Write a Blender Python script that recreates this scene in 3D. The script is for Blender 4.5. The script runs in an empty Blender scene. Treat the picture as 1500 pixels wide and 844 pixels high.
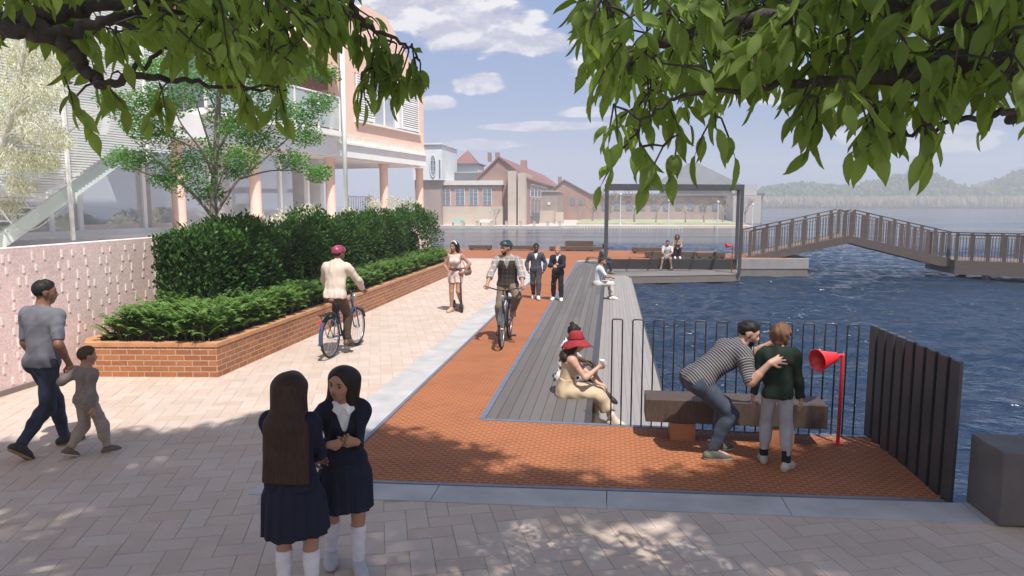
import bpy, bmesh, math, random
import numpy as np
from mathutils import Vector, Matrix
import openvdb as vdb
random.seed(7); RNG = np.random.default_rng(11)
SC = bpy.context.scene; COL = SC.collection
PI = math.pi
def V(*a): return np.array(a if len(a) > 1 else a[0], dtype=float)
def nrm(v):
    v = np.asarray(v, float); return v/(np.linalg.norm(v)+1e-12)

# ------------------------------------------------------------------ camera geometry (metres; the eye stands 2.53 m above the paving)
FPX, CX, CY, HZ, VX = 1020., 750., 422., 299., 896.
PITCH = math.atan((CY-HZ)/FPX); YAW = math.atan((VX-CX)/(FPX/math.cos(PITCH)))
EYE = V(0, 0, 2.53)
FWD = V(-math.sin(YAW)*math.cos(PITCH), math.cos(YAW)*math.cos(PITCH), -math.sin(PITCH))
RGT = V(math.cos(YAW), math.sin(YAW), 0); UPV = np.cross(RGT, FWD)
def ray(x, y): return RGT*(x-CX)+UPV*(CY-y)+FWD*FPX
def at(x, y, z=0.):
    d = ray(x, y); return EYE+d*((z-EYE[2])/d[2])
def atY(x, y, Y):
    d = ray(x, y); return EYE+d*(Y/d[1])
def atD(x, y, dist):
    return EYE+nrm(ray(x, y))*dist
def top_z(x, y, g):
    """height of a thing standing at ground point g whose top shows at pixel row y"""
    d = ray(x, y); h = math.hypot(d[0], d[1]); return EYE[2]+d[2]/h*math.hypot(g[0], g[1])
cd = bpy.data.cameras.new('camera'); cam = bpy.data.objects.new('camera', cd); COL.objects.link(cam)
cam.location = EYE; cam.rotation_euler = (PI/2-PITCH, 0, YAW)
cd.sensor_width = 36; cd.lens = FPX/1500*36; cd.clip_end = 6000; cd.clip_start = .05
SC.camera = cam
SUN = nrm(V(.24, -.40, .9))

# ------------------------------------------------------------------ tags
def tag(o, label=None, cat=None, group=None, kind=None):
    if label: o['label'] = label
    if cat: o['category'] = cat
    if group: o['group'] = group
    if kind: o['kind'] = kind
    return o
def thing(name, label, cat, loc=(0, 0, 0), rz=0., group=None):
    o = bpy.data.objects.new(name, None); COL.objects.link(o); o.empty_display_size = .2
    o.location = [float(c) for c in loc]; o.rotation_euler = (0, 0, rz)
    return tag(o, label, cat, group)
def copy_thing(root, loc=None, rz=None, label=None):
    r = root.copy(); COL.objects.link(r)
    if loc is not None: r.location = [float(c) for c in loc]
    if rz is not None: r.rotation_euler = (0, 0, rz)
    if label: r['label'] = label
    for ch in list(root.children):
        c = ch.copy(); COL.objects.link(c); c.parent = r
        for g in list(ch.children):
            d = g.copy(); COL.objects.link(d); d.parent = c
    return r

# ------------------------------------------------------------------ materials
class NT:
    def __init__(s, m):
        m.use_nodes = True; s.t = m.node_tree; s.n = s.t.nodes; s.l = s.t.links
    def new(s, typ, **kw):
        n = s.n.new(typ)
        for k, v in kw.items():
            if k.startswith('i_'): n.inputs[k[2:].replace('_', ' ')].default_value = v
            else: setattr(n, k, v)
        return n
    def link(s, a, b): s.l.new(a, b)
    def math(s, op, a, b=None, c=None, clamp=False):
        n = s.n.new('ShaderNodeMath'); n.operation = op; n.use_clamp = clamp
        for i, x in enumerate((a, b, c)):
            if x is None: continue
            if isinstance(x, (int, float)): n.inputs[i].default_value = x
            else: s.l.new(x, n.inputs[i])
        return n.outputs[0]
    def mix(s, f, a, b, blend='MIX'):
        n = s.n.new('ShaderNodeMix'); n.data_type = 'RGBA'; n.blend_type = blend; n.clamp_factor = True
        for sock, x in ((n.inputs[0], f), (n.inputs[6], a), (n.inputs[7], b)):
            if isinstance(x, (int, float)): sock.default_value = x
            elif isinstance(x, (tuple, list)): sock.default_value = (*x[:3], 1)
            else: s.l.new(x, sock)
        return n.outputs[2]
    def ramp(s, f, stops):
        n = s.n.new('ShaderNodeValToRGB'); e = n.color_ramp.elements
        while len(e) < len(stops): e.new(.5)
        for el, (p, c) in zip(e, stops):
            el.position = p; el.color = (*c, 1) if len(c) == 3 else c
        s.l.new(f, n.inputs[0]); return n.outputs[0]
    def noise(s, vec, scale, detail=3., rough=.55, dist=0.):
        n = s.n.new('ShaderNodeTexNoise'); n.inputs['Scale'].default_value = scale
        n.inputs['Detail'].default_value = detail; n.inputs['Roughness'].default_value = rough
        n.inputs['Distortion'].default_value = dist
        if vec is not None: s.l.new(vec, n.inputs['Vector'])
        return n.outputs[0]
    def mapping(s, vec, scale=(1, 1, 1), rot=(0, 0, 0), loc=(0, 0, 0)):
        n = s.n.new('ShaderNodeMapping'); n.inputs['Scale'].default_value = scale
        n.inputs['Rotation'].default_value = rot; n.inputs['Location'].default_value = loc
        s.l.new(vec, n.inputs['Vector']); return n.outputs[0]
    def bump(s, h, strength, dist=.01):
        n = s.n.new('ShaderNodeBump'); n.inputs['Strength'].default_value = strength
        n.inputs['Distance'].default_value = dist; s.l.new(h, n.inputs['Height']); return n.outputs[0]
def mk(name):
    m = bpy.data.materials.new(name); t = NT(m)
    return m, t, t.n['Principled BSDF'], t.n['Material Output']
_mc = {}
def M(name, col, rough=.7, var=.12, scale=6., bump=0., bscale=60., metal=0., spec=.5, stretch=None, coat=0.):
    """plain painted / cloth / timber surface with soft tonal variation"""
    if name in _mc: return _mc[name]
    m, t, b, o = mk(name)
    tc = t.new('ShaderNodeTexCoord').outputs['Object']
    v = t.mapping(tc, stretch) if stretch else tc
    n = t.noise(v, scale, 4)
    c = V(col)
    lo, hi = tuple(np.clip(c*(1-var), 0, 1)), tuple(np.clip(c*(1+var), 0, 1))
    t.link(t.ramp(n, [(.3, lo), (.7, hi)]), b.inputs['Base Color'])
    b.inputs['Roughness'].default_value = rough; b.inputs['Metallic'].default_value = metal
    b.inputs['Specular IOR Level'].default_value = spec; b.inputs['Coat Weight'].default_value = coat
    if bump: t.link(t.bump(t.noise(v, bscale, 3), bump, .004), b.inputs['Normal'])
    _mc[name] = m; return m

# ------------------------------------------------------------------ mesh building
def fast_mesh(name, verts, faces, mat=None, parent=None, smooth=False, attr=None, midx=None, mats=None, uv=None):
    """verts (N,3); faces: (M,k) array or list of such arrays"""
    me = bpy.data.meshes.new(name)
    verts = np.ascontiguousarray(verts, dtype=np.float32)
    fl = faces if isinstance(faces, list) else [faces]
    fl = [np.asarray(f, dtype=np.int32) for f in fl if len(f)]
    loops = np.concatenate([f.ravel() for f in fl]); tot = np.concatenate([np.full(len(f), f.shape[1], np.int32) for f in fl])
    start = np.concatenate([[0], np.cumsum(tot)[:-1]]).astype(np.int32)
    me.vertices.add(len(verts)); me.vertices.foreach_set('co', verts.ravel())
    me.loops.add(len(loops)); me.loops.foreach_set('vertex_index', loops.astype(np.int32))
    me.polygons.add(len(tot)); me.polygons.foreach_set('loop_start', start)
    try: me.polygons.foreach_set('loop_total', tot)
    except Exception: pass
    if midx is not None: me.polygons.foreach_set('material_index', np.asarray(midx, np.int32))
    me.polygons.foreach_set('use_smooth', np.full(len(tot), bool(smooth)))
    me.update(calc_edges=True)
    if attr:
        for an, (dom, vals) in attr.items():
            a = me.attributes.new(an, 'FLOAT', dom); a.data.foreach_set('value', np.asarray(vals, np.float32))
    for mm in (mats or ([mat] if mat else [])): me.materials.append(mm)
    me.validate()
    o = bpy.data.objects.new(name, me); COL.objects.link(o)
    if parent is not None: o.parent = parent
    return o

class MB:
    def __init__(s): s.v = []; s.f = []; s.m = []; s.uv = {}
    def face(s, idx, m=0): s.f.append(tuple(idx)); s.m.append(m)
    def quad(s, a, b, c, d, m=0, uv=None):
        i = len(s.v); s.v += [tuple(map(float, p)) for p in (a, b, c, d)]; s.face((i, i+1, i+2, i+3), m)
        if uv: s.uv[len(s.f)-1] = uv
    def poly(s, pts, m=0):
        i = len(s.v); s.v += [tuple(map(float, p)) for p in pts]; s.face(range(i, i+len(pts)), m)
    def box(s, x0, x1, y0, y1, z0, z1, m=0, R=None, c=None):
        x0, x1 = sorted((x0, x1)); y0, y1 = sorted((y0, y1)); z0, z1 = sorted((z0, z1))
        P = [(x0,y0,z0),(x1,y0,z0),(x1,y1,z0),(x0,y1,z0),(x0,y0,z1),(x1,y0,z1),(x1,y1,z1),(x0,y1,z1)]
        if R is not None: P = [tuple(np.asarray(c if c is not None else (0,0,0))+R@V(p)) for p in P]
        i = len(s.v); s.v += [tuple(map(float, p)) for p in P]
        for q in ((0,3,2,1),(4,5,6,7),(0,1,5,4),(1,2,6,5),(2,3,7,6),(3,0,4,7)): s.face([i+k for k in q], m)
    def prism(s, pts, z0, z1, m=0, mtop=None):
        """closed prism over a ground polygon (counter-clockwise), side walls carry u,v = metres along the wall, height"""
        n = len(pts); i = len(s.v)
        s.v += [(float(p[0]), float(p[1]), float(z0)) for p in pts]+[(float(p[0]), float(p[1]), float(z1)) for p in pts]
        u = 0
        for k in range(n):
            j = (k+1) % n; L = math.hypot(pts[j][0]-pts[k][0], pts[j][1]-pts[k][1])
            s.face((i+k, i+j, i+n+j, i+n+k), m); s.uv[len(s.f)-1] = [(u, z0), (u+L, z0), (u+L, z1), (u, z1)]; u += L
        s.face([i+n+k for k in range(n)], m if mtop is None else mtop); s.uv[len(s.f)-1] = [(p[0], p[1]) for p in pts]
        s.face([i+k for k in reversed(range(n))], m)
    def extrude(s, poly3, vec, m=0):
        """prism from a planar 3-d polygon and an extrusion vector"""
        n = len(poly3); i = len(s.v); vec = V(vec)
        s.v += [tuple(map(float, p)) for p in poly3]+[tuple(V(p)+vec) for p in poly3]
        s.face([i+k for k in reversed(range(n))], m); s.face([i+n+k for k in range(n)], m)
        for k in range(n): s.face((i+k, i+(k+1) % n, i+n+(k+1) % n, i+n+k), m)
    def tube(s, pts, r, n=8, m=0, closed=False, cap=True):
        pts = [V(p) for p in pts]; N = len(pts); rr = r if hasattr(r, '__len__') else [r]*N
        i0 = len(s.v); prev = None
        for k in range(N):
            a = pts[(k-1) % N] if (closed or k > 0) else pts[k]; b = pts[(k+1) % N] if (closed or k < N-1) else pts[k]
            d = nrm(b-a)
            if prev is None:
                ref = V(0, 0, 1) if abs(d[2]) < .9 else V(1, 0, 0); x = nrm(np.cross(ref, d))
            else: x = nrm(prev-d*np.dot(prev, d))
            prev = x; y = np.cross(d, x)
            for q in range(n):
                t = 2*PI*q/n; s.v.append(tuple(pts[k]+rr[k]*(math.cos(t)*x+math.sin(t)*y)))
        for k in range(N if closed else N-1):
            a = i0+k*n; b = i0+((k+1) % N)*n
            for q in range(n): s.face((a+q, a+(q+1) % n, b+(q+1) % n, b+q), m)
        if cap and not closed:
            s.face([i0+q for q in reversed(range(n))], m); s.face([i0+(N-1)*n+q for q in range(n)], m)
    def ring(s, c, axis, R, r, n=32, k=6, m=0):
        axis = nrm(axis); x = nrm(np.cross(axis, V(0, 0, 1) if abs(axis[2]) < .9 else V(1, 0, 0))); y = np.cross(axis, x)
        s.tube([V(c)+R*(math.cos(2*PI*j/n)*x+math.sin(2*PI*j/n)*y) for j in range(n)], r, k, m, closed=True)
    def lathe(s, c, axis, prof, n=20, m=0):
        """prof: list of (distance along axis, radius)"""
        axis = nrm(axis); x = nrm(np.cross(axis, V(0, 0, 1) if abs(axis[2]) < .9 else V(1, 0, 0))); y = np.cross(axis, x)
        i0 = len(s.v)
        for (h, r) in prof:
            for j in range(n): s.v.append(tuple(V(c)+axis*h+r*(math.cos(2*PI*j/n)*x+math.sin(2*PI*j/n)*y)))
        for k in range(len(prof)-1):
            for j in range(n): s.face((i0+k*n+j, i0+k*n+(j+1) % n, i0+(k+1)*n+(j+1) % n, i0+(k+1)*n+j), m)
        s.face([i0+j for j in reversed(range(n))], m); s.face([i0+(len(prof)-1)*n+j for j in range(n)], m)
    def ball(s, c, r, m=0, n=10):
        r = V(r) if hasattr(r, '__len__') else V(r, r, r); i0 = len(s.v); c = V(c)
        for a in range(1, n):
            for b in range(2*n):
                th, ph = PI*a/n, PI*b/n
                s.v.append(tuple(c+r*V(math.sin(th)*math.cos(ph), math.sin(th)*math.sin(ph), math.cos(th))))
        t = len(s.v); s.v += [tuple(c+r*V(0, 0, 1)), tuple(c-r*V(0, 0, 1))]; w = 2*n
        for a in range(n-2):
            for b in range(w): s.face((i0+a*w+b, i0+(a+1)*w+b, i0+(a+1)*w+(b+1) % w, i0+a*w+(b+1) % w), m)
        for b in range(w):
            s.face((t, i0+b, i0+(b+1) % w), m); s.face((t+1, i0+(n-2)*w+(b+1) % w, i0+(n-2)*w+b), m)
    def build(s, name, mats, parent=None, smooth=False, bevel=0., seg=2):
        if not isinstance(mats, (list, tuple)): mats = [mats]
        me = bpy.data.meshes.new(name); me.from_pydata(s.v, [], s.f); me.update()
        for mm in mats: me.materials.append(mm)
        me.polygons.foreach_set('material_index', s.m)
        if smooth: me.polygons.foreach_set('use_smooth', [True]*len(me.polygons))
        if s.uv:
            uvl = me.uv_layers.new(name='UVMap')
            for fi, co in s.uv.items():
                for li, c in zip(me.polygons[fi].loop_indices, co): uvl.data[li].uv = c
        o = bpy.data.objects.new(name, me); COL.objects.link(o)
        if parent is not None: o.parent = parent
        if bevel:
            b = o.modifiers.new('edge', 'BEVEL'); b.width = bevel; b.segments = seg; b.limit_method = 'ANGLE'; b.harden_normals = False
        return o
def rotz(a): return np.array([[math.cos(a), -math.sin(a), 0], [math.sin(a), math.cos(a), 0], [0, 0, 1.]])
def rotx(a): return np.array([[1., 0, 0], [0, math.cos(a), -math.sin(a)], [0, math.sin(a), math.cos(a)]])
def roty(a): return np.array([[math.cos(a), 0, math.sin(a)], [0, 1., 0], [-math.sin(a), 0, math.cos(a)]])
def interp(x, pts):
    xs, ys = zip(*pts); return float(np.interp(x, xs, ys))

# ------------------------------------------------------------------ light, sky
sd = bpy.data.lights.new('sun', 'SUN'); so = bpy.data.objects.new('sun', sd); COL.objects.link(so)
sd.energy = 5.0; sd.angle = math.radians(.6); sd.color = (1., .955, .90)
so.rotation_euler = Vector(SUN).to_track_quat('Z', 'Y').to_euler(); so.location = (0, 0, 60)
W = bpy.data.worlds.new('World'); SC.world = W
t = NT(W); bg = t.n['Background']; bg.inputs['Strength'].default_value = .05
sky = t.new('ShaderNodeTexSky'); sky.sky_type = 'NISHITA'; sky.sun_disc = False
sky.sun_elevation = math.asin(SUN[2]); sky.sun_rotation = math.atan2(SUN[0], SUN[1])
sky.air_density = 1.0; sky.dust_density = 1.2; sky.ozone_density = 1.5
gen = t.new('ShaderNodeTexCoord').outputs['Generated']
sep = t.new('ShaderNodeSeparateXYZ'); t.link(gen, sep.inputs[0])
ay = t.math('MAXIMUM', t.math('ABSOLUTE', sep.outputs[1]), .02)
ca = t.math('DIVIDE', sep.outputs[0], ay); ce = t.math('DIVIDE', sep.outputs[2], ay)
comb = t.new('ShaderNodeCombineXYZ'); t.link(ca, comb.inputs[0]); t.link(t.math('MULTIPLY', ce, 2.1), comb.inputs[1])
n1 = t.noise(comb.outputs[0], 15., 9, .60, .25); n2 = t.noise(t.mapping(comb.outputs[0], loc=(.012, -.035, 0)), 15., 9, .60, .25)
clouds = [(690, 38, 105, 42), (790, 62, 60, 20), (702, 123, 46, 17), (905, 95, 70, 32), (640, 152, 34, 13), (862, 164, 52, 8), (640, -20, 120, 40),
          (700, 212, 80, 9), (860, -60, 140, 50), (1150, 120, 160, 30), (500, 60, 80, 50), (800, 185, 120, 7), (1350, 200, 120, 25), (580, 16, 60, 30)]
acc = None
for (x, y, rx, ry) in clouds:
    d = ray(x, y); a0, e0 = d[0]/d[1], d[2]/d[1]
    qa = t.math('POWER', t.math('ABSOLUTE', t.math('DIVIDE', t.math('SUBTRACT', ca, a0), rx/1000)), 2)
    qe = t.math('POWER', t.math('ABSOLUTE', t.math('DIVIDE', t.math('SUBTRACT', ce, e0), ry/1000)), 2)
    q = t.math('SUBTRACT', 1., t.math('ADD', qa, qe))
    acc = q if acc is None else t.math('MAXIMUM', acc, q)
acc = t.math('MAXIMUM', acc, -.75)
behind = t.math('MULTIPLY', t.math('LESS_THAN', sep.outputs[1], 0), 1.15)
acc = t.math('ADD', acc, behind)
dens = t.math('ADD', t.math('MULTIPLY', acc, .75), t.math('MULTIPLY', t.math('SUBTRACT', n1, .5), 2.1))
mask = t.ramp(dens, [(.06, (0, 0, 0)), (.30, (1, 1, 1))])
litf = t.math('ADD', .5, t.math('MULTIPLY', t.math('SUBTRACT', n1, n2), 4.2), clamp=True)
ccol = t.ramp(litf, [(.15, (9.2, 8.9, 10.4)), (.5, (12.6, 12., 12.8)), (.9, (17.5, 16.6, 16.))])
hz = t.math('SUBTRACT', 1., t.math('MULTIPLY', ce, 2.6), clamp=True)
soft = t.math('MULTIPLY', mask, t.math('SUBTRACT', .92, t.math('MULTIPLY', hz, .45)))
skyc = t.mix(.76, sky.outputs[0], (3.1, 5.5, 11.4))
t.link(t.mix(soft, skyc, ccol), bg.inputs['Color'])
SC.view_settings.view_transform = 'Standard'; SC.view_settings.look = 'None'; SC.view_settings.exposure = .36; SC.view_settings.gamma = 1
SC.cycles.use_denoising = True
SC.cycles.max_bounces = 8; SC.cycles.transparent_max_bounces = 12; SC.cycles.volume_bounces = 1
SC.cycles.sample_clamp_indirect = 6
# ================================================================== ground, paving, water
def mat_tint(name, cols, rough=.8, nscale=5., bump=.0, bscale=90., amt=.12, spec=.3, stretch=None):
    """colour picked per piece from the 'tint' attribute, with fine grain"""
    m, t, b, o = mk(name)
    a = t.new('ShaderNodeAttribute', attribute_name='tint'); tc = t.new('ShaderNodeTexCoord').outputs['Object']
    v = t.mapping(tc, stretch) if stretch else tc
    base = t.ramp(a.outputs['Fac'], [(i/(len(cols)-1), c) for i, c in enumerate(cols)])
    n = t.noise(v, nscale, 5, .6); n2 = t.noise(v, nscale*14, 2)
    f = t.math('ADD', t.math('MULTIPLY', t.math('SUBTRACT', n, .5), 2*amt*1.6), t.math('ADD', 1., t.math('MULTIPLY', t.math('SUBTRACT', n2, .5), amt*1.4)))
    g = t.new('ShaderNodeVectorMath', operation='SCALE'); t.link(base, g.inputs[0]); t.link(f, g.inputs['Scale'])
    t.link(g.outputs[0], b.inputs['Base Color']); b.inputs['Roughness'].default_value = rough; b.inputs['Specular IOR Level'].default_value = spec
    if bump: t.link(t.bump(t.noise(v, bscale, 3), bump, .004), b.inputs['Normal'])
    return m
M_CONC = M('pale_concrete', (.40, .385, .38), .85, .16, 2.2, .15, 120)
M_CONC_D = M('grey_concrete', (.125, .112, .11), .85, .16, 5., .2, 90)
M_EDGE = M('blue_steel_edging', (.20, .225, .28), .5, .1, 8, metal=.5)
M_DARK = M('charcoal_steel', (.036, .036, .041), .4, .1, 5)
M_GREY = M('grey_steel', (.10, .10, .115), .5, .1, 5)
KF = lambda x: 5.46+(x+3.11)*.048      # front edge of the kerb
KB = lambda x: 5.84+(x+2.57)*.058      # back edge of the kerb
WZ = -.85

# land under everything
land = MB()
land.prism([(-320, -90), (320, -90), (320, 24), (3.2, KB(3.2)+.02), (2.95, KB(2.95)+.02), (2.95, 7.9), (-1.46, 7.9), (-1.46, 31), (-.3, 32.4), (5.7, 33.3), (5.9, 38.6), (-16, 38.6), (-40, 41), (-320, 60)], -3.2, -.03)
tag(land.build('ground', M('bedding_sand', (.30, .26, .23), .9)), kind='structure')
# herringbone clay pavers, one sheet
L, Wd, ang = .35, .175, math.radians(19)
ca_, sa_ = math.cos(ang), math.sin(ang)
vs, fs, tint = [], [], []
def keep(p):
    x, y = p
    if y > 31.9 or y < .2 or x < -14: return False
    if y < KF(x)+.12: return x < 9
    return x < -2.95
for i in range(-130, 150):
    for j in range(-60, 210):
        k = (i-j) % 4
        if k == 0: r = (i, j, 2, 1)
        elif k == 3: r = (i, j, 1, 2)
        else: continue
        c = V((r[0]+r[2]/2)*Wd, (r[1]+r[3]/2)*Wd); c = V(c[0]*ca_-c[1]*sa_, c[0]*sa_+c[1]*ca_)
        if not keep(c): continue
        if abs(c[0]/max(c[1], .1)+.1) > 1.6 and c[1] > 1: continue
        g = .0014; x0, x1, y0, y1 = r[0]*Wd+g, (r[0]+r[2])*Wd-g, r[1]*Wd+g, (r[1]+r[3])*Wd-g
        b = .002; z1 = random.uniform(-.0012, .0012)
        P = [(x0, y0, -.007), (x1, y0, -.007), (x1, y1, -.007), (x0, y1, -.007), (x0+b, y0+b, z1), (x1-b, y0+b, z1), (x1-b, y1-b, z1), (x0+b, y1-b, z1)]
        n = len(vs); vs += [(p[0]*ca_-p[1]*sa_, p[0]*sa_+p[1]*ca_, p[2]) for p in P]
        tv = random.random()
        for q in ((4, 5, 6, 7), (0, 1, 5, 4), (1, 2, 6, 5), (2, 3, 7, 6), (3, 0, 4, 7)): fs.append([n+a for a in q]); tint.append(tv)
M_PAVE = mat_tint('clay_pavers', [(.455, .36, .295), (.485, .392, .328), (.505, .414, .352), (.465, .358, .288), (.505, .42, .36)], .85, 2.2, .12, 160, .10)
o = fast_mesh('paving', np.array(vs), np.array(fs), M_PAVE, attr={'tint': ('FACE', tint)}); tag(o, kind='structure')
jn = MB(); jn.prism([(-14, .2), (9, .2), (9, KF(9)), (-3.11, KF(-3.11)), (-3.11, 32.2), (-14, 32.2)], -.025, -.004)
tag(jn.build('paving_joints', M('joint_sand', (.36, .29, .24), .95)), kind='structure')
# pale concrete strip beside the path and the kerb across the front
def strip(name, pts, z0, z1, m, kind='structure', bevel=0):
    b = MB(); b.prism(pts, z0, z1); return tag(b.build(name, m, bevel=bevel), kind=kind)
kb_ = MB(); kx = [-3.11, -1.5]+list(np.arange(0, 9.1, 1.5))
for i_, (xa, xb) in enumerate(zip(kx[:-1], kx[1:])):
    g_ = .004; xl_ = xa if i_ == 0 else xa+g_; kb_.prism([(xl_, KF(xl_)), (xb-g_, KF(xb)), (xb-g_, KB(xb)-.02), (-2.61 if i_ == 0 else xl_, KB(-2.61 if i_ == 0 else xl_)-.02)], -.3, .006)
tag(kb_.build('kerb', M_CONC), kind='structure')
cp_ = MB(); cp_.prism([(-3.11, KF(-3.11)+.005), (-2.62, KB(-2.62)-.015), (-2.62, 7.2), (-3.11, 7.2)], -.3, .005)
for y_ in np.arange(7.2, 32.2, 1.8): cp_.prism([(-3.11, y_+.006), (-2.62, y_+.006), (-2.62, min(y_+1.8, 32.3)), (-3.11, min(y_+1.8, 32.3))], -.3, .005)
tag(cp_.build('concrete_path', M_CONC), kind='structure')
# orange perforated decking
m, t, b, o_ = mk('orange_grating')
tc = t.new('ShaderNodeTexCoord').outputs['Object']
br = t.new('ShaderNodeTexBrick'); t.link(t.mapping(tc, rot=(0, 0, .0)), br.inputs['Vector']); br.offset = .5
br.inputs['Scale'].default_value = 1; br.inputs['Brick Width'].default_value = .105; br.inputs['Row Height'].default_value = .052
br.inputs['Mortar Size'].default_value = .015; br.inputs['Mortar Smooth'].default_value = .35
br.inputs['Color1'].default_value = (.245, .082, .032, 1); br.inputs['Color2'].default_value = (.212, .070, .028, 1); br.inputs['Mortar'].default_value = (.37, .145, .066, 1)
nn = t.noise(tc, 1.3, 6, .65)
t.link(t.mix(1., br.outputs['Color'], t.ramp(nn, [(.25, (.74, .76, .80)), (.5, (1., 1., 1.)), (.75, (1.08, 1.06, 1.04))]), 'MULTIPLY'), b.inputs['Base Color'])
b.inputs['Roughness'].default_value = .75; b.inputs['Specular IOR Level'].default_value = .25
t.link(t.bump(br.outputs['Fac'], .55, .006), b.inputs['Normal']); M_ORANGE = m
strip('orange_path', [(-2.565, KB(-2.565)+.03), (2.86, KB(2.86)+.03), (2.86, 7.86), (-1.50, 7.86), (-1.50, 32.3), (5.75, 33.25), (5.75, 38.5), (-9, 38.5), (-9, 32.3), (-2.565, 32.3)], -.25, .004, M_ORANGE)
e = MB()
e.prism([(-2.615, KB(-2.615)), (-2.57, KB(-2.57)+.03), (-2.57, 32.3), (-2.615, 32.3)], -.2, .012)
e.prism([(-2.61, KB(-2.61)-.015), (2.86, KB(2.86)-.015), (2.86, KB(2.86)+.028), (-2.565, KB(-2.565)+.028)], -.2, .014)
e.prism([(-1.50, 7.81), (2.8, 7.80), (2.8, 7.86), (-1.50, 7.87)], -.4, .013)
e.prism([(-1.51, 7.875), (-1.44, 7.875), (-1.44, 30.3), (-1.51, 30.3)], -.2, .016)
tag(e.build('path_edging', M_EDGE), kind='structure')

# water: one sheet to the horizon
m, t, b, o_ = mk('lake_water')
tc = t.new('ShaderNodeTexCoord').outputs['Object']
b.inputs['Base Color'].default_value = (.009, .022, .047, 1); t.link(t.ramp(t.noise(t.mapping(tc, (.02, .11, 1), (0, 0, .08)), 1., 4, .6), [(.35, (.03,)*3), (.7, (.20,)*3)]), b.inputs['Roughness']); b.inputs['IOR'].default_value = 1.333
b.inputs['Specular IOR Level'].default_value = .5
w1 = t.noise(t.mapping(tc, (.55, 1.5, 1), (0, 0, .25)), 1.15, 3, .5, .6)
w2 = t.noise(t.mapping(tc, (.9, 2.1, 1), (0, 0, -.15)), 3.6, 3, .55, .4)
w3 = t.noise(t.mapping(tc, (.05, .16, 1), (0, 0, .1)), 1., 2, .5)
h = t.math('ADD', t.math('MULTIPLY', w1, 1.), t.math('MULTIPLY', w2, .34))
amp = t.math('ADD', .55, t.math('MULTIPLY', w3, .9))
bp = t.new('ShaderNodeBump'); bp.inputs['Distance'].default_value = .36; t.link(h, bp.inputs['Height'])
yy_ = t.new('ShaderNodeSeparateXYZ'); t.link(tc, yy_.inputs[0]); mr = t.new('ShaderNodeMapRange'); t.link(yy_.outputs[1], mr.inputs[0]); mr.inputs[1].default_value = 35; mr.inputs[2].default_value = 85; mr.inputs[3].default_value = .7; mr.inputs[4].default_value = .14; t.link(t.math('MULTIPLY', amp, mr.outputs[0]), bp.inputs['Strength']); t.link(bp.outputs[0], b.inputs['Normal'])
gx = np.concatenate([np.arange(-1.5, 16, .075), np.arange(16, 46, .15)]); gy = np.concatenate([np.arange(5.4, 20, .06), np.arange(20, 62, .11)]); GX, GY_ = np.meshgrid(gx, gy, indexing='ij'); H_ = np.zeros_like(GX); wr = np.random.default_rng(3)
for lam, a_, nw in ((2.6, .016, 5), (1.3, .0115, 8), (.62, .006, 10), (.34, .0028, 8)):
    for _ in range(nw):
        th_ = wr.normal(-1.5, .38); l_ = lam*wr.uniform(.75, 1.3); kx, ky = 2*PI/l_*math.cos(th_), 2*PI/l_*math.sin(th_); ph = wr.random()*6.3
        env = .65+.35*np.sin(GX*wr.normal()*.35+GY_*wr.normal()*.35+wr.random()*6); env = env*(.85+.75*np.clip((GY_-10)/7, 0, 1)); q = np.sin(kx*GX+ky*GY_+ph+.4*np.sin(GX*.7+GY_*.4+ph)); H_ += a_*.80*env*(q+.25*q*q)
ed = np.clip(np.minimum(np.minimum(46-GX, 62-GY_)/8, 1), 0, 1); H_ *= ed; H_[-1, :] = 0; H_[:, -1] = 0; H_[0, :] = 0; H_[:, 0] = 0
nx_, ny_ = GX.shape; wv_ = np.stack([GX.ravel(), GY_.ravel(), WZ+H_.ravel()], 1); ii, jj = np.meshgrid(np.arange(nx_-1), np.arange(ny_-1), indexing='ij'); a0 = (ii*ny_+jj).ravel(); wf = np.stack([a0, a0+ny_, a0+ny_+1, a0+1], 1)
x0_, x1_, y0_, y1_ = gx[0], gx[-1], gy[0], gy[-1]; n0 = len(wv_); ext = np.array([(-1240, -90), (1240, -90), (1240, 1240), (-1240, 1240), (x0_, y0_), (x1_, y0_), (x1_, y1_), (x0_, y1_)], float)
wv_ = np.concatenate([wv_, np.c_[ext, np.full(8, WZ)]]); wf = np.concatenate([wf, n0+np.array([[0, 1, 5, 4], [1, 2, 6, 5], [2, 3, 7, 6], [3, 0, 4, 7]])])
tag(fast_mesh('water', wv_, wf, m, smooth=True), kind='structure')
bd = MB(); bd.quad((-1240, -90, WZ-2), (1240, -90, WZ-2), (1240, 1240, WZ-2), (-1240, 1240, WZ-2)); tag(bd.build('lake_bed', M('lake_mud', (.03, .035, .04), .9)), kind='structure')

# ================================================================== boardwalk with its sitting step
M_BOARD = mat_tint('weathered_boards', [(.108, .097, .092), (.124, .112, .107), (.138, .126, .120)], .75, 3., .15, 60, .10, .3, (3, .25, 3))
M_BOARD_L = mat_tint('pale_boards', [(.255, .235, .225), (.27, .248, .238), (.285, .263, .252)], .75, 3., .12, 60, .07, .3, (3, .25, 3))
def boards(name, mat, rects, z, parent, th=.03, gap=.006):
    vs, fs, ti = [], [], []
    for (x0, x1, y0, y1) in rects:
        n = len(vs); g = gap/2
        vs += [(x0+g, y0, z-th), (x1-g, y0, z-th), (x1-g, y1, z-th), (x0+g, y1, z-th), (x0+g, y0, z), (x1-g, y0, z), (x1-g, y1, z), (x0+g, y1, z)]
        tv = random.random()
        for q in ((0,3,2,1),(4,5,6,7),(0,1,5,4),(1,2,6,5),(2,3,7,6),(3,0,4,7)): fs.append([n+k for k in q]); ti.append(tv)
    return fast_mesh(name, np.array(vs), np.array(fs), mat, parent, attr={'tint': ('FACE', ti)})
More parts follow.
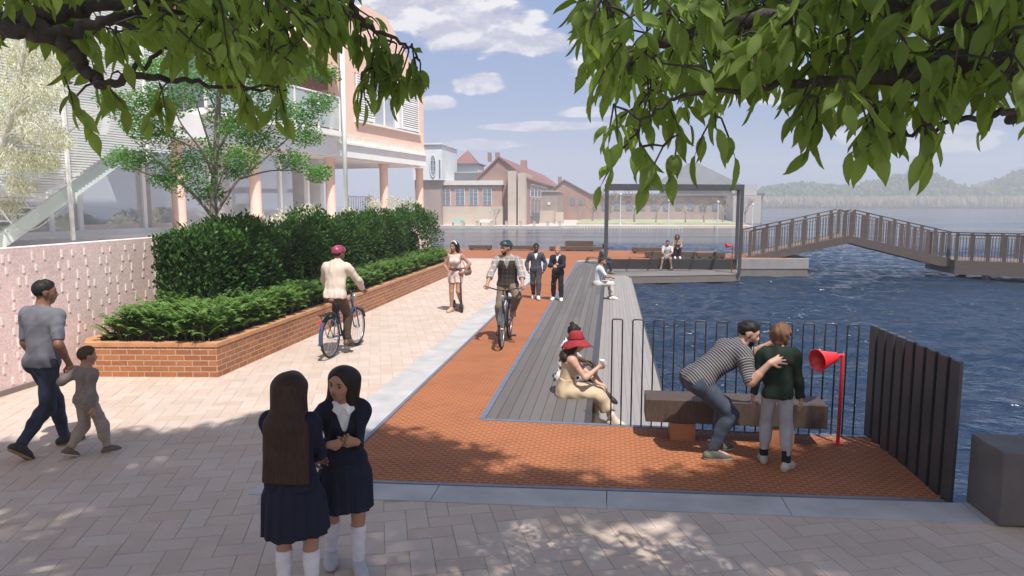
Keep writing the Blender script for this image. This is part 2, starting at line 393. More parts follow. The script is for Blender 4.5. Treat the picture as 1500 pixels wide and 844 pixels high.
bw = thing('boardwalk', 'long grey timber boardwalk with a lower sitting step along the water', 'boardwalk')
rects = []; nb = 9; bwid = (1.44-.27)/nb
for i in range(nb):
    y = 7.88
    while y < 31:
        ye = min(31.0 if -1.44+i*bwid > -1.1 else 30.3, y+random.uniform(3.2, 5.2)); rects.append((-1.44+i*bwid, -1.44+(i+1)*bwid, y, ye-.004)); y = ye
        if ye >= 30.3: break
boards('upper_deck', M_BOARD, rects, .003, bw)
rects = []
for i in range(11):
    x0, x1 = -.2+i*.0945, -.2+(i+1)*.0945
    rects.append((x0, x1, 7.88, 29.3+(x0+.2)*.25-(.9 if i == 10 else .35 if i == 9 else .0)))
boards('lower_deck', M_BOARD_L, rects, -.45, bw, gap=.003)
f = MB(); f.box(-.27, -.2, 7.87, 31, -.03, .006); f.build('nosing', M_DARK, bw)
f = MB(); f.box(-.24, -.205, 7.87, 31, -.46, -.032); f.build('riser', M_DARK, bw)
f = MB(); f.box(.84, .87, 7.88, 28.2, -.70, -.452); f.box(-1.4, .84, 7.89, 7.93, -.7, -.485)
for y in np.arange(9, 29, 3.2): f.box(.5, .62, y, y+.12, -2.6, -.5); f.box(-1.4, .84, y-.03, y+.15, -.62, -.49)
f.build('substructure', M('dark_wet_timber', (.05, .045, .042), .7), bw)

# ================================================================== pavilion platform over the water
A, Bp, Cp, Dp = V(.68, 29.5), V(5.55, 31.1), V(5.75, 33.0), V(-.2, 32.4)
pv = thing('pavilion', 'open steel frame shelter over a low timber platform at the end of the boardwalk', 'shelter')
b = MB(); b.prism([V(-.2, 29.2), V(.6, 29.45), A, Bp, Cp, Dp], -.80, -.452); b.build('platform', M('platform_timber', (.155, .135, .125), .75, .16, 2.5, .2, 40, stretch=(.4, .4, 9)), pv)
b = MB(); b.prism([A-V(0, .02), Bp-V(0, .02), Bp, A], -.50, -.443); b.build('front_trim', M('pale_trim', (.27, .255, .25), .7), pv)
b = MB(); n_ = nrm(V(Cp-Dp)); b.prism([Dp+V(.02, -.02), Cp+V(-.02, -.02), Cp+V(-.02, .10), Dp+V(.02, .10)], -.45, -.004); b.build('seat_wall', M('black_stained_timber', (.022, .02, .02), .6), pv)
b = MB(); b.prism([Dp+V(2.0, .31), Cp+V(0, .11), Cp+V(.0, 1.3), Dp+V(2.0, 1.5)], -.25, .006); b.build('seat_top', M('stained_seat', (.075, .055, .045), .6), pv)
ZR = 3.13; M_PAV = M('slate_steel', (.055, .055, .066), .5, .1, 5)
P0, P1, P2, P3 = V(-.22, 29.05), V(5.5, 31.0), V(5.68, 32.95), V(-.20, 32.0)
for p, zb in ((P0, -.45), (P1, -.45), (P2, 0.0), (P3, -.45)):
    b = MB(); b.box(p[0]-.065, p[0]+.065, p[1]-.065, p[1]+.065, zb, ZR); b.build('post', M_PAV, pv, bevel=.006)
def bar(p, q, w, z0, z1, name, mat, parent, ext=.055):
    d = nrm(V(q-p)); s = V(-d[1], d[0]); b = MB()
    b.prism([p-d*ext-s*w, q+d*ext-s*w, q+d*ext+s*w, p-d*ext+s*w], z0, z1); return b.build(name, mat, parent)
bar(P0, P1, .07, ZR+.003, ZR+.22, 'beam', M_PAV, pv); bar(P3, P2, .07, ZR+.003, ZR+.19, 'beam', M_PAV, pv)
bar(P0, P3, .055, ZR+.006, ZR+.165, 'beam', M_PAV, pv, -.08); bar(P1, P2, .055, ZR+.006, ZR+.165, 'beam', M_PAV, pv, -.08)
for k in range(1, 6):
    p, q = P0+(P1-P0)*k/6, P3+(P2-P3)*k/6; bar(p, q, .02, ZR+.05, ZR+.13, 'rafter', M_GREY, pv, -.08)
# orange-topped pontoon and dark timber blocks at the far edge
pt = thing('pontoon', 'grey concrete pontoon with orange top under the foot of the arched bridge', 'pontoon')
b = MB(); b.prism([(5.78, 33.3), (9.12, 33.9), (9.3, 37.3), (5.78, 37.0)], -.46, .0); b.build('rim', M('pontoon_upper', (.25, .24, .245), .8, .1, 3), pt)
b = MB(); b.prism([(5.80, 33.33), (9.09, 33.93), (9.27, 37.2), (5.80, 36.9)], -.86, -.463); b.build('hull', M('pontoon_lower', (.16, .145, .135), .8, .15, 3), pt)
b = MB(); b.prism([(5.80, 33.75), (8.55, 34.2), (8.8, 36.9), (5.80, 36.8)], -.1, .012); b.build('deck', M_ORANGE, pt)
M_BLK = M('dark_oak', (.085, .055, .04), .65, .25, 3., .25, 30, stretch=(1, 1, 6))
def timber_block(x0, x1, y, h, dep, label):
    c = ((x0+x1)/2, y, .004); th = thing('timber_bench', label, 'bench', c, 0, 'timber benches along the far water edge')
    w = (x1-x0)/2; b = MB(); b.box(-w, w, -dep/2, dep/2, .07, h); b.build('seat', M_BLK, th, bevel=.012)
    for xf in ((-w+.06, -w+.2), (w-.2, w-.06)): b = MB(); b.box(xf[0], xf[1], -dep/2+.05, dep/2-.05, 0, .068); b.build('foot', M_DARK, th)
for (xa, xb, yb, h, dep, lab) in ((688, 720, 38.0, .26, .5, 'low dark timber bench at the left end of the far orange deck'),
    (744, 783, 38.0, .26, .5, 'low dark timber bench behind the helmeted cyclist'),
    (805, 892, 37.9, .24, .5, 'long low dark timber bench behind the two boys'),
    (828, 869, 38.35, .52, .3, 'tall brown timber bench back rising over the long low bench'),
    (926, 985, 36.6, .30, .5, 'dark timber bench beyond the left half of the pavilion'),):
    x0 = atY(xa, 372, yb)[0]; x1 = atY(xb, 372, yb)[0]; timber_block(x0, x1, yb, h, dep, lab)
for (xa, xb, h, lab) in ((945, 1020, .31, 'dark stained timber bench block behind the seated couple, longest piece'), (1021, 1046, .27, 'short dark timber bench block in the pavilion, middle of the row'), (1047, 1064, .30, 'small dark timber bench block beside the red horn in the pavilion')):
    x0 = atY(xa, 378, 33.2)[0]; x1 = atY(xb, 378, 33.2)[0]-.02; yy = 33.05+(x0+.2)*.06; timber_block(x0, x1, yy+.25, h, .42, lab)

# ================================================================== arched footbridge and flat walkway
M_BRG = M('brown_steel', (.085, .065, .058), .55, .15, 4)
M_BRGD = M('bridge_deck_timber', (.17, .125, .10), .7, .2, 3)
YN, YF_ = 34.3, 36.5
XA, XP, XB = atY(1098, 374, YN)[0], atY(1245, 350, YN)[0], atY(1392, 384, YN)[0]
def dz(x): return interp(x, [(XA, .0), (XP, 1.02), (XB, .02)])
def railing(th, path, h=1.18, sp=.118, wide=5, name='railing'):
    """path: list of 3-d deck-edge points; balusters, flat posts and two rails"""
    bal, segs = MB(), []
    for a, c in zip(path[:-1], path[1:]):
        a, c = V(a), V(c); Ls = np.linalg.norm((c-a)[:2]); n = max(1, int(Ls/sp)); d = nrm((c-a)*V(1, 1, 0)); s = V(-d[1], d[0], 0)
        bal.tube([a+V(0, 0, h-.13), c+V(0, 0, h-.13)], .014, 6)
        R = np.array([d, s, V(0, 0, 1)]).T
        for k in range(n+1):
            p = a+(c-a)*k/n
            if k % wide == 0:
                q = MB(); q.box(-.075, .075, -.018, .018, .0, h, R=R, c=p); q.build('post', M_BRG, th)
            else: bal.box(-.011, .011, -.011, .011, .02, h-.14, R=R, c=p)
        hr = MB(); hr.tube([a+V(0, 0, h+.012), c+V(0, 0, h+.012)], [.028, .028], 8); hr.build('handrail', M_BRG, th, smooth=True)
    return bal.build('balusters', M_BRG, th)
br_ = thing('footbridge', 'brown steel footbridge peaked in the middle with vertical balusters', 'bridge')
for yy in (YN, YF_):
    b = MB(); b.extrude([(XA-.1, yy-.05, -.02), (XA+1.2, yy-.05, -.02), (XP, yy-.05, dz(XP)-.30), (XB-.4, yy-.05, -.30), (XB, yy-.05, -.30), (XB, yy-.05, .06), (XP, yy-.05, dz(XP)+.06), (XA, yy-.05, .05)], (0, .09, 0)); b.build('girder', M_BRG, br_)
    railing(br_, [(XA, yy, .06), (XP, yy, dz(XP)+.06)]); railing(br_, [(XP+.12, yy, dz(XP)+.05), (XB, yy, .06)])
b = MB(); b.extrude([(XA, YN+.045, -.04), (XP, YN+.045, dz(XP)-.06), (XB, YN+.045, -.04), (XB, YN+.045, .03), (XP, YN+.045, dz(XP)+.03), (XA, YN+.045, .03)], (0, YF_-YN-.1, 0)); b.build('deck', M_BRGD, br_)
wk = thing('walkway', 'flat brown walkway with balustrade leading off from the bridge', 'walkway')
f0, f1, b0, b1 = V(XB+.02, 33.9), V(30, 27.2), V(XB+.02, 36.9), V(31, 30.2)
b = MB(); b.prism([f0, f1, b1, b0], -.62, .0, 0, 1); b.build('deck', [M('walkway_fascia', (.105, .085, .077), .7, .15, 2.5, stretch=(.5, .5, 8)), M_BRGD], wk)
b = MB()
for k in range(6):
    p = f0+(f1-f0)*(k+.5)/6; q = b0+(b1-b0)*(k+.5)/6
    for z in (p*.9+q*.1, p*.15+q*.85): b.tube([V(z[0], z[1], -3), V(z[0], z[1], -.6)], .16, 10)
b.build('pile', M_BRG, wk)
railing(wk, [V(*(f0+V(.05, .06)), .0), V(*(f0+(f1-f0)*.55), .0)], 1.15); railing(wk, [V(*(b0+V(.05, -.1)), .0), V(*(b0+(b1-b0)*.55), .0)], 1.15)
railing(wk, [V(XB+.1, 36.6, 0), V(XB+.1, 36.85, 0)], 1.15)

# ================================================================== fences, bench, horns, block at the near deck
fb = thing('hoop_fence', 'thin black steel fence of tall upright hoops behind the bench', 'fence', (0, 0, 0))
zt = top_z(1000, 470, at(1000, 629))
for k in range(12):
    x0 = .03+k*.2285; b = MB(); y = 7.835; r = .022
    pts = [(x0, y, -.05), (x0, y, zt-r)]+[(x0+r-r*math.cos(a), y, zt-r+r*math.sin(a)) for a in (.5, 1.05)]+[(x0+r, y, zt), (x0+.115-r, y, zt)]+[(x0+.115-r+r*math.sin(a), y, zt-r+r*math.cos(a)) for a in (.5, 1.05)]+[(x0+.115, y, zt-r), (x0+.115, y, -.05)]
    b.tube(pts, .0088, 7); b.build('hoop', M_DARK, fb, smooth=True)
b = MB(); b.box(.0, 2.80, 7.822, 7.85, -.06, .01); b.build('base_rail', M_GREY, fb)
ff = thing('fin_fence', 'tall charcoal fence of close upright flat blades along the right side of the deck', 'fence', (0, 0, 0))
zt = top_z(1398, 531, at(1392, 738)); zt2 = top_z(1275, 477, at(1272, 640)); nf = 17
for k in range(nf):
    u = k/(nf-1); x = 2.80+.09*u; y = 7.85-1.62*u; z = zt2+(zt-zt2)*u
    b = MB(); b.box(-.018, .018, -.060, .060, -.3, z-.010*(k % 2), R=rotz(math.radians(10)), c=V(x+.02+.045*(k % 2), y, 0)); b.build('blade', M('charcoal_blade', (.05, .05, .055), .42, .2, 3), ff, bevel=.006)
b = MB(); b.prism([(2.95, 6.32), (2.98, 6.32), (2.91, 7.85), (2.88, 7.85)], .08, .12); b.build('rail', M_DARK, ff)

m, t, b_, o_ = mk('bench_oak')
tc = t.new('ShaderNodeTexCoord').outputs['Object']
wv = t.noise(t.mapping(tc, (5, 5, .8)), 7, 6, .65, 1.2)
t.link(t.ramp(wv, [(.3, (.045, .030, .022)), (.5, (.070, .048, .035)), (.7, (.10, .070, .05))]), b_.inputs['Base Color']); b_.inputs['Roughness'].default_value = .6
t.link(t.bump(wv, .25, .004), b_.inputs['Normal']); M_OAK = m
bx0, bx1 = .40, 2.26; by = 7.40; bz0, bz1 = .20, top_z(1070, 590, V(1.3, by))
be = thing('timber_bench', 'long dark oak block bench on two copper coloured feet in front of the hoop fence', 'bench', ((bx0+bx1)/2, by+.19, .004))
w = (bx1-bx0)/2
b = MB(); b.box(-w, w, -.19, .19, bz0, bz1); b.build('seat', M_OAK, be, bevel=.006)
for x in (-w+.40, w-.45):
    b = MB(); b.box(x-.13, x+.13, -.17, .15, 0, bz0-.012); b.build('leg', M('copper_panel', (.42, .17, .08), .5, .12, 4), be)
b = MB(); b.box(-w+.02, w-.02, -.12, .15, bz0-.010, bz0-.002); b.build('base_plate', M_GREY, be)

M_RED = M('signal_red', (.75, .03, .035), .38, .05, 3, coat=.3)
M_REDIN = M('red_inside', (.62, .02, .028), .5)
def horn(g, H, R, Lh, direction, label, s=1.):
    th = thing('listening_horn', label, 'listening horn', (g[0], g[1], .004 if len(g) < 3 else g[2]))
    d = nrm(direction); b = MB(); b.tube([(0, 0, .0), (0, 0, H-.03), (d[0]*-.0, 0, H-.004)], .019*s, 12); b.build('pole', M_RED, th, smooth=True)
    b = MB(); b.tube([(0, 0, H-.015), tuple(V(0, 0, H-.015)+d*.1*s)], .016*s, 10); b.build('arm', M_RED, th, smooth=True)
    b = MB(); b.lathe((0, 0, 0), (0, 0, 1), [(0, .055*s), (.012, .055*s), (.014, .022*s)], 16); b.build('base_plate', M_RED, th)
    o_ = V(0, 0, H-.02)+d*.09*s; b = MB()
    b.lathe(o_, d, [(0, .02*s), (.005, .05*s), (.03*s, .055*s), (.10*s, .072*s), (Lh, R), (Lh+.006, R+.004), (Lh+.01, R+.002), (Lh+.008, R-.006), (.10*s, .062*s), (.085*s, .055*s), (.085*s, .004)], 28)
    b.build('cone', M_RED, th, smooth=True)
    b = MB(); b.lathe(o_+d*.088*s, d, [(0, .057*s), (.004, .057*s)], 20); b.build('speaker_plate', M_REDIN, th)
    b = MB(); sx = nrm(np.cross(d, V(0, 0, 1))); 
    for k in (-1, 0, 1): b.ball(o_+d*(.094*s)+sx*k*.03*s+V(0, 0, -.0), .008*s, 0, 6)
    b.build('vents', M_DARK, th)
g = at(1227, 650)
horn(g, top_z(1227, 517, g), .118, .24, V(-.86, -.46, -.10), 'red listening horn on a thin red pole beside the oak bench')
g2 = atY(1076, 397, 31.2); horn((g2[0]-.1, 31.35, -.45), 1.2, .10, .2, V(-.9, -.3, 0), 'small red listening horn on a pole at the right post of the pavilion', 1.)

c0 = at(1458, 772); zt = top_z(1458, 662, c0)
blk = MB(); blk.prism([(c0[0]+.02, c0[1]), (c0[0]+1.3, c0[1]+.10), (c0[0]+1.28, c0[1]+.56), (c0[0]+.0, c0[1]+.47)], .007, zt)
o = blk.build('concrete_block', M_CONC_D, bevel=.012); tag(o, 'grey concrete seating block on the kerb at the right edge', 'concrete block')
# ================================================================== foliage tools
def mat_leaf(name, cols, rough=.5, trans=.35, spec=.35):
    m, t, b, o = mk(name)
    a = t.new('ShaderNodeAttribute', attribute_name='tint')
    c = t.ramp(a.outputs['Fac'], [(i/(len(cols)-1), c) for i, c in enumerate(cols)])
    t.link(c, b.inputs['Base Color']); b.inputs['Roughness'].default_value = rough; b.inputs['Specular IOR Level'].default_value = spec
    tr = t.new('ShaderNodeBsdfTranslucent'); cc = t.mix(1., c, (1.5, 1.5, .5), 'MULTIPLY'); t.link(cc, tr.inputs['Color'])
    mx = t.new('ShaderNodeMixShader'); mx.inputs[0].default_value = trans
    t.link(b.outputs[0], mx.inputs[1]); t.link(tr.outputs[0], mx.inputs[2]); t.link(mx.outputs[0], o.inputs['Surface'])
    return m
TPL_LO = (V([[0, 0, 0], [.24, .42, .05], [0, .45, -.03], [-.24, .42, .05], [0, 1, -.10]]), np.array([[0, 1, 2], [0, 2, 3], [2, 1, 4], [3, 2, 4]]))
_st = [(.0, .0), (.10, .09), (.27, .19), (.47, .215), (.68, .16), (.86, .065), (1., .0)]
def _hi():
    v = []; f = []
    for (y, w) in _st: v += [[w, y, .07*(w > 0)+(-.16*y*y)], [0, y, -.16*y*y-.015], [-w, y, .07*(w > 0)-.16*y*y]]
    for k in range(len(_st)-1):
        a, b = 3*k, 3*k+3; f += [[a, b, b+1, a+1], [a+1, b+1, b+2, a+2]]
    return np.array(v, float), np.array(f)
TPL_HI = _hi()
def rand_dirs(n): 
    v = RNG.normal(size=(n, 3)); return v/np.linalg.norm(v, axis=1, keepdims=True)
def scatter(name, tpl, pos, along, normal, size, mat, parent=None, tint=None, wscale=1., smooth=False):
    tv, tf = tpl; n = len(pos)
    al = along/np.linalg.norm(along, axis=1, keepdims=True)
    x = np.cross(al, normal); x /= np.linalg.norm(x, axis=1, keepdims=True)+1e-9; z = np.cross(x, al)
    s = np.asarray(size).reshape(-1, 1, 1)
    ws = np.asarray(wscale).reshape(-1, 1, 1) if hasattr(wscale, '__len__') else wscale
    P = pos[:, None, :]+s*(tv[None, :, 0:1]*ws*x[:, None, :]+tv[None, :, 1:2]*al[:, None, :]+tv[None, :, 2:3]*z[:, None, :])
    F = (tf[None]+(np.arange(n)*len(tv))[:, None, None]).reshape(-1, tf.shape[1])
    if tint is None: tint = RNG.random(n)
    return fast_mesh(name, P.reshape(-1, 3), F, mat, parent, smooth, attr={'tint': ('FACE', np.repeat(tint, len(tf)))})
def bez(pts, n=10):
    """smooth line through points (Catmull-Rom)"""
    P = [V(p) for p in pts]; P = [2*P[0]-P[1]]+P+[2*P[-1]-P[-2]]; out = []
    for k in range(1, len(P)-2):
        for i in range(n):
            u = i/n; a, b, c, d = P[k-1:k+3]
            out.append(.5*((2*b)+(c-a)*u+(2*a-5*b+4*c-d)*u*u+(3*b-a-3*c+d)*u**3))
    out.append(P[-2]); return out
def limb(mb, pts, r0, r1, n=8, m=0, wob=.0):
    L_ = bez(pts, 7)
    if wob:
        for k in range(1, len(L_)-1): L_[k] = L_[k]+RNG.normal(size=3)*wob
    mb.tube(L_, list(np.linspace(r0, r1, len(L_))), n, m); return L_

def mat_bark(name, a, b_, sc=12):
    m, t, b, o = mk(name); tc = t.new('ShaderNodeTexCoord').outputs['Object']
    n = t.noise(t.mapping(tc, (1, 1, .3)), sc, 6, .65, .5)
    t.link(t.ramp(n, [(.3, a), (.7, b_)]), b.inputs['Base Color']); b.inputs['Roughness'].default_value = .85
    t.link(t.bump(n, .6, .02), b.inputs['Normal']); return m
M_BARK = mat_bark('dark_bark', (.022, .018, .016), (.075, .06, .052), 22)
M_BARK2 = mat_bark('grey_bark', (.13, .11, .105), (.26, .22, .21), 14)
M_BARK3 = mat_bark('white_bark', (.48, .46, .43), (.72, .70, .66), 10)

# ================================================================== brick planter and its planting
def mat_brick(name, c1, c2, mort, bw=.24, rh=.083, ms=.008, bump=.5, rough=.85):
    m, t, b, o = mk(name); uv = t.new('ShaderNodeUVMap').outputs[0]
    br = t.new('ShaderNodeTexBrick'); t.link(uv, br.inputs['Vector']); br.inputs['Scale'].default_value = 1
    br.inputs['Brick Width'].default_value = bw; br.inputs['Row Height'].default_value = rh; br.inputs['Mortar Size'].default_value = ms
    br.inputs['Mortar Smooth'].default_value = .15; br.inputs['Color1'].default_value = (*c1, 1); br.inputs['Color2'].default_value = (*c2, 1); br.inputs['Mortar'].default_value = (*mort, 1)
    br.inputs['Bias'].default_value = -.1
    tc = t.new('ShaderNodeTexCoord').outputs['Object']; n = t.noise(tc, 28, 4, .7); n2 = t.noise(tc, 1.4, 3)
    c = t.mix(1., br.outputs['Color'], t.ramp(n, [(.25, (.72, .72, .72)), (.75, (1.18, 1.16, 1.12))]), 'MULTIPLY')
    c = t.mix(1., c, t.ramp(n2, [(.3, (.9, .9, .9)), (.7, (1.07, 1.06, 1.05))]), 'MULTIPLY')
    t.link(c, b.inputs['Base Color']); b.inputs['Roughness'].default_value = rough
    hh = t.math('ADD', t.math('MULTIPLY', br.outputs['Fac'], -1.), t.math('MULTIPLY', n, .35)); t.link(t.bump(hh, bump, .006), b.inputs['Normal']); return m
M_BRICK = mat_brick('orange_brick', (.40, .155, .055), (.29, .10, .038), (.42, .34, .28))
M_CAP = M('brick_capping', (.48, .24, .12), .8, .18, 6, .2, 60)
PL = [(-7.60, 9.06), (-5.68, 9.30), (-5.66, 24.6), (-7.86, 24.6), (-7.86, 9.42)]
PI_ = [(-7.50, 9.24), (-5.86, 9.44), (-5.84, 24.45), (-7.72, 24.45), (-7.72, 9.5)]
pl = thing('planter', 'long low orange brick planter beside the paving, filled with shrubs', 'planter')
b = MB(); n = len(PL)
for k in range(n):
    a, c, ai, ci = PL[k], PL[(k+1) % n], PI_[k], PI_[(k+1) % n]
    u0 = sum(math.dist(PL[i], PL[i+1]) for i in range(k)); Ls = math.dist(a, c)
    b.quad((*a, 0), (*c, 0), (*c, .452), (*a, .452), 0, [(u0, 0), (u0+Ls, 0), (u0+Ls, .452), (u0, .452)])
    b.quad((*ci, 0), (*ai, 0), (*ai, .452), (*ci, .452), 0, [(0, 0), (Ls, 0), (Ls, .452), (0, .452)])
b.build('wall', M_BRICK, pl)
b = MB(); vec = lambda p, z: (p[0], p[1], z)
for k in range(n):
    a, c, ai, ci = PL[k], PL[(k+1) % n], PI_[k], PI_[(k+1) % n]
    ctr = V(-6.7, 16); ex = lambda p: (p[0]+(-.012 if p[0] < -6.7 else .012), p[1]-(.012 if p[1] < 12 else -.012))
    A_, C_ = ex(a), ex(c)
    b.quad(vec(A_, .51), vec(C_, .51), vec(ci, .51), vec(ai, .51)); b.quad(vec(A_, .453), vec(C_, .453), vec(C_, .51), vec(A_, .51)); b.quad(vec(ci, .40), vec(ai, .40), vec(ai, .51), vec(ci, .51)); b.quad(vec(C_, .453), vec(A_, .453), vec(ai, .453), vec(ci, .453))
b.build('coping', M_CAP, pl)
b = MB(); b.prism(PI_, .05, .40); b.build('soil', M('soil', (.035, .025, .018), .95, .3, 20), pl)

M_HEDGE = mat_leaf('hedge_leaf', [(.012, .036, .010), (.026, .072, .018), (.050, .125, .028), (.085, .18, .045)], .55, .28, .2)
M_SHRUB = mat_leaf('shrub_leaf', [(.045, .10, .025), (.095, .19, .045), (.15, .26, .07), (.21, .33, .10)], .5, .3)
hg = thing('hedge', 'tall dark green hedge growing in the brick planter behind the lower shrubs', 'hedge')
def hedge_height(y): return 2.02+.13*math.sin(y*1.7)+.13*math.sin(y*4.1+1)+.012*(y-11)+.05*math.sin(y*9.)
N = 60000; u = RNG.random((N, 3)); yy = 10.75+u[:, 0]**1.15*13.9
cx = -7.02+.06*np.sin(yy*2.3)+.28*np.clip((yy-17)/7.5, 0, 1); hh = np.array([hedge_height(a) for a in yy])
# points near the surface of a lumpy loaf: angle round the section
th_ = u[:, 1]*PI*1.25-.125*PI; rr = 1-.35*RNG.random(N)**2.2
lump = 1+.10*np.sin(yy*3.1+th_*3)+.08*np.sin(yy*6.7-th_*5)+.05*np.sin(yy*13+th_*9)
hw = .62*lump*rr
se = lambda c, p: np.sign(c)*np.abs(c)**p
X = cx+hw*se(np.cos(th_), .55); Z = .55+(hh-.55)*np.clip(se(np.sin(th_), .5), -.05, 1)*(1-(1-rr)*.5)*(.97+.05*lump)
endf = np.clip((yy-10.75)/.35, 0, 1)**.5; X = cx+(X-cx)*(.75+.25*endf); Z = .55+(Z-.55)*(.85+.15*endf)
pos = np.stack([X, yy+RNG.normal(size=N)*.06, Z], 1)+RNG.normal(size=(N, 3))*(.03+.05*RNG.random((N, 1))**3)
ne = 5200; pos[:ne] = np.stack([RNG.uniform(-7.55, -6.5, ne), 10.72+RNG.normal(size=ne)*.06+.08*np.sin(RNG.uniform(0, 6, ne)), RNG.uniform(.5, 2.0, ne)], 1); th_[:ne] = PI/2
out = np.stack([se(np.cos(th_), .6), RNG.normal(size=N)*.5-.2*(yy < 11.2), np.sin(th_)*.9+.2], 1)+rand_dirs(N)*.75
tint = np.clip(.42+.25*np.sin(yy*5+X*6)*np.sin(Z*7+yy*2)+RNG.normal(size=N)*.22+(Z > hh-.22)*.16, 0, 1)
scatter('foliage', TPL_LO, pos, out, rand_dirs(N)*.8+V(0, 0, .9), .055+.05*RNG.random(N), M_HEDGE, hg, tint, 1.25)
b = MB()
for y in np.arange(11.1, 24.4, .55):
    limb(b, [(-7.0+RNG.normal()*.08, y, .4), (-7.0+RNG.normal()*.1, y+.1, 1.0), (-7.05+RNG.normal()*.2, y+RNG.normal()*.15, 1.75)], .03, .012, 6)
for zc_ in (.85, 1.3): b.tube([(-7.02+.05*math.sin(y*2), y, zc_) for y in np.arange(11.05, 24.5, .5)], .30, 8)  # added dark filler tubes, not stems, blocking gaps between the leaves
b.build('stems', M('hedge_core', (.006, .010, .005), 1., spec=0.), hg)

ls = thing('shrub_bed', 'low bright green leafy shrubs along the front edge of the brick planter', 'shrubs')
fr = []
def fronds(n, fx):
    for _ in range(n): fr.append(fx())
def fr_front():
    x = random.uniform(-7.5, -5.85); y = random.uniform(9.35, 10.9); e = min((x+7.55)/.25, (y-9.1)/.3, 1)
    return (x, y, .45+.38*random.random()**.6*e, V(random.gauss(0, 1), random.gauss(-.45, 1), 0))
def fr_side():
    y = random.uniform(10.6, 24.4); x = random.uniform(-6.55, -5.86); lum = .8+.25*math.sin(y*3.3)*math.sin(y*1.1+2)
    return (x, y, .45+.40*random.random()**.6*lum, V(random.gauss(.55, 1), random.gauss(0, 1), 0))
fronds(1500, fr_front); fronds(4200, fr_side)
pos, al, nn, sz, ti = [], [], [], [], []
for (x, y, z, d) in fr:
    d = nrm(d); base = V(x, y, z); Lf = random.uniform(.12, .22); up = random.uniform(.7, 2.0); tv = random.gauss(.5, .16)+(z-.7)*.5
    s = V(-d[1], d[0], 0)
    for q in range(7):
        u_ = (q+1)/7; p = base+d*Lf*u_+V(0, 0, up*Lf*u_-.5*Lf*u_*u_)
        for sg in (-1, 1):
            pos.append(p); al.append(d*.7+s*sg*.75+V(0, 0, .55-.35*u_)); nn.append(V(0, 0, 1)+s*sg*-.3); sz.append(.098*(1.15-.6*abs(u_-.45))); ti.append(tv+random.gauss(0, .07))
    pos.append(base+d*Lf+V(0, 0, up*Lf-.5*Lf)); al.append(d+V(0, 0, -.1)); nn.append(V(0, 0, 1)); sz.append(.08); ti.append(tv+.1)
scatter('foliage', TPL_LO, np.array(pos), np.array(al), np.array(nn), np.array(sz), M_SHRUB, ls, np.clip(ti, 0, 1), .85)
b = MB()
for (x, y, z, d) in fr[::9]: b.tube([(x, y, .38), (x+d[0]*.05, y+d[1]*.05, z)], .006, 4)
b.build('stems', M_BARK2, ls)

# ================================================================== small tree in the planter
M_TREE = mat_leaf('bright_tree_leaf', [(.05, .15, .03), (.08, .22, .045), (.11, .28, .06), (.15, .34, .085)], .5, .4)
tr = thing('tree', 'slender young tree with bright green layered foliage growing in the planter', 'tree')
TY = 12.3
def tp(x, y, dy=0.): return atY(x, y, TY+dy)
b = MB()
trunk = [(*tp(312, 352)[:2], .35), tp(313, 318), tp(314, 262), tp(318, 190), tp(322, 120), tp(324, 70), tp(326, 40)]
limb(b, trunk, .085, .018, 10); b.build('trunk', M_BARK2, tr, smooth=True)
b = MB()
LIMBS = [([(313, 318, 0), (345, 268, .2), (362, 254, .3), (400, 222, .5), (440, 185, .7), (462, 150, .8)], .036), ([(352, 262, .25), (400, 250, 0), (470, 252, -.3)], .02),
 ([(311, 318, 0), (290, 292, -.2), (262, 266, -.4), (228, 234, -.6), (196, 205, -.8)], .036), ([(262, 266, -.4), (215, 255, -.2), (180, 236, 0)], .018), ([(314, 262, 0), (296, 222, -.5), (262, 175, -.9), (248, 115, -1)], .03),
 ([(316, 240, 0), (300, 190, .6), (284, 140, .9), (270, 90, 1)], .026), ([(317, 225, 0), (345, 175, -.5), (375, 125, -.8), (395, 75, -1)], .03), ([(318, 200, 0), (350, 160, .5), (400, 115, .9), (440, 80, 1.2)], .026),
 ([(320, 170, 0), (300, 120, .3), (296, 60, .4)], .02), ([(362, 254, .3), (385, 205, -.2), (410, 160, -.4)], .018), ([(296, 222, -.5), (240, 195, -.6), (205, 165, -.8), (170, 150, -.9)], .02), ([(313, 295, 0), (330, 245, -.7), (350, 215, -1.)], .018)]
for pts, r in LIMBS: limb(b, [tp(*p) for p in pts], r, .006, 6)
CL = [(190, 160, 34, -.8), (218, 142, 26, -.7), (180, 234, 26, 0), (206, 232, 26, -.5), (255, 150, 30, -.8), (248, 108, 34, -1), (215, 100, 26, .3), (290, 120, 44, .5), (330, 130, 34, .2), (372, 118, 40, -.8), (410, 112, 34, .8), (442, 92, 34, 1.1), (400, 160, 30, -.4),
 (440, 168, 34, .7), (470, 150, 26, .8), (385, 205, 34, -.2), (356, 230, 26, -.9), (310, 225, 40, .1), (285, 266, 38, -.3), (262, 240, 30, -.4), (332, 176, 34, .4), (428, 236, 26, 0), (466, 254, 20, -.3), (350, 190, 30, -.6), (236, 196, 32, -.6), (208, 188, 28, -.8), (270, 85, 40, .9),
 (300, 62, 44, .4), (350, 70, 44, -.4), (395, 70, 40, -1), (330, 40, 40, 0), (240, 265, 20, -.4), (310, 285, 24, .3), (345, 250, 24, .5), (450, 200, 26, .6), (478, 110, 22, .9), (160, 145, 18, -.9)]
pos, ti = [], []
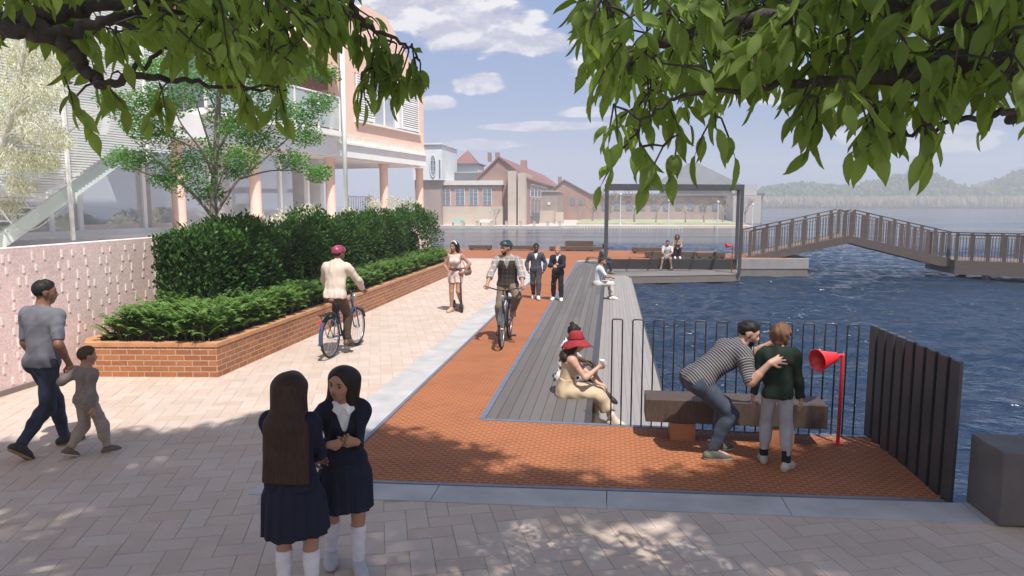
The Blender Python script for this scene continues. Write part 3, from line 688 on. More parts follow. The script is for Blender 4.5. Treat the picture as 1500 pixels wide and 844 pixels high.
for (x, y, r, dy) in CL:
    c = tp(x, y, dy); R_ = r*TY/1020*1.0; k = int(25*r)
    d_ = rand_dirs(k)*RNG.random((k, 1))**.45
    q = c+d_*V(R_*1.1, R_*1.3, R_*.72)-V(0, 0, .0)
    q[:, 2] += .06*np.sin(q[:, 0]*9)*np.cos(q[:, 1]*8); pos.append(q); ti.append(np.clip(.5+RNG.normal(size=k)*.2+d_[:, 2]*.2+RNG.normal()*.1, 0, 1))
    b.tube([tp(x+6, y+10, dy), c], .006, 4)
b.build('limbs', M_BARK2, tr, smooth=True)
pos = np.concatenate(pos); N = len(pos); al = rand_dirs(N)*V(1, 1, .45)
scatter('crown', TPL_LO, pos, al, V(0, 0, 1)+rand_dirs(N)*.8, .043+.035*RNG.random(N), M_TREE, tr, np.concatenate(ti), 1.15)

# gum tree in front of the screened building, whitish fade painted into its colours
M_GUM = mat_leaf('faded_gum_leaf', [(.46, .48, .42), (.56, .57, .51), (.66, .66, .60), (.76, .75, .70)], .6, .25)
gt = thing('tree', 'gum tree painted with a whitish fade against the screened stair', 'tree')
GY = 10.6; gp = lambda x, y, d=0.: atY(x, y, GY+d)
b = MB(); limb(b, [(*gp(-18, 330)[:2], 1.2), gp(-14, 300), gp(-5, 240), gp(15, 170), gp(28, 110), gp(40, 40)], .10, .03, 9); b.build('trunk', M_BARK3, gt, smooth=True)
b = MB()
for pts, r in [([(-5, 240, 0), (30, 205, .4), (70, 215, .7), (130, 172, 1.), (170, 160, 1.2)], .03), ([(0, 262, 0), (25, 275, .3), (40, 300, .4), (60, 318, .5)], .022), ([(15, 170, 0), (50, 140, -.4), (85, 130, -.6)], .025), ([(15, 170, 0), (-10, 130, .5), (-30, 90, .6)], .03), ([(28, 110, 0), (60, 90, .2), (90, 60, .3)], .02), ([(-12, 290, 0), (20, 330, .3), (52, 335, .6), (100, 300, 1.)], .018), ([(8, 200, 0), (40, 180, -.5), (62, 190, -.6)], .018)]:
    limb(b, [gp(*p) for p in pts], r, .006, 6)
pos = []
for (x, y, r, dy) in [(10, 130, 36, -.3), (45, 150, 34, .3), (70, 130, 26, -.5), (20, 180, 36, .2), (60, 190, 34, -.2), (85, 205, 22, .3), (15, 230, 30, 0), (48, 235, 30, .3), (30, 270, 22, .2), (8, 300, 26, .4), (45, 100, 34, .3), (80, 95, 24, .2), (0, 85, 40, .5), (70, 235, 20, .5), (5, 340, 14, .4), (20, 60, 40, 0), (70, 55, 40, .2)]:
    k = int(r*26); d_ = rand_dirs(k)*RNG.random((k, 1))**.4; pos.append(gp(x, y, dy)+d_*r*GY/1020*V(1, 1.2, .9))
    b.tube([gp(x-8, y-12, dy), gp(x, y, dy)], .005, 4)
b.build('limbs', M_BARK3, gt, smooth=True)
pos = np.concatenate(pos); N = len(pos)
scatter('crown', TPL_LO, pos, rand_dirs(N)*V(.6, .6, .5)-V(0, 0, .8), rand_dirs(N), .045+.04*RNG.random(N), M_GUM, gt, None, .55)
# pale shrubs on the terrace behind the hedge
psb = thing('pale_shrubs', 'pale flowering shrubs between the dark hedge and the building columns', 'shrubs')
pos = []
for (x, y, r, Y) in [(300, 340, 26, 14.5), (345, 335, 26, 15.5), (385, 330, 20, 17), (420, 322, 24, 18), (455, 315, 22, 20), (545, 300, 16, 26), (575, 300, 18, 27), (600, 302, 16, 28), (512, 315, 14, 22)]:
    k = 260; pos.append(atY(x, y, Y)+rand_dirs(k)*RNG.random((k, 1))**.4*r*Y/1020*V(1, 1, .8))
pos = np.concatenate(pos); N = len(pos)
scatter('foliage', TPL_LO, pos, rand_dirs(N)+V(0, 0, .4), rand_dirs(N), .09+.06*RNG.random(N), mat_leaf('pale_shrub_leaf', [(.42, .44, .38), (.55, .55, .45), (.68, .62, .55)], .6, .2), psb, None, .8)
b = MB()
for p in pos[::60]: b.tube([(p[0], p[1], 1.2), tuple(p)], .008, 4)
b.build('stems', M_BARK3, psb)

# ================================================================== two big broad-leaved trees over the viewer
M_ASH = mat_leaf('ash_leaf', [(.13, .19, .050), (.18, .26, .07), (.23, .33, .10), (.30, .41, .15)], .55, .58, .2)
def spray(base, direction, Lr, nl, ll, out, droop=.55):
    """compound leaf: leaflets in pairs along a drooping stalk"""
    d = nrm(direction); pts = [V(base)]
    for k in range(nl): d = nrm(d+V(0, 0, -droop/nl)+RNG.normal(size=3)*.06); pts.append(pts[-1]+d*Lr/nl)
    s = nrm(np.cross(d, V(0, 0, 1))+RNG.normal(size=3)*.25)
    tv = RNG.normal(.5, .17)
    for k in range(1, nl+1):
        dd = nrm(pts[k]-pts[k-1])
        for sg in ((-1, 1) if k < nl else (0,)):
            al = nrm(dd*.55+s*sg*.62+V(0, 0, -.58)+RNG.normal(size=3)*.26)
            out['p'].append(pts[k]+s*sg*.012); out['a'].append(al); out['n'].append(nrm(V(0, 0, .7)+FWD*-.25+s*sg*.6+RNG.normal(size=3)*.75))
            out['s'].append(ll*RNG.uniform(.72, 1.12)); out['t'].append(np.clip(tv+RNG.normal()*.12, 0, 1))
    out['st'].append(pts)
def big_tree(name, label, base, trunk, limbs, sprays, shade, leafs):
    th = thing(name, label, 'tree', (0, 0, 0)); b = MB(); limb(b, trunk, .26, .16, 14); b.build('trunk', M_BARK, th, smooth=True)
    b = MB()
    LP_ = []
    for pts, r0, r1 in limbs: LP_ += limb(b, pts, r0, r1, 10, wob=.008)
    LP_ = np.array(LP_)
    out = dict(p=[], a=[], n=[], s=[], t=[], st=[])
    for sp in sprays: spray(*sp, out)
    done = []
    for st in sorted(out['st'], key=lambda q: np.linalg.norm(LP_-q[0], axis=1).min()):
        p = st[0]; Q = np.concatenate([LP_, np.array(done)]) if done else LP_; dd = np.linalg.norm(Q-p, axis=1)+.35*np.clip(p[2]-.02-Q[:, 2], 0, 9); q = Q[dd.argmin()]; L_ = np.linalg.norm(q-p)
        b.tube([q, q*.5+p*.5+V(0, 0, .12*L_)+RNG.normal(size=3)*.03*L_, p], [.0052, .0045, .0035], 4, cap=False); done += [p, st[1]]
    for st in out['st']: b.tube(st, [.0035]*(len(st)-1)+[.001], 4, cap=False)
    hub = V(trunk[-1])
    for c in shade:
        c = V(c)
        if RNG.random() < .34: 
            mid = hub*.45+c*.55+V(0, 0, -.25); limb(b, [hub, mid, c], .03, .008, 5)
    b.build('limbs', M_BARK, th, smooth=True)
    n = len(out['p'])
    scatter('foliage', TPL_HI, np.array(out['p']), np.array(out['a']), np.array(out['n']), np.array(out['s']), M_ASH, th, np.array(out['t']), .96, smooth=True)
    if len(shade):
        pos = np.concatenate([V(c)+rand_dirs(leafs)*RNG.random((leafs, 1))**.5*V(.40, .40, .30) for c in shade]); k = len(pos)
        scatter('crown', TPL_LO, pos, rand_dirs(k)*V(1, 1, .5)-V(0, 0, .3), V(0, 0, 1)+rand_dirs(k)*.6, .15+.07*RNG.random(k), M_ASH, th, None, 1.0)
    return th
def in_view(p, mx=140):
    q = V(p)-EYE; z = q@FWD
    if z < .3: return False
    return -mx < CX+FPX*(q@RGT)/z < 1500+mx and -mx-60 < CY-FPX*(q@UPV)/z < 900
# shade wanted on the ground (pixel rows below this line lie in broken shade)
SH = [(-200, 648), (0, 650), (150, 640), (300, 625), (400, 606), (470, 628), (560, 632), (640, 650), (700, 655), (760, 668), (820, 700), (900, 726), (980, 705), (1060, 690), (1150, 660), (1230, 645), (1290, 655), (1400, 700), (1700, 690)]
SUNNY = [(880, 780, 190, 34), (690, 745, 90, 13), (1090, 745, 130, 14), (345, 745, 50, 14), (300, 765, 45, 10), (130, 690, 70, 8), (230, 700, 40, 8), (590, 790, 60, 12), (1010, 830, 120, 14), (40, 700, 60, 9), (700, 690, 60, 12)]
shadeL, shadeR = [], []
for _ in range(9000):
    x = random.uniform(-500, 1900); y = random.uniform(600, 1500)
    if y > 900 and random.random() < .45: continue
    if y < interp(x, SH)+random.gauss(8, 5): continue
    if any(((x-a)/p)**2+((y-c)/q)**2 < random.uniform(.7, 1.3) for a, c, p, q in SUNNY): continue
    g = at(x, y); zc = random.uniform(8, 12.5)
    if g[1] < 5.2 and random.random() < (.95 if 540 < x < 1170 else .82): continue
    c = g+SUN*(zc/SUN[2])
    if in_view(c, 200): continue
    if y > 850 and random.random() < .4: continue
    (shadeL if c[0] < -.3+random.gauss(0, .8) else shadeR).append(c)
shadeL = shadeL[:900]; shadeR = shadeR[:900]
for _ in range(60):
    shadeL.append(V(random.uniform(-7, -1), random.uniform(-8, -4), random.uniform(6.5, 11))); shadeR.append(V(random.uniform(1, 7), random.uniform(-8, -4), random.uniform(6.5, 11)))
# left tree
spL = []
EL = [(-60, 118), (0, 100), (50, 96), (75, 120), (120, 165), (165, 150), (200, 160), (260, 178), (330, 165), (380, 160), (420, 178), (450, 165), (472, 110), (495, 118), (520, 158), (545, 150), (580, 140), (605, 112), (622, 88)]
BR = [(-60, 36), (0, 30), (60, 22), (150, 8), (230, -6)], [(-40, 32), (30, 47), (90, 50), (160, 28), (215, 8)], [(60, 44), (90, 66), (125, 98), (146, 126), (200, 114), (260, 116)]
def near_branch(x, y, d):
    for pl_ in BR:
        for (xa, ya), (xb, yb) in zip(pl_[:-1], pl_[1:]):
            t_ = min(1, max(0, ((x-xa)*(xb-xa)+(y-ya)*(yb-ya))/((xb-xa)**2+(yb-ya)**2))); ex, ey = x-xa-t_*(xb-xa), y-ya-t_*(yb-ya)
            if abs(ex) < 24 and -62 < ey < 10 and (d < 3.65) and random.random() < .93: return True
    return x < 250 and random.random() < .25
for _ in range(320):
    x = random.uniform(-80, 478) if random.random() < .985 else random.uniform(478, 560); d = random.uniform(2.7, 4.4); lim = interp(x, EL)
    up = -90 if x < 480 else (-30 if x < 540 else 20)
    y0 = random.uniform(up, max(up+10, lim-.25*1020/d)); 
    if x > 455 and x < 490 and y0 > 55: continue
    if near_branch(x, y0, d): continue
    if x > 540 and y0 < (x-540)*.62: continue
    Lr = .16; spL.append((atD(x-6, y0-8, d), RGT*random.gauss(.35, .6)+UPV*random.gauss(-.45, .35)+FWD*random.gauss(0, .6), Lr, random.choice((3, 4)), .105*d/3.3))
for q in range(13):
    u = q/12; x, y = 512+u*104, interp(512+u*104, [(500, 0), (522, 30), (548, 52), (590, 68), (616, 92)]); spL.append((atD(x, y, 3.12), RGT*random.gauss(-.2, .4)-UPV*.8, .15 if 530 < x < 590 else .10, 3, .10))
for (x, y, n) in ((92, 140, 1), (112, 165, 1), (150, 135, 2), (520, 128, 2), (552, 128, 3), (582, 108, 2), (600, 90, 2), (402, 150, 2), (240, 150, 2), (345, 142, 2)):
    for _ in range(n): spL.append((atD(x+random.gauss(0, 8), y-22+random.gauss(0, 5), 3.1), RGT*random.gauss(.2, .4)-UPV*.8, .13, 3, .10))
lp = lambda x, y, d: atD(x, y, d)
hubL = V(-5.6, -.4, 3.6)
limL = [([hubL, lp(-260, 20, 4.2), lp(-60, 34, 3.7), lp(60, 22, 3.5), lp(150, 8, 3.5), lp(330, -20, 3.4)], .062, .014),
        ([hubL+V(0, 0, .05), lp(-200, 10, 4.0), lp(-40, 32, 3.55), (lp(30, 47, 3.45)), lp(90, 50, 3.4), lp(160, 28, 3.4), lp(215, 8, 3.5), lp(260, -25, 3.6)], .042, .012),
        ([lp(40, 30, 3.5), lp(90, 62, 3.4), lp(125, 98, 3.35), lp(146, 126, 3.3)], .034, .022), ([lp(146, 126, 3.3), lp(200, 112, 3.25), lp(260, 118, 3.2), lp(330, 128, 3.2), lp(420, 132, 3.3)], .018, .004),
        ([lp(180, 118, 3.25), lp(230, 80, 3.3), lp(258, 55, 3.4)], .012, .004), ([lp(160, 28, 3.4), lp(260, 60, 3.3), lp(340, 66, 3.3), lp(430, 40, 3.3)], .012, .004),
        ([lp(330, -20, 3.4), lp(440, -22, 3.3), lp(505, -12, 3.2), lp(522, 22, 3.15), lp(548, 46, 3.1), lp(590, 62, 3.1), lp(615, 88, 3.1)], .02, .004), ([lp(215, 8, 3.5), lp(330, 30, 3.6), lp(440, 20, 3.7)], .012, .004),
        ([hubL, V(-5.0, -1.4, 6.2), V(-4.0, -2.6, 9)], .13, .04), ([hubL, V(-6.0, .2, 6), V(-5.6, .4, 9.0)], .12, .04), ([hubL, V(-4.6, -.3, 5.9), V(-3., -.4, 8.2), V(-1.2, -.2, 9.5)], .11, .03)]
big_tree('tree', 'broad leaved tree hanging its leafy branches over the upper left of the view', None, [(-5.8, -1.1, 0), (-5.75, -1.0, 1.2), (-5.65, -.7, 2.4), tuple(hubL)], limL, spL, shadeL, 50)
# right tree
spR = []
ER = [(868, 60), (885, 88), (905, 110), (915, 190), (925, 232), (960, 240), (1000, 235), (1030, 215), (1065, 190), (1110, 170), (1160, 178), (1205, 212), (1235, 215), (1270, 245), (1300, 245), (1345, 225), (1395, 202), (1430, 212), (1470, 202), (1530, 220)]
UR = [(868, -20), (890, 10), (915, 90), (940, 60), (960, -60), (1600, -110)]
for _ in range(430):
    x = random.uniform(872, 1590); d = random.uniform(2.5, 4.0); lim = interp(x, ER); up = interp(x, UR)
    px_l = .115/d*1020
    y0 = random.uniform(up-20, max(up, lim-.235*1020/d))
    if 905 < x < 940 and 95 < y0 < 150 and random.random() < .8: continue
    if x > 1090 and y0 > 70 and random.random() < .05: shadeR.append(atD(x, y0, d)+SUN*random.uniform(2.2, 3.4))  # extra unseen leaf clumps added up-sun to shade the lower sprays
    spR.append((atD(x, y0, d), RGT*random.gauss(-.15, .6)+UPV*random.gauss(-.4, .4)+FWD*random.gauss(0, .6), .18, random.choice((2, 3, 3)), .118))
for (x, y, n) in ((905, 262, 1), (930, 235, 2), (962, 262, 1), (990, 240, 1), (900, 200, 2), (1262, 200, 2), (1285, 205, 2), (1345, 195, 2), (1042, 215, 2), (1205, 190, 2), (885, 45, 3), (1200, 160, 3)):
    for _ in range(n): spR.append((atD(x+random.gauss(0, 7), y-42+random.gauss(0, 6), 2.7), RGT*random.gauss(0, .4)-UPV*.8, .15, 2, .13))
hubR = V(4.4, .2, 3.9)
limR = [([hubR, lp(1720, 40, 3.4), lp(1500, 95, 3.0), lp(1400, 92, 2.9), lp(1330, 105, 2.8), lp(1240, 120, 2.8), lp(1100, 130, 2.8)], .07, .012), ([hubR, lp(1700, -20, 3.4), lp(1400, 20, 3.0), lp(1260, 10, 2.9), lp(1200, 12, 2.8), lp(1050, 40, 2.8), lp(950, 70, 2.8), lp(915, 110, 2.8)], .06, .008),
        ([lp(1330, 105, 2.8), lp(1300, 70, 2.8), lp(1270, 40, 2.7)], .02, .006), ([lp(1500, 160, 3.0), lp(1420, 172, 2.9), lp(1360, 190, 2.8), lp(1300, 200, 2.7), lp(1270, 215, 2.6)], .012, .003), ([lp(1100, 130, 2.8), lp(1000, 140, 2.7), lp(950, 170, 2.7), lp(915, 215, 2.7)], .010, .003), ([hubR, lp(1680, 120, 3.2), lp(1500, 160, 3.0)], .03, .012),
        ([hubR, V(4.0, -1.4, 6.6), V(3.0, -2.6, 9.)], .13, .04), ([hubR, V(4.8, .4, 6.4), V(4.4, .4, 9.)], .12, .04), ([hubR, V(3.6, -.3, 6.2), V(1.8, -.4, 9)], .10, .03)]
big_tree('tree', 'broad leaved tree with large drooping leaves filling the upper right of the view', None, [(4.7, -.9, 0), (4.68, -.8, 1.3), (4.55, -.3, 2.8), tuple(hubR)], limR, spR, shadeR, 50)
# ================================================================== pale patterned brick wall and terrace behind it
wz = top_z(0, 366, V(-7.93, 7.9)); wz2 = top_z(200, 351, V(-8.0, 11.6))
M_PINK = mat_brick('pale_pink_brick', (.86, .655, .63), (.81, .61, .585), (.86, .72, .70), .24, .083, .005, .25)
bwall = thing('brick_wall', 'pale pink brick retaining wall with rows of projecting cream bricks behind the walking man', 'wall')
WP = [(-7.93, -2.5), (-8.06, 30.5)]
b = MB(); b.quad((*WP[0], 0), (*WP[1], 0), (*WP[1], wz), (*WP[0], wz), 0, [(0, 0), (33, 0), (33, wz), (0, wz)])
b.quad((WP[0][0], WP[0][1], wz), (WP[1][0], WP[1][1], wz), (WP[1][0]-.25, WP[1][1], wz), (WP[0][0]-.25, WP[0][1], wz), 0, [(0, 0), (33, 0), (33, .25), (0, .25)])
b.quad((WP[0][0]-.25, WP[0][1], wz), (WP[1][0]-.25, WP[1][1], wz), (WP[1][0]-.25, WP[1][1], 0), (WP[0][0]-.25, WP[0][1], 0), 0, [(0, wz), (33, wz), (33, 0), (0, 0)])
b.quad((WP[0][0]-.25, WP[0][1], 0), (*WP[0], 0), (*WP[0], wz), (WP[0][0]-.25, WP[0][1], wz), 0, [(0, 0), (.25, 0), (.25, wz), (0, wz)])
b.build('brickwork', M_PINK, bwall)
b = MB(); r = 0
z = .16
while z < wz-.12:
    y = -2.2+(.18 if r % 2 else 0)
    while y < 15:
        x = WP[0][0]+(WP[1][0]-WP[0][0])*(y-WP[0][1])/33; yy = y+random.uniform(-.1, .1); hh = random.uniform(.07, .13)
        b.box(x, x+.009, yy-.017, yy+.017, z-hh/2, z+hh/2); y += .27
    z += .165; r += 1
b.build('projecting_bricks', M('cream_brick', (.86, .76, .70), .8), bwall)
b = MB(); b.prism([(-7.925, -2.5), (-7.90, -2.5), (-8.03, 30.5), (-8.055, 30.5)], 0, .075); b.build('plinth', M('wall_plinth', (.22, .17, .15), .85), bwall)
b = MB(); b.prism([(-8.19, -40), (-8.31, 31.5), (-120, 36), (-120, -40)], -.5, wz-.22); tag(b.build('terrace', M('terrace_paving', (.55, .50, .46), .9)), kind='structure')

# ================================================================== the long pale building on the left
FA = math.radians(10.3); FO = V(-13.4, 0); FD = V(math.sin(FA), math.cos(FA)); FN = V(-math.cos(FA), math.sin(FA))
FR = np.array([[FD[0], FN[0], 0], [FD[1], FN[1], 0], [0, 0, 1.]])
def fac(px, py, dep=0.):
    d = ray(px, py); o = FO+FN*dep-EYE[:2]
    A_ = np.array([[d[0], -FD[0]], [d[1], -FD[1]]]); tt, s = np.linalg.solve(A_, o); return s, EYE[2]+tt*d[2]
S_ = lambda px, dep=0.: fac(px, 300, dep)[0]
Zf = lambda px, py, dep=0.: fac(px, py, dep)[1]
M_WHITE = M('washed_out_render', (.88, .87, .85), .8, .05, 2)  # whitish fade put into the building's base colours
M_PEACH = M('peach_render', (.90, .63, .50), .85, .05, 1.2)
M_PCOL = M('peach_column', (.86, .60, .50), .8, .06, 2)
M_MINT = M('pale_mint_metal', (.76, .83, .79), .6, .05, 3)
M_SOFF = M('pale_soffit', (.84, .80, .78), .85, .05, 2)
M_GREYW = M('pale_grey_wall', (.74, .72, .71), .85, .08, 2)
M_ROOFP = M('pale_rose_roof', (.68, .46, .42), .8, .1, 3)
m, t, b_, o_ = mk('window_glass'); b_.inputs['Base Color'].default_value = (.56, .58, .62, 1); b_.inputs['Roughness'].default_value = .03; b_.inputs['Specular IOR Level'].default_value = 1.; b_.inputs['Metallic'].default_value = .35; M_GLASS = m
m, t, b_, o_ = mk('balcony_glass'); b_.inputs['Base Color'].default_value = (.62, .74, .71, 1); b_.inputs['Roughness'].default_value = .05; b_.inputs['Alpha'].default_value = .55; M_BGLASS = m
bl = thing('waterfront_building', 'long peach and white building on round columns with a shuttered gable window and glass balcony', 'building')
class FB(MB):
    def fbox(s, s0, s1, d0, d1, z0, z1, m=0): s.box(s0, s1, d0, d1, z0, z1, m, FR, V(FO[0], FO[1], 0))
    def pt(s, a, d, z): return FR@V(a, d, z)+V(FO[0], FO[1], 0)
ZB = 4.15; ZFL = wz-.1; s0 = S_(-260); sG0, sG1 = S_(498), S_(624)
b = FB(); b.fbox(s0, sG1, -.1, 10, ZFL-.3, ZFL); b.build('floor', M_SOFF, bl)
b = FB(); b.fbox(sG0-.05, sG1+.02, -.02, 9.6, ZB, ZB+.42); b.fbox(sG0-.05, sG1+.03, -.10, 9.6, ZB+.425, ZB+.50); b.fbox(S_(190), sG0-.06, .0, 9.6, ZB, ZB+.62); b.build('fascia', M_WHITE, bl)
b = FB(); b.fbox(S_(190), sG1-.1, .2, 9.5, ZB-.05, ZB-.003); b.build('soffit', M_SOFF, bl)
b = FB(); b.fbox(sG0-.02, sG1+.01, .02, 9.4, ZB+.505, ZB+.78); b.build('plinth_band', M('cream_band', (.82, .72, .62), .85), bl)
# gable wall with its window opening (built round the opening)
zw0, zw1 = Zf(570, 184), Zf(570, 124); sa, sb = S_(527), S_(616); sg, sh = S_(553), S_(588)
ztop = Zf(624, 125); zb = ZB+.785; th_ = .32
b = FB()
b.fbox(sG0, sa-.05, .05, th_, zb, ztop); b.fbox(sb+.05, sG1, .05, th_, zb, ztop); b.fbox(sa-.05, sb+.05, .05, th_, zb, zw0-.06); b.fbox(sa-.05, sb+.05, .05, th_, zw1+.05, ztop)
gp_ = [(sG0, ztop), (sG1, ztop), (S_(592), Zf(592, 64)), (S_(574), Zf(574, 29)), (S_(540), Zf(574, 29)+.02), (S_(519), Zf(592, 64))]
b.extrude([b.pt(a, .05, z) for a, z in gp_], FR@V(0, th_-.05, 0)); b.build('gable_wall', M_PEACH, bl)
b = FB(); b.fbox(sG1-.30, sG1, .33, 9.2, zb, ztop); b.build('end_wall', M_PEACH, bl)
b = FB(); zr = Zf(574, 29)
b.extrude([b.pt(sG0-.35, th_+.005, ztop-.1), b.pt(S_(519)-.2, th_+.005, Zf(592, 64)), b.pt(S_(540), th_+.005, zr+.1), b.pt(S_(574), th_+.005, zr+.1), b.pt(S_(592)+.1, th_+.005, Zf(592, 64)), b.pt(sG1+.12, th_+.005, ztop-.05)], FR@V(0, 9, 0)); b.build('roof', M_ROOFP, bl)
b = FB(); b.fbox(sa-.05, sb+.05, .20, .26, zw0-.06, zw1+.05); w_ = b.build('window', M_WHITE, bl)
b = FB(); b.fbox(sg+.04, sh-.04, .17, .195, zw0+.02, zw1-.02); b.build('pane', M_GLASS, w_)
b = FB(); mid = (sg+sh)/2; b.fbox(mid-.025, mid+.025, .14, .168, zw0, zw1); b.fbox(sg, sg+.06, .13, .168, zw0, zw1); b.fbox(sh-.06, sh, .13, .168, zw0, zw1); b.fbox(sg+.06, mid-.026, .142, .168, zw1-.45, zw1-.41); b.fbox(mid+.026, sh-.06, .142, .168, zw1-.45, zw1-.41); b.build('frame', M_WHITE, w_)
b = FB(); b.fbox(sa-.12, sb+.12, -.06, .19, zw0-.125, zw0-.065); b.build('sill', M_WHITE, w_)
for (q0, q1) in ((sa, sg-.03), (sh+.25, sb)):
    b = FB(); b.fbox(q0, q0+.05, .0, .045, zw0, zw1); b.fbox(q1-.05, q1, .0, .045, zw0, zw1); b.fbox(q0+.05, q1-.05, .0, .045, zw0, zw0+.05); b.fbox(q0+.05, q1-.05, 0, .045, zw1-.05, zw1)
    z = zw0+.06
    while z < zw1-.08:
        i = len(b.v); b.v += [tuple(b.pt(*p)) for p in ((q0+.05, .0, z), (q1-.05, .0, z), (q1-.05, .04, z+.055), (q0+.05, .04, z+.055), (q0+.05, .0, z+.012), (q1-.05, .0, z+.012), (q1-.05, .04, z+.067), (q0+.05, .04, z+.067))]
        for q in ((0,3,2,1),(4,5,6,7),(0,1,5,4),(1,2,6,5),(2,3,7,6),(3,0,4,7)): b.face([i+k for k in q])
        z += .085
    b.build('shutter', M_WHITE, bl)
b = FB(); b.fbox(sh+.02, sh+.22, .03, .19, zw0, zw1); b.build('reveal', M_GREYW, w_)
# columns, downpipe
for px in (262, 375, 485, 563, 615):
    p = b.pt(S_(px, .45), .45, 0); c = MB(); c.lathe((p[0], p[1], ZFL), (0, 0, 1), [(0, .22), (.08, .22), (.085, .165), (ZB-ZFL-.14, .165), (ZB-ZFL-.13, .20), (ZB-ZFL-.055, .20)], 24); c.build('column', M_PCOL, bl, smooth=False)
p = b.pt(S_(499), -.22, 0); c = MB(); c.tube([(p[0], p[1], ZFL), (p[0], p[1], 8.4)], .075, 12); c.build('downpipe', M_MINT, bl, smooth=True)
# balcony
sB0, sB1 = S_(300), S_(494)
b = FB(); b.fbox(sB0, sB1, -.25, 2.2, ZB+.63, ZB+.80); b.build('balcony_floor', M_WHITE, bl)
zg0, zg1 = ZB+.86, ZB+.80+1.12
ng = 5; wB = (sB1-sB0)/ng
for k in range(ng):
    b = FB(); b.fbox(sB0+k*wB+.05, sB0+(k+1)*wB-.05, -.20, -.185, zg0, zg1-.06); b.build('glass_panel', M_BGLASS, bl)
b = FB(); b.fbox(sB0, sB1, -.22, -.165, zg1-.05, zg1)
for k in range(ng+1): b.fbox(sB0+k*wB-.025, sB0+k*wB+.025, -.22, -.165, ZB+.81, zg1-.052)
b.build('balcony_rail', M_WHITE, bl)
b = FB(); b.fbox(S_(-260), sG0-.1, 2.3, 2.6, ZB+.62, 8.0); b.build('upper_wall', M_GREYW, bl)
for k in range(4):
    q = sB0+.4+k*wB*1.25; b = FB(); b.fbox(q, q+1.5, 2.24, 2.29, ZB+.9, 7.4); f_ = b.build('window', M_WHITE, bl)
    b = FB(); b.fbox(q+.1, q+.72, 2.21, 2.235, ZB+1., 7.3); b.fbox(q+.78, q+1.4, 2.21, 2.235, ZB+1., 7.3); b.build('pane', M_GLASS, f_)
b = FB(); b.extrude([b.pt(S_(-260), -.5, 7.9), b.pt(S_(-260), 4.5, 10.2), b.pt(S_(-260), 9.5, 8.), b.pt(S_(-260), 9.5, 7.8), b.pt(S_(-260), 4.5, 9.95), b.pt(S_(-260), -.5, 7.7)], FR@V(sG0-.4-S_(-260), 0, 0)); b.build('roof', M_ROOFP, bl)
# glazed ground floor
gx = [-120, -40, 20, 75, 118, 213, 310, 413, 453]; D0 = .95
b = FB(); b.fbox(S_(-160), S_(470), D0+.02, D0+.14, ZFL, ZFL+.10); b.fbox(S_(-160), S_(470), D0+.02, D0+.14, ZB-.15, ZB-.052)
for px in gx: s = S_(px, D0); b.fbox(s-.05, s+.05, D0, D0+.15, ZFL+.1, ZB-.152)
fr_ = b.build('glazing_frame', M_WHITE, bl)
b = FB(); b.fbox(S_(-160), S_(468), D0+.06, D0+.075, ZFL+.09, ZB-.14); b.build('glazing', M_GLASS, bl)
b = FB(); b.fbox(S_(470, 1.), S_(470, 1.)+.2, 1., 6.5, ZFL, ZB-.055); b.fbox(S_(470, 1.)+.2, sG1-2.2, 6.5, 6.7, ZFL, ZB-.055); b.build('recess_wall', M_GREYW, bl)
# stair with slatted screen
def sz(x, y): return fac(x, y, -.6)
(a0, z0_), (a1, z1_) = sz(-60, 400), sz(172, 236)
sl = (z1_-z0_)/(a1-a0)
b = FB(); b.extrude([b.pt(a0, -.85, z0_), b.pt(a1, -.85, z1_), b.pt(a1+.9, -.85, z1_), b.pt(a1+.9, -.85, z1_+.24), b.pt(a1, -.85, z1_+.30), b.pt(a0, -.85, z0_+.30)], FR@V(0, .07, 0))
b.extrude([b.pt(a0, .15, z0_), b.pt(a1, .15, z1_), b.pt(a1+.9, .15, z1_), b.pt(a1+.9, .15, z1_+.24), b.pt(a1, .15, z1_+.30), b.pt(a0, .15, z0_+.30)], FR@V(0, .07, 0)); b.build('stringer', M_MINT, bl)
b = FB(); nst = 17
for k in range(nst):
    s = a0+(a1-a0)*(k+.5)/nst; zz = z0_+(z1_-z0_)*(k+.5)/nst+.2; b.fbox(s-.15, s+.15, -.78, .15, zz-.03, zz)
b.build('steps', M_SOFF, bl)
b = FB(); b.tube([b.pt(a0, -.82, z0_+1.15), b.pt(a1, -.82, z1_+1.15)], .03, 8); b.tube([b.pt(a0, -.82, z0_+.75), b.pt(a1, -.82, z1_+.75)], .02, 8)
b.build('handrail', M_WHITE, bl, smooth=True)
b = FB(); z = 2.6; se_ = S_(222, -.3)
while z < 8.2:
    sx = max(a0, a0+(z-.1-z0_)/sl)
    se2 = se_
    if z < z1_+.2: se2 = a0+(z-.42-z0_)/sl; sx = S_(-230, -.3)
    else: sx = S_(-230, -.3)
    if se2 > sx+.1: b.fbox(sx, se2, -.95, -.92, z, z+.030)
    z += .050
b.build('slatted_screen', M('pale_slats', (.82, .83, .82), .7, .05, 3), bl)
b = FB()
for px in (104, 222): s = S_(px, -1.); b.fbox(s-.03, s+.03, -1.02, -.97, (ZFL if px < 200 else z1_), 8.2)
b.build('screen_post', M_WHITE, bl)
rl = FB(); q0, q1 = S_(508, 3.5), S_(548, 3.5)
for k in range(13): s = q0+(q1-q0)*k/12; rl.fbox(s-.015, s+.015, 3.5, 3.53, ZFL, ZFL+1.0)
rl.fbox(q0, q1, 3.49, 3.54, ZFL+1.0, ZFL+1.05); rl.build('terrace_rail', M_WHITE, bl)

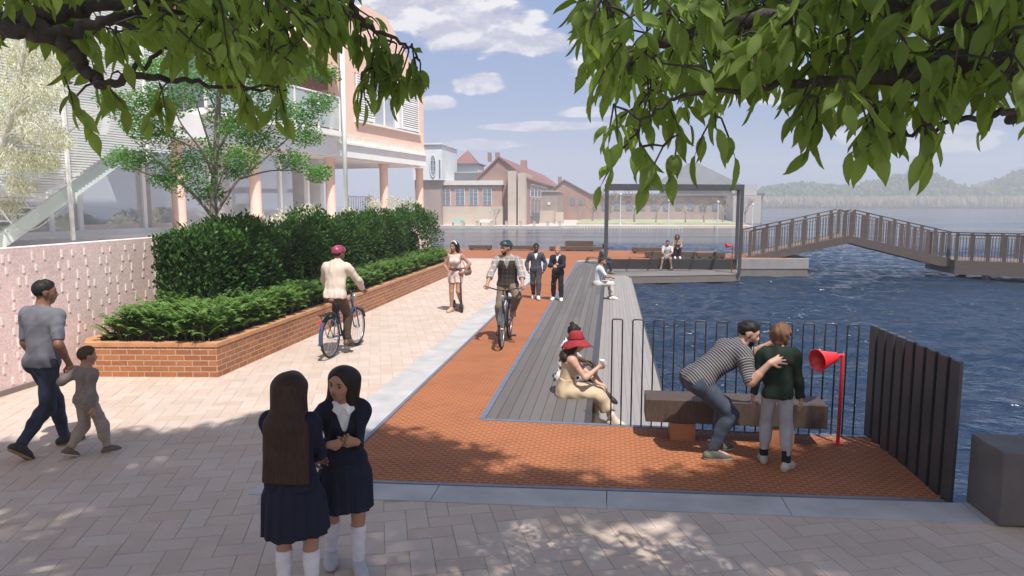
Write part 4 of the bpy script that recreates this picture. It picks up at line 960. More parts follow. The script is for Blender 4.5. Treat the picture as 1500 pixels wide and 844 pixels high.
# ================================================================== town across the water
YS = 96.
def fX(px, Y=YS): return atY(px, 299, Y)[0]
def fZ(py, Y=YS, px=800): return atY(px, py, Y)[2]
class TB(MB):
    def fb(s, x0, x1, y0, y1, Y, dep, m=0): s.box(fX(x0, Y), fX(x1, Y), Y, Y+dep, fZ(y1, Y), fZ(y0, Y), m)
GZ = fZ(331.5)
b = MB(); b.prism([(-80, YS), (fX(826), YS), (fX(850), YS+4), (fX(1118), YS+6), (fX(1118), 260), (-80, 260)], -2.5, GZ); tag(b.build('far_quay', M('quay_stone', (.55, .47, .41), .9, .1, .4)), kind='structure')
b = MB(); b.prism([(-80, YS-.25), (fX(826), YS-.25), (fX(826), YS-.02), (-80, YS-.02)], -2.4, GZ+.02); b.build('quay_edge', M('quay_face', (.42, .42, .43), .9, .12, .5)); tag(bpy.data.objects['quay_edge'], kind='structure')
b = MB(); b.prism([(fX(840), YS+9), (fX(1112), YS+9), (fX(1112), YS+34), (fX(840), YS+34)], GZ+.004, GZ+.25); tag(b.build('lawn', M('lawn_grass', (.34, .36, .22), .95, .25, .3)), kind='structure')
M_FBR = M('far_brick', (.43, .285, .24), .9, .10, .6); M_FBR2 = M('far_rose_brick', (.31, .20, .175), .9, .10, .5); M_FST = M('far_sandstone', (.50, .43, .365), .9, .08, .5)
M_FWH = M('far_white', (.66, .68, .70), .8, .06, .5); M_FRF = M('far_red_roof', (.22, .105, .095), .85, .10, .4); M_FSL = M('far_slate_roof', (.13, .135, .15), .8, .1, .5); M_FGL = M('far_glass', (.16, .20, .25), .2, .1, 1.)
M_FBN = M('far_brown_wall', (.30, .25, .23), .9, .12, .5)
hall = thing('brick_hall', 'flat roofed brick hall with four tall gridded windows across the water', 'building')
Y = YS+5
b = TB(); b.fb(626, 735, 271, 302, Y, 14); b.build('wall', M_FBR, hall)
b = TB(); b.fb(624, 736, 302.3, 333, Y-.15, 14.3); b.build('stone_base', M_FST, hall)
b = TB(); b.fb(623, 737, 264, 270.7, Y-.4, 14.8); b.build('cornice', M('far_cornice', (.60, .60, .57), .85), hall)
for (x0, x1) in ((645.8, 660), (666.7, 681), (687, 700.3), (707, 720.5)):
    b = TB(); b.fb(x0, x1, 275, 301, Y-.10, .095); w_ = b.build('window', M_FWH, hall); b = TB()
    for i in range(2):
        for j in range(4):
            xa = x0+.7+i*(x1-x0-.7)/2; xb = xa+(x1-x0-.7)/2-.8; ya = 275.8+j*6.3; b.fb(xa, xb, ya, ya+5.3, Y-.14, .038)
    b.build('pane', M_FGL, w_)
b = TB(); b.fb(737, 743, 258, 332, Y+2, 8); b.build('recess', M_FSL, hall)
b = TB(); b.fb(744, 756, 250, 331, Y-1, 9); b.fb(758.5, 769, 253, 331, Y-1, 9); b.build('tower', M_FST, hall)
b = TB(); b.fb(756.2, 758.3, 255, 331, Y-.4, 8); b.build('slot', M_FBN, hall)
b = TB(); b.fb(648, 742, 252, 263.8, Y+6, 8); b.build('roof_plant', M_FSL, hall)
ov = thing('white_hall', 'white panelled block with a large oval window beside the brick hall', 'building'); Y = YS+3
b = TB(); b.fb(606, 648, 210, 263, Y, 10); b.build('wall', M_FWH, ov)
b = TB(); b.fb(604, 649, 207.5, 209.8, Y-.3, 10.6); b.build('parapet', M_FWH, ov)
b = TB(); b.fb(608, 646, 263.2, 333, Y+.6, 9); b.build('base', M_FBN, ov)
b = MB(); c = V(fX(635.3, Y), Y-.02, fZ(242, Y)); ex_, ez_ = .095*4.6, .095*16.5
b.extrude([c+V(ex_*math.cos(a), 0, ez_*math.sin(a)) for a in np.linspace(0, 2*PI, 28, endpoint=False)][::1], (0, -.06, 0)); w_ = b.build('oval_window', M_FGL, ov)
b = MB(); b.tube([c+V(ex_*math.cos(a), -.09, ez_*math.sin(a)) for a in np.linspace(0, 2*PI, 28, endpoint=False)], .07, 6, closed=True); b.box(c[0]-.03, c[0]+.03, c[1]-.12, c[1]-.07, c[2]-ez_, c[2]+ez_)
for q in (-.5, 0, .5): b.box(c[0]-ex_*.85, c[0]+ex_*.85, c[1]-.12, c[1]-.07, c[2]+q*ez_-.03, c[2]+q*ez_+.03)
b.build('frame', M_FWH, w_)
b = TB(); b.fb(643.5, 645.6, 233, 260, Y-.08, .075); b.build('slit_window', M_FGL, ov)
tw = thing('tower', 'square white tower with a red pyramid roof behind the brick hall', 'tower'); Y = YS+16; k = Y/YS
b = TB(); b.fb(663, 701, 240.5, 275, Y, 5); b.fb(660.5, 663, 243, 275, Y+1, 4); b.build('wall', M_FWH, tw)
b = TB(); b.fb(659, 702, 238.2, 240.4, Y-.5, 6); b.build('eaves', M_FSL, tw)
b = MB(); x0, x1 = fX(664, Y), fX(697, Y); y0, y1 = Y+.2, Y+4.4; z0 = fZ(238.1, Y); z1 = fZ(230.5, Y); ap = V(fX(681.5, Y), Y+2.3, fZ(217, Y))
P = [(x0, y0, z0), (x1, y0, z0), (x1, y1, z0), (x0, y1, z0)]; i = len(b.v); b.v += [tuple(p) for p in P]+[tuple(ap)]
for q in ((0, 1, 4), (1, 2, 4), (2, 3, 4), (3, 0, 4), (3, 2, 1, 0)): b.face([i+j for j in q])
b.build('roof', M_FRF, tw)
def gabled(th, xl, xr, xa, ze, zp, zb, Y0, Y1, wallm, roofm, over=.35):
    b = MB(); b.extrude([(xl, Y0, zb), (xr, Y0, zb), (xr, Y0, ze), (xa, Y0, zp-.12), (xl, Y0, ze)], (0, Y1-Y0, 0)); b.build('wall', wallm, th)
    b = MB(); sl_ = (zp-ze)/(xr-xa); sr = (zp-ze)/(xa-xl)
    b.extrude([(xa, Y0-.3, zp), (xr+over, Y0-.3, ze-over*sl_), (xr+over, Y0-.3, ze-over*sl_+.25), (xa, Y0-.3, zp+.28), (xl-over, Y0-.3, ze-over*sr+.25), (xl-over, Y0-.3, ze-over*sr)], (0, Y1-Y0+.6, 0)); return b.build('roof', roofm, th)
lr = thing('brick_range', 'long rose brick range with a red gabled roof and chimneys running back from the water', 'building'); Y = YS+6
xl, xr, xa = fX(700, Y), fX(772, Y), fX(731, Y); ze, zp = fZ(262, Y), fZ(231, Y)
rf = gabled(lr, xl, xr, xa, ze, zp, GZ, Y, 175, M_FBR2, M_FRF)
for (x0, x1) in ((714.5, 719), (725.5, 731)):
    b = TB(); b.fb(x0, x1, 222.5, 236, Y+.4, .8); b.build('chimney', M_FBR2, rf)
b = MB(); b.box(xa-.2, xa+.9, 128, 129.2, zp-.3, zp+1.3); b.build('chimney', M_FBR2, rf)
for k in range(8):
    y0 = Y+4+k*5.2; b = MB(); b.box(xr+.01, xr+.10, y0, y0+4.0, ze-2.6, ze-.55); w_ = b.build('window', M_FWH, lr)
    b = MB()
    for j in range(3): b.box(xr+.102, xr+.13, y0+.15+j*1.28, y0+1.2+j*1.28, ze-2.45, ze-.7)
    b.build('pane', M_FGL, w_)
    if k < 5:
        b = MB(); b.box(xr+.01, xr+.08, y0+.3, y0+3.4, GZ+1.2, GZ+4.0); w_ = b.build('window', M_FST, lr); b = MB(); b.box(xr+.082, xr+.12, y0+.5, y0+1.7, GZ+1.4, GZ+3.8); b.box(xr+.082, xr+.12, y0+2.0, y0+3.2, GZ+1.4, GZ+3.8); b.build('pane', M_FGL, w_)
bb = thing('brown_block', 'flat roofed brown brick block projecting from the long brick range', 'building'); Y = 122.
b = TB(); b.fb(790, 817, 281, 323, Y, 12); b.build('wall', M_FBN, bb); b = TB(); b.fb(789, 818, 279.5, 280.8, Y-.3, 12.6); b.build('parapet', M_FST, bb); b = TB(); b.fb(802, 806, 296, 300, Y-.1, .09); b.build('window', M_FWH, bb)
sw = thing('stone_wall', 'low buff stone walls and ramp in front of the brown brick block', 'wall'); Y = 108.
b = TB(); b.fb(766, 789, 312, 330, Y, 1.2); b.build('ramp_wall', M_FSL, sw); b = TB(); b.fb(791, 812, 309, 330, Y+3, 1.2); b.fb(814, 825, 311, 330, Y+1, 2); b.build('wall', M_FST, sw)
b2 = thing('brick_house', 'brown gabled house with a chimney at the end of the brick range', 'building'); Y = 135.
x0, x1, xa2 = fX(798, Y), fX(868, Y), fX(826, Y); rf = gabled(b2, x0, x1, xa2, fZ(288, Y), fZ(265, Y), GZ, Y, 165, M_FBR2, M_FSL)
b = TB(); b.fb(817, 822, 259, 270, Y+.5, 1.2); b.build('chimney', M_FBR2, rf)
for (xx) in (836, 848): b = TB(); b.fb(xx, xx+6, 290, 300, Y-.12, .11); b.build('window', M_FGL, b2)
gb = thing('grey_block', 'long low grey brown building behind bare trees and the lawn', 'building'); Y = 140.
b = TB(); b.fb(855, 1117, 288, 330, Y, 16); b.build('wall', M_FBN, gb); b = TB(); b.fb(852, 1119, 284, 287.6, Y-.8, 18); b.build('roof', M_FSL, gb)
for k in range(14):
    x = 864+k*18; b = TB(); b.fb(x, x+9, 296, 308, Y-.12, .11); b.build('window', M_FGL, gb)
gb2 = thing('grey_tower_block', 'pale grey boxy block at the right end of the far shore', 'building'); Y = 130.
b = TB(); b.fb(1074, 1115, 287, 330, Y, 8); b.build('wall', M('far_grey', (.42, .40, .39), .9), gb2); b = TB(); b.fb(1086, 1108, 271, 286.6, Y+.5, 7); b.build('upper_wall', M('far_mauve', (.40, .39, .42), .9), gb2)
tent = thing('pyramid_roof_building', 'large building with a broad dark pyramid roof behind the steel shelter', 'building'); Y = 150.
b = TB(); b.fb(972, 1072, 272, 300, Y, 14); b.build('wall', M_FBN, tent)
b = MB(); i = 0; P = [(fX(955, Y), Y-1, fZ(272, Y)+.02), (fX(1085, Y), Y-1, fZ(272, Y)+.02), (fX(1085, Y), Y+16, fZ(272, Y)+.02), (fX(955, Y), Y+16, fZ(272, Y)+.02), (fX(1012, Y), Y+7, fZ(238, Y)), (fX(1026, Y), Y+7, fZ(238, Y))]
b.v += [tuple(p) for p in P]
for q in ((0, 1, 5, 4), (1, 2, 5), (2, 3, 4, 5), (3, 0, 4), (3, 2, 1, 0)): b.face(q)
b.build('roof', M_FSL, tent)
# white jetty with railing, lamp poles, benches, posts on the quay
jt = thing('jetty', 'long white jetty with a railing along the far shore', 'jetty'); Y = 92.
b = TB(); b.fb(818, 1112, 337, 341.5, Y, 2.5); b.build('deck', M_FWH, jt)
b = TB(); b.fb(820, 1000, 330.2, 330.9, Y, .06); b.fb(820, 1000, 333.2, 333.7, Y, .06)
x = 820
while x <= 1000: b.fb(x, x+.7, 330.9, 337, Y+.1, .06); x += 4.5
b.build('railing', M_FWH, jt)
b = TB()
x = 820
while x < 1110: b.box(fX(x, Y), fX(x, Y)+.3, Y+.2, Y+.5, -2.5, fZ(341, Y)); x += 16
b.build('piles', M_FST, jt)
lamp = None
for (x, y) in ((909, 283), (980, 292), (1052, 294), (1103, 298)):
    Y = 101.; z1 = fZ(y, Y)
    if lamp is None:
        lamp = thing('lamp_post', 'thin white lamp post on the far lawn', 'lamp post', (fX(x, Y), Y, GZ), 0, 'lamp posts on the far shore'); zl = z1-GZ
        b = MB(); b.lathe((0, 0, 0), (0, 0, 1), [(0, .13), (.3, .12), (.32, .075), (zl-.3, .05)], 10); b.build('pole', M_FWH, lamp); b = MB(); b.lathe((0, 0, zl-.3), (0, 0, 1), [(0, .05), (.05, .16), (.28, .12), (.3, .02)], 10); b.build('lantern', M_FWH, lamp)
        lamp['label'] = 'tallest thin white lamp post, seen at the left post of the shelter'
    else:
        l2 = copy_thing(lamp, (fX(x, Y), Y, GZ-(zl-(z1-GZ))), 0, {980: 'thin white lamp post seen through the middle of the steel shelter', 1052: 'thin white lamp post seen just left of the right shelter posts', 1103: 'thin white lamp post in front of the pale grey boxy block'}[x])
postp = None
for x, d_ in ((676, 'left of the middle, nearest the first bench'), (698, 'below the third hall window'), (719.5, 'at the foot of the small bare tree'), (741, 'under the grey recess of the hall'), (762, 'in front of the buff tower'), (782, 'by the grey ramp wall'), (802, 'leftmost of the pair by the jetty'), (820, 'at the jetty end')):
    if postp is None:
        postp = thing('quay_post', 'short stone quay post '+d_, 'post', (fX(x), YS+.4, GZ), 0, 'stone posts along the far quay')
        b = MB(); b.prism([(-.17, -.17), (.17, -.17), (.17, .17), (-.17, .17)], 0, .62); b.build('shaft', M_FST, postp); b = MB(); b.prism([(-.2, -.2), (.2, -.2), (.2, .2), (-.2, .2)], .625, .70); b.build('cap', M_FST, postp)
    else: copy_thing(postp, (fX(x), YS+.4, GZ), 0, 'short stone quay post '+d_)
for x, col, lab in ((668, (.30, .52, .52), 'teal bench on the far quay under the brick hall'), (709, (.62, .64, .62), 'pale bench on the far quay under the brick hall')):
    th = thing('quay_bench', lab, 'bench', (fX(x), YS+1.5, GZ), 0); mm = M('bench_%d' % x, col, .6)
    b = MB(); b.box(-.9, .9, -.25, .25, .42, .47); b.build('seat', mm, th); b = MB(); b.box(-.9, .9, .22, .28, .52, .9); b.build('backrest', mm, th)
    for s in (-.8, .8): b = MB(); b.box(s-.04, s+.04, -.2, .24, 0, .415); b.build('leg', M_GREY, th)
# bare trees
M_BARE = mat_bark('pale_twigs', (.20, .165, .15), (.34, .29, .27), 3)
def bare_mesh(seed, h):
    rr = random.Random(seed); b = MB()
    def grow(p, d, l, r, lev):
        q = p+d*l; b.tube([p, p+d*l*.5+V(rr.gauss(0, .04), rr.gauss(0, .04), 0)*l, q], [r, r*.85, r*.65], 4 if lev else 7, cap=False)
        if lev >= 5: return
        for _ in range(3 if lev < 4 else 2):
            nd = nrm(d+V(rr.gauss(0, .55), rr.gauss(0, .55), rr.gauss(.12, .3))); grow(q if rr.random() < .6 else p+d*l*rr.uniform(.5, .95), nd, l*rr.uniform(.55, .82), max(r*.55, .016*h/9), lev+1)
    grow(V(0, 0, 0), V(0, 0, 1), h*.27, h*.021, 0); return b
protos = []
for i, (x, ytop, Y, lab) in enumerate([(726, 300, 100, 'small bare tree in front of the brick hall wall'), (868, 256, 118, 'bare tree just left of the steel shelter'), (893, 248, 122, 'tall bare tree behind the left post of the shelter'), (930, 262, 112, 'bare tree seen through the left half of the shelter'), (962, 274, 108, 'bare tree left of centre inside the shelter frame'), (1005, 272, 108, 'spreading bare tree in the middle of the shelter frame'), (1032, 276, 110, 'bare tree right of centre inside the shelter frame'), (1060, 270, 114, 'bare tree beside the right shelter posts'), (1092, 282, 110, 'bare tree in front of the pale grey boxy block'), (848, 285, 128, 'low bare tree beside the brown gabled house')]):
    h = fZ(ytop, Y)-GZ; th = thing('bare_tree', lab, 'tree', (fX(x, Y), Y, GZ), random.uniform(0, 6))
    if i < 4:
        b = bare_mesh(40+i, 9.); n0 = 14; o = MB(); o.v, o.f, o.m = b.v[:21], [f for f in b.f if max(f) < 21], [0]*len([f for f in b.f if max(f) < 21]); tk = o.build('trunk', M_BARE, th)
        o = MB(); o.v, o.f = b.v, [f for f in b.f if min(f) >= 21]; o.m = [0]*len(o.f); cr = o.build('crown', M_BARE, th); protos.append((tk, cr))
    else:
        for p in protos[i % 4]: c = p.copy(); COL.objects.link(c); c.parent = th
    th.scale = (h/8.2,)*3
# wooded shore far across the lake
YW = 600.
SKY = [(1085, 300), (1105, 288), (1130, 274), (1180, 269), (1240, 276), (1290, 266), (1330, 254), (1380, 257), (1402, 274), (1440, 278), (1470, 266), (1500, 252), (1560, 243), (1700, 250), (1900, 262)]
b = MB()
xs = [1080+k*20 for k in range(42)]
tp_ = [(fX(x, YW), fZ(interp(x, SKY)+14, YW)) for x in xs]
for k in range(len(xs)-1):
    (xa, za), (xb, zb_) = tp_[k], tp_[k+1]
    b.quad((xa, YW+4, -1.5), (xb, YW+4, -1.5), (xb, YW+70, max(zb_, 1)), (xa, YW+70, max(za, 1)))
    b.quad((xa, YW+70, max(za, 1)), (xb, YW+70, max(zb_, 1)), (xb, YW+160, -1.5), (xa, YW+160, -1.5))
tag(b.build('hills', M('wooded_ground', (.10, .12, .06), .95, .2, .05)), kind='structure')
pos, ti = [], []
for _ in range(900):
    x = random.uniform(1082, 1900); zt = fZ(interp(x, SKY), YW); u = random.random()**.6; R_ = random.uniform(4, 8)
    c = V(fX(x, YW)*(1+u*.1), YW+8+u*62, 1+(zt-R_*.6)*u); k = 46; d_ = rand_dirs(k); d_[:, 2] = np.abs(d_[:, 2])
    pos.append(c+d_*R_*V(1, .8, .75)); ti.append(np.clip(np.full(k, random.gauss(.5, .2))+d_[:, 2]*.25-.1, 0, 1))
pos = np.concatenate(pos); N = len(pos)
o = scatter('far_wood', TPL_LO, pos, rand_dirs(N)+V(0, 0, .3), rand_dirs(N)+V(0, -.5, .6), 2.4+2.0*RNG.random(N), mat_leaf('far_wood_leaf', [(.04, .075, .02), (.07, .115, .03), (.11, .155, .045), (.16, .19, .06)], .8, .15), None, np.concatenate(ti), 1.6); tag(o, kind='stuff')
N = 9000; xx = RNG.random(N)*820+1084; pos = np.stack([np.array([fX(x, YW) for x in xx]), YW-2+RNG.random(N)*16, WZ+RNG.random(N)*3.0], 1)
o = scatter('reeds', TPL_LO, pos, np.tile(V(0, 0, 1), (N, 1))+RNG.normal(size=(N, 3))*.15, rand_dirs(N)+V(0, -1, 0), 4.5+4*RNG.random(N), mat_leaf('reed', [(.30, .24, .16), (.38, .31, .21), (.45, .38, .27)], .8, .2), None, None, .6); tag(o, kind='stuff')

# ================================================================== air
m = bpy.data.materials.new('air'); t = NT(m); t.n.remove(t.n['Principled BSDF'])
pv_ = t.new('ShaderNodeVolumePrincipled'); pv_.inputs['Color'].default_value = (.93, .94, .94, 1); pv_.inputs['Density'].default_value = .0014; pv_.inputs['Anisotropy'].default_value = .2
t.link(pv_.outputs[0], t.n['Material Output'].inputs['Volume'])
b = MB(); b.box(-1245, 1245, -95, 1245, WZ-3.2, 75); o = b.build('haze', m); tag(o, kind='stuff'); o.display_type = 'WIRE'
# ================================================================== bicycles and scooter
M_TYRE = M('tyre_rubber', (.022, .022, .022), .8); M_ALU = M('brushed_alloy', (.45, .45, .46), .35, .05, metal=.8); M_SAD = M('black_leather', (.02, .018, .017), .5); M_TAN = M('tan_leather', (.28, .15, .075), .55)
def bicycle(label, loc, rz, frame_col, crank, mud=True, tan=True, basket=False):
    th = thing('bicycle', label, 'bicycle', loc, rz); Rw = .345; fy, ry = .54, -.52; fm = M('frame_%d' % int(frame_col[2]*1000), frame_col, .35, .05, coat=.4)
    for nm, y in (('front_wheel', fy), ('rear_wheel', ry)):
        w = thing('wheel', None, None); w.parent = th
        b = MB(); b.ring((0, y, Rw), (1, 0, 0), Rw-.022, .022, 44, 8); b.build('tyre', M_TYRE, w, smooth=True)
        b = MB(); b.ring((0, y, Rw), (1, 0, 0), Rw-.05, .011, 40, 6); b.build('rim', M_ALU, w, smooth=True)
        b = MB()
        for k in range(20):
            a = 2*PI*k/20; b.tube([((-1)**k*.02, y+.02*math.cos(a), Rw+.02*math.sin(a)), (0, y+(Rw-.05)*math.cos(a+.25), Rw+(Rw-.05)*math.sin(a+.25))], .0022, 4, cap=False)
        b.build('spokes', M_ALU, w); b = MB(); b.tube([(-.045, y, Rw), (.045, y, Rw)], .02, 10); b.build('hub', M_ALU, w, smooth=True)
    bb, st, hd0, hd1 = V(0, -.07, .30), V(0, -.24, .80), V(0, .36, .86), V(0, .40, .72)
    b = MB(); b.tube([bb, st+V(0, -.02, .06)], .017, 10); b.tube([st, hd0], .017, 10); b.tube([bb, hd1], .02, 10); b.tube([hd1-V(0, -.01, .03), hd0+V(0, -.012, .05)], .022, 10)
    for sx in (-1, 1): b.tube([bb+V(sx*.03, 0, 0), V(sx*.055, ry, Rw)], .010, 8); b.tube([st, V(sx*.055, ry, Rw)], .009, 8)
    b.build('frame', fm, th, smooth=True)
    b = MB()
    for sx in (-1, 1): b.tube([hd1+V(sx*.03, .01, -.03), hd1+V(sx*.05, .03, -.08), V(sx*.05, fy, Rw)], .012, 8)
    b.build('fork', fm, th, smooth=True)
    b = MB(); b.tube([hd0, hd0+V(0, -.03, .16)], .015, 10); b.tube([(-.30, .22, 1.04), (-.24, .30, 1.045), (-.10, .37, 1.02), (0, .35, 1.01), (.10, .37, 1.02), (.24, .30, 1.045), (.30, .22, 1.04)], .012, 10); b.build('handlebar', M_ALU if not tan else M_SAD, th, smooth=True)
    for sx in (-1, 1):
        b = MB(); b.tube([(sx*.315, .19, 1.035), (sx*.255, .28, 1.045)], .018, 10); b.build('grip', M_TAN if tan else M_SAD, th, smooth=True)
    b = MB(); b.tube([st+V(0, -.02, .05), (0, -.30, .93)], .013, 10); b.build('seat_post', M_ALU, th, smooth=True)
    b = MB(); b.ball((0, -.36, .955), (.085, .11, .035), 0, 8); b.ball((0, -.24, .955), (.03, .13, .028), 0, 8); b.build('saddle', M_TAN if tan else M_SAD, th, smooth=True)
    c, s = math.cos(crank), math.sin(crank); rr = V(0, c, s)*.17
    b = MB(); b.lathe(bb+V(.045, 0, 0), (1, 0, 0), [(0, .09), (.006, .09)], 24); b.tube([bb+V(.06, 0, 0), bb+V(.075, 0, 0)+rr], .011, 8); b.tube([bb-V(.06, 0, 0), bb-V(.075, 0, 0)-rr], .011, 8); b.tube([bb-V(.07, 0, 0), bb+V(.07, 0, 0)], .018, 8)
    b.tube([bb+V(.05, 0, .088), V(.05, ry, Rw+.04)], .006, 5); b.tube([bb+V(.05, 0, -.088), V(.05, ry, Rw-.04)], .006, 5); b.build('crankset', M_SAD, th)
    ped = []
    for sx, q in ((1, bb+rr), (-1, bb-rr)):
        p = q+V(sx*.135, 0, 0); ped.append(p); b = MB(); b.box(p[0]-.05, p[0]+.05, p[1]-.045, p[1]+.045, p[2]-.012, p[2]+.012); b.build('pedal', M_TYRE, th, bevel=.004)
    if mud:
        for y, a0, a1 in ((fy, .35, 2.4), (ry, .6, 3.3)):
            b = MB(); pts = [(0, y+(Rw+.022)*math.cos(a), Rw+(Rw+.022)*math.sin(a)) for a in np.linspace(a0, a1, 20)]
            for p, q in zip(pts[:-1], pts[1:]): b.quad((-.028, p[1], p[2]), (.028, p[1], p[2]), (.028, q[1], q[2]), (-.028, q[1], q[2])); b.quad((-.028, p[1], p[2]+.004), (-.028, q[1], q[2]+.004), (.028, q[1], q[2]+.004), (.028, p[1], p[2]+.004))
            b.build('mudguard', fm, th)
        b = MB(); b.box(-.03, .03, -.90, -.885, .62, .66); b.build('rear_reflector', M_RED, th)
        b = MB(); b.box(-.06, .06, -.80, -.40, .735, .75); b.tube([(.05, -.75, .735), (.055, ry, Rw)], .006, 6); b.tube([(-.05, -.75, .735), (-.055, ry, Rw)], .006, 6); b.build('rack', M_SAD, th)
    b = MB(); b.lathe((0, .43, .90), (0, 1, 0), [(0, .02), (.02, .04), (.05, .042), (.055, .036)], 14); b.build('lamp', M_ALU, th, smooth=True)
    return th, ped

# ================================================================== people: implicit bodies and clothes
SKIN = {'light': M('skin_light', (.50, .29, .21), .5, .06, 9, spec=.4), 'tan': M('skin_tan', (.36, .19, .125), .5, .06, 9, spec=.4), 'brown': M('skin_brown', (.20, .095, .058), .5, .06, 9, spec=.4), 'dark': M('skin_dark', (.085, .042, .028), .45, .06, 9, spec=.4)}
M_EYEW = M('eye_white', (.46, .43, .40), .3); M_IRIS = M('eye_dark', (.03, .018, .012), .2); M_LIP = M('lips', (.33, .085, .08), .45)
def cloth(name, col, rough=.85, var=.10, bump=.25):
    return M('cloth_'+name, col, rough, var, 9, bump, 260, spec=.2)
def hair_mat(name, a, b_):
    key = 'hair_'+name
    if key in _mc: return _mc[key]
    m, t, b, o = mk(key); tc = t.new('ShaderNodeTexCoord').outputs['Object']
    n = t.noise(t.mapping(tc, (1, 1, .06)), 160, 3, .6); n2 = t.noise(tc, 9, 3)
    t.link(t.ramp(t.math('ADD', t.math('MULTIPLY', n, .7), t.math('MULTIPLY', n2, .3)), [(.35, a), (.65, b_)]), b.inputs['Base Color']); b.inputs['Roughness'].default_value = .55; b.inputs['Specular IOR Level'].default_value = .22
    t.link(t.bump(n, .35, .004), b.inputs['Normal']); _mc[key] = m; return m
def pattern_mat(name, kind, c1, c2, c3=None, scale=1.):
    m, t, b, o = mk('cloth_'+name); tc = t.new('ShaderNodeTexCoord').outputs['Object']; b.inputs['Roughness'].default_value = .85; b.inputs['Specular IOR Level'].default_value = .2
    if kind == 'stripe':
        a = t.new('ShaderNodeAttribute', attribute_name='along'); v = t.math('FRACT', t.math('MULTIPLY', a.outputs['Fac'], scale)); f = t.ramp(v, [(.0, (0, 0, 0)), (.64, (0, 0, 0)), (.70, (1, 1, 1)), (.95, (1, 1, 1)), (1., (0, 0, 0))]); t.link(t.mix(f, c1, c2), b.inputs['Base Color'])
    elif kind == 'plaid':
        sp = t.new('ShaderNodeSeparateXYZ'); t.link(tc, sp.inputs[0]); f = lambda s_, d: t.math('LESS_THAN', t.math('FRACT', t.math('MULTIPLY', s_, scale)), d)
        x = t.math('ADD', t.math('MULTIPLY', sp.outputs[0], 1.), t.math('MULTIPLY', sp.outputs[1], .6))
        c = t.mix(t.math('MULTIPLY', f(x, .45), .55), c1, c2); c = t.mix(t.math('MULTIPLY', f(sp.outputs[2], .45), .55), c, c2); c = t.mix(t.math('MULTIPLY', f(t.math('ADD', x, .02), .12), .7), c, c3); c = t.mix(t.math('MULTIPLY', f(t.math('ADD', sp.outputs[2], .02), .12), .7), c, c3); t.link(c, b.inputs['Base Color'])
    elif kind == 'dots':
        vn = t.new('ShaderNodeTexVoronoi'); vn.inputs['Scale'].default_value = scale; vn.inputs['Randomness'].default_value = .7; t.link(tc, vn.inputs['Vector'])
        t.link(t.mix(t.ramp(vn.outputs['Distance'], [(.30, (1, 1, 1)), (.34, (0, 0, 0))]), c1, c2), b.inputs['Base Color'])
    return m
def ik(a, tgt, l1, l2, pole):
    a, tgt = V(a), V(tgt); d = tgt-a; L_ = np.linalg.norm(d); Lc = min(L_, (l1+l2)*.998); u = d/L_; tgt = a+u*Lc
    x = (l1*l1-l2*l2+Lc*Lc)/(2*Lc); h = math.sqrt(max(l1*l1-x*x, 0)); p = V(pole); p = nrm(p-u*np.dot(p, u)); return a+u*x+p*h, tgt
def smin(a, b, k):
    h = np.clip(.5+.5*(b-a)/k, 0, 1); return b*(1-h)+a*h-k*h*(1-h)

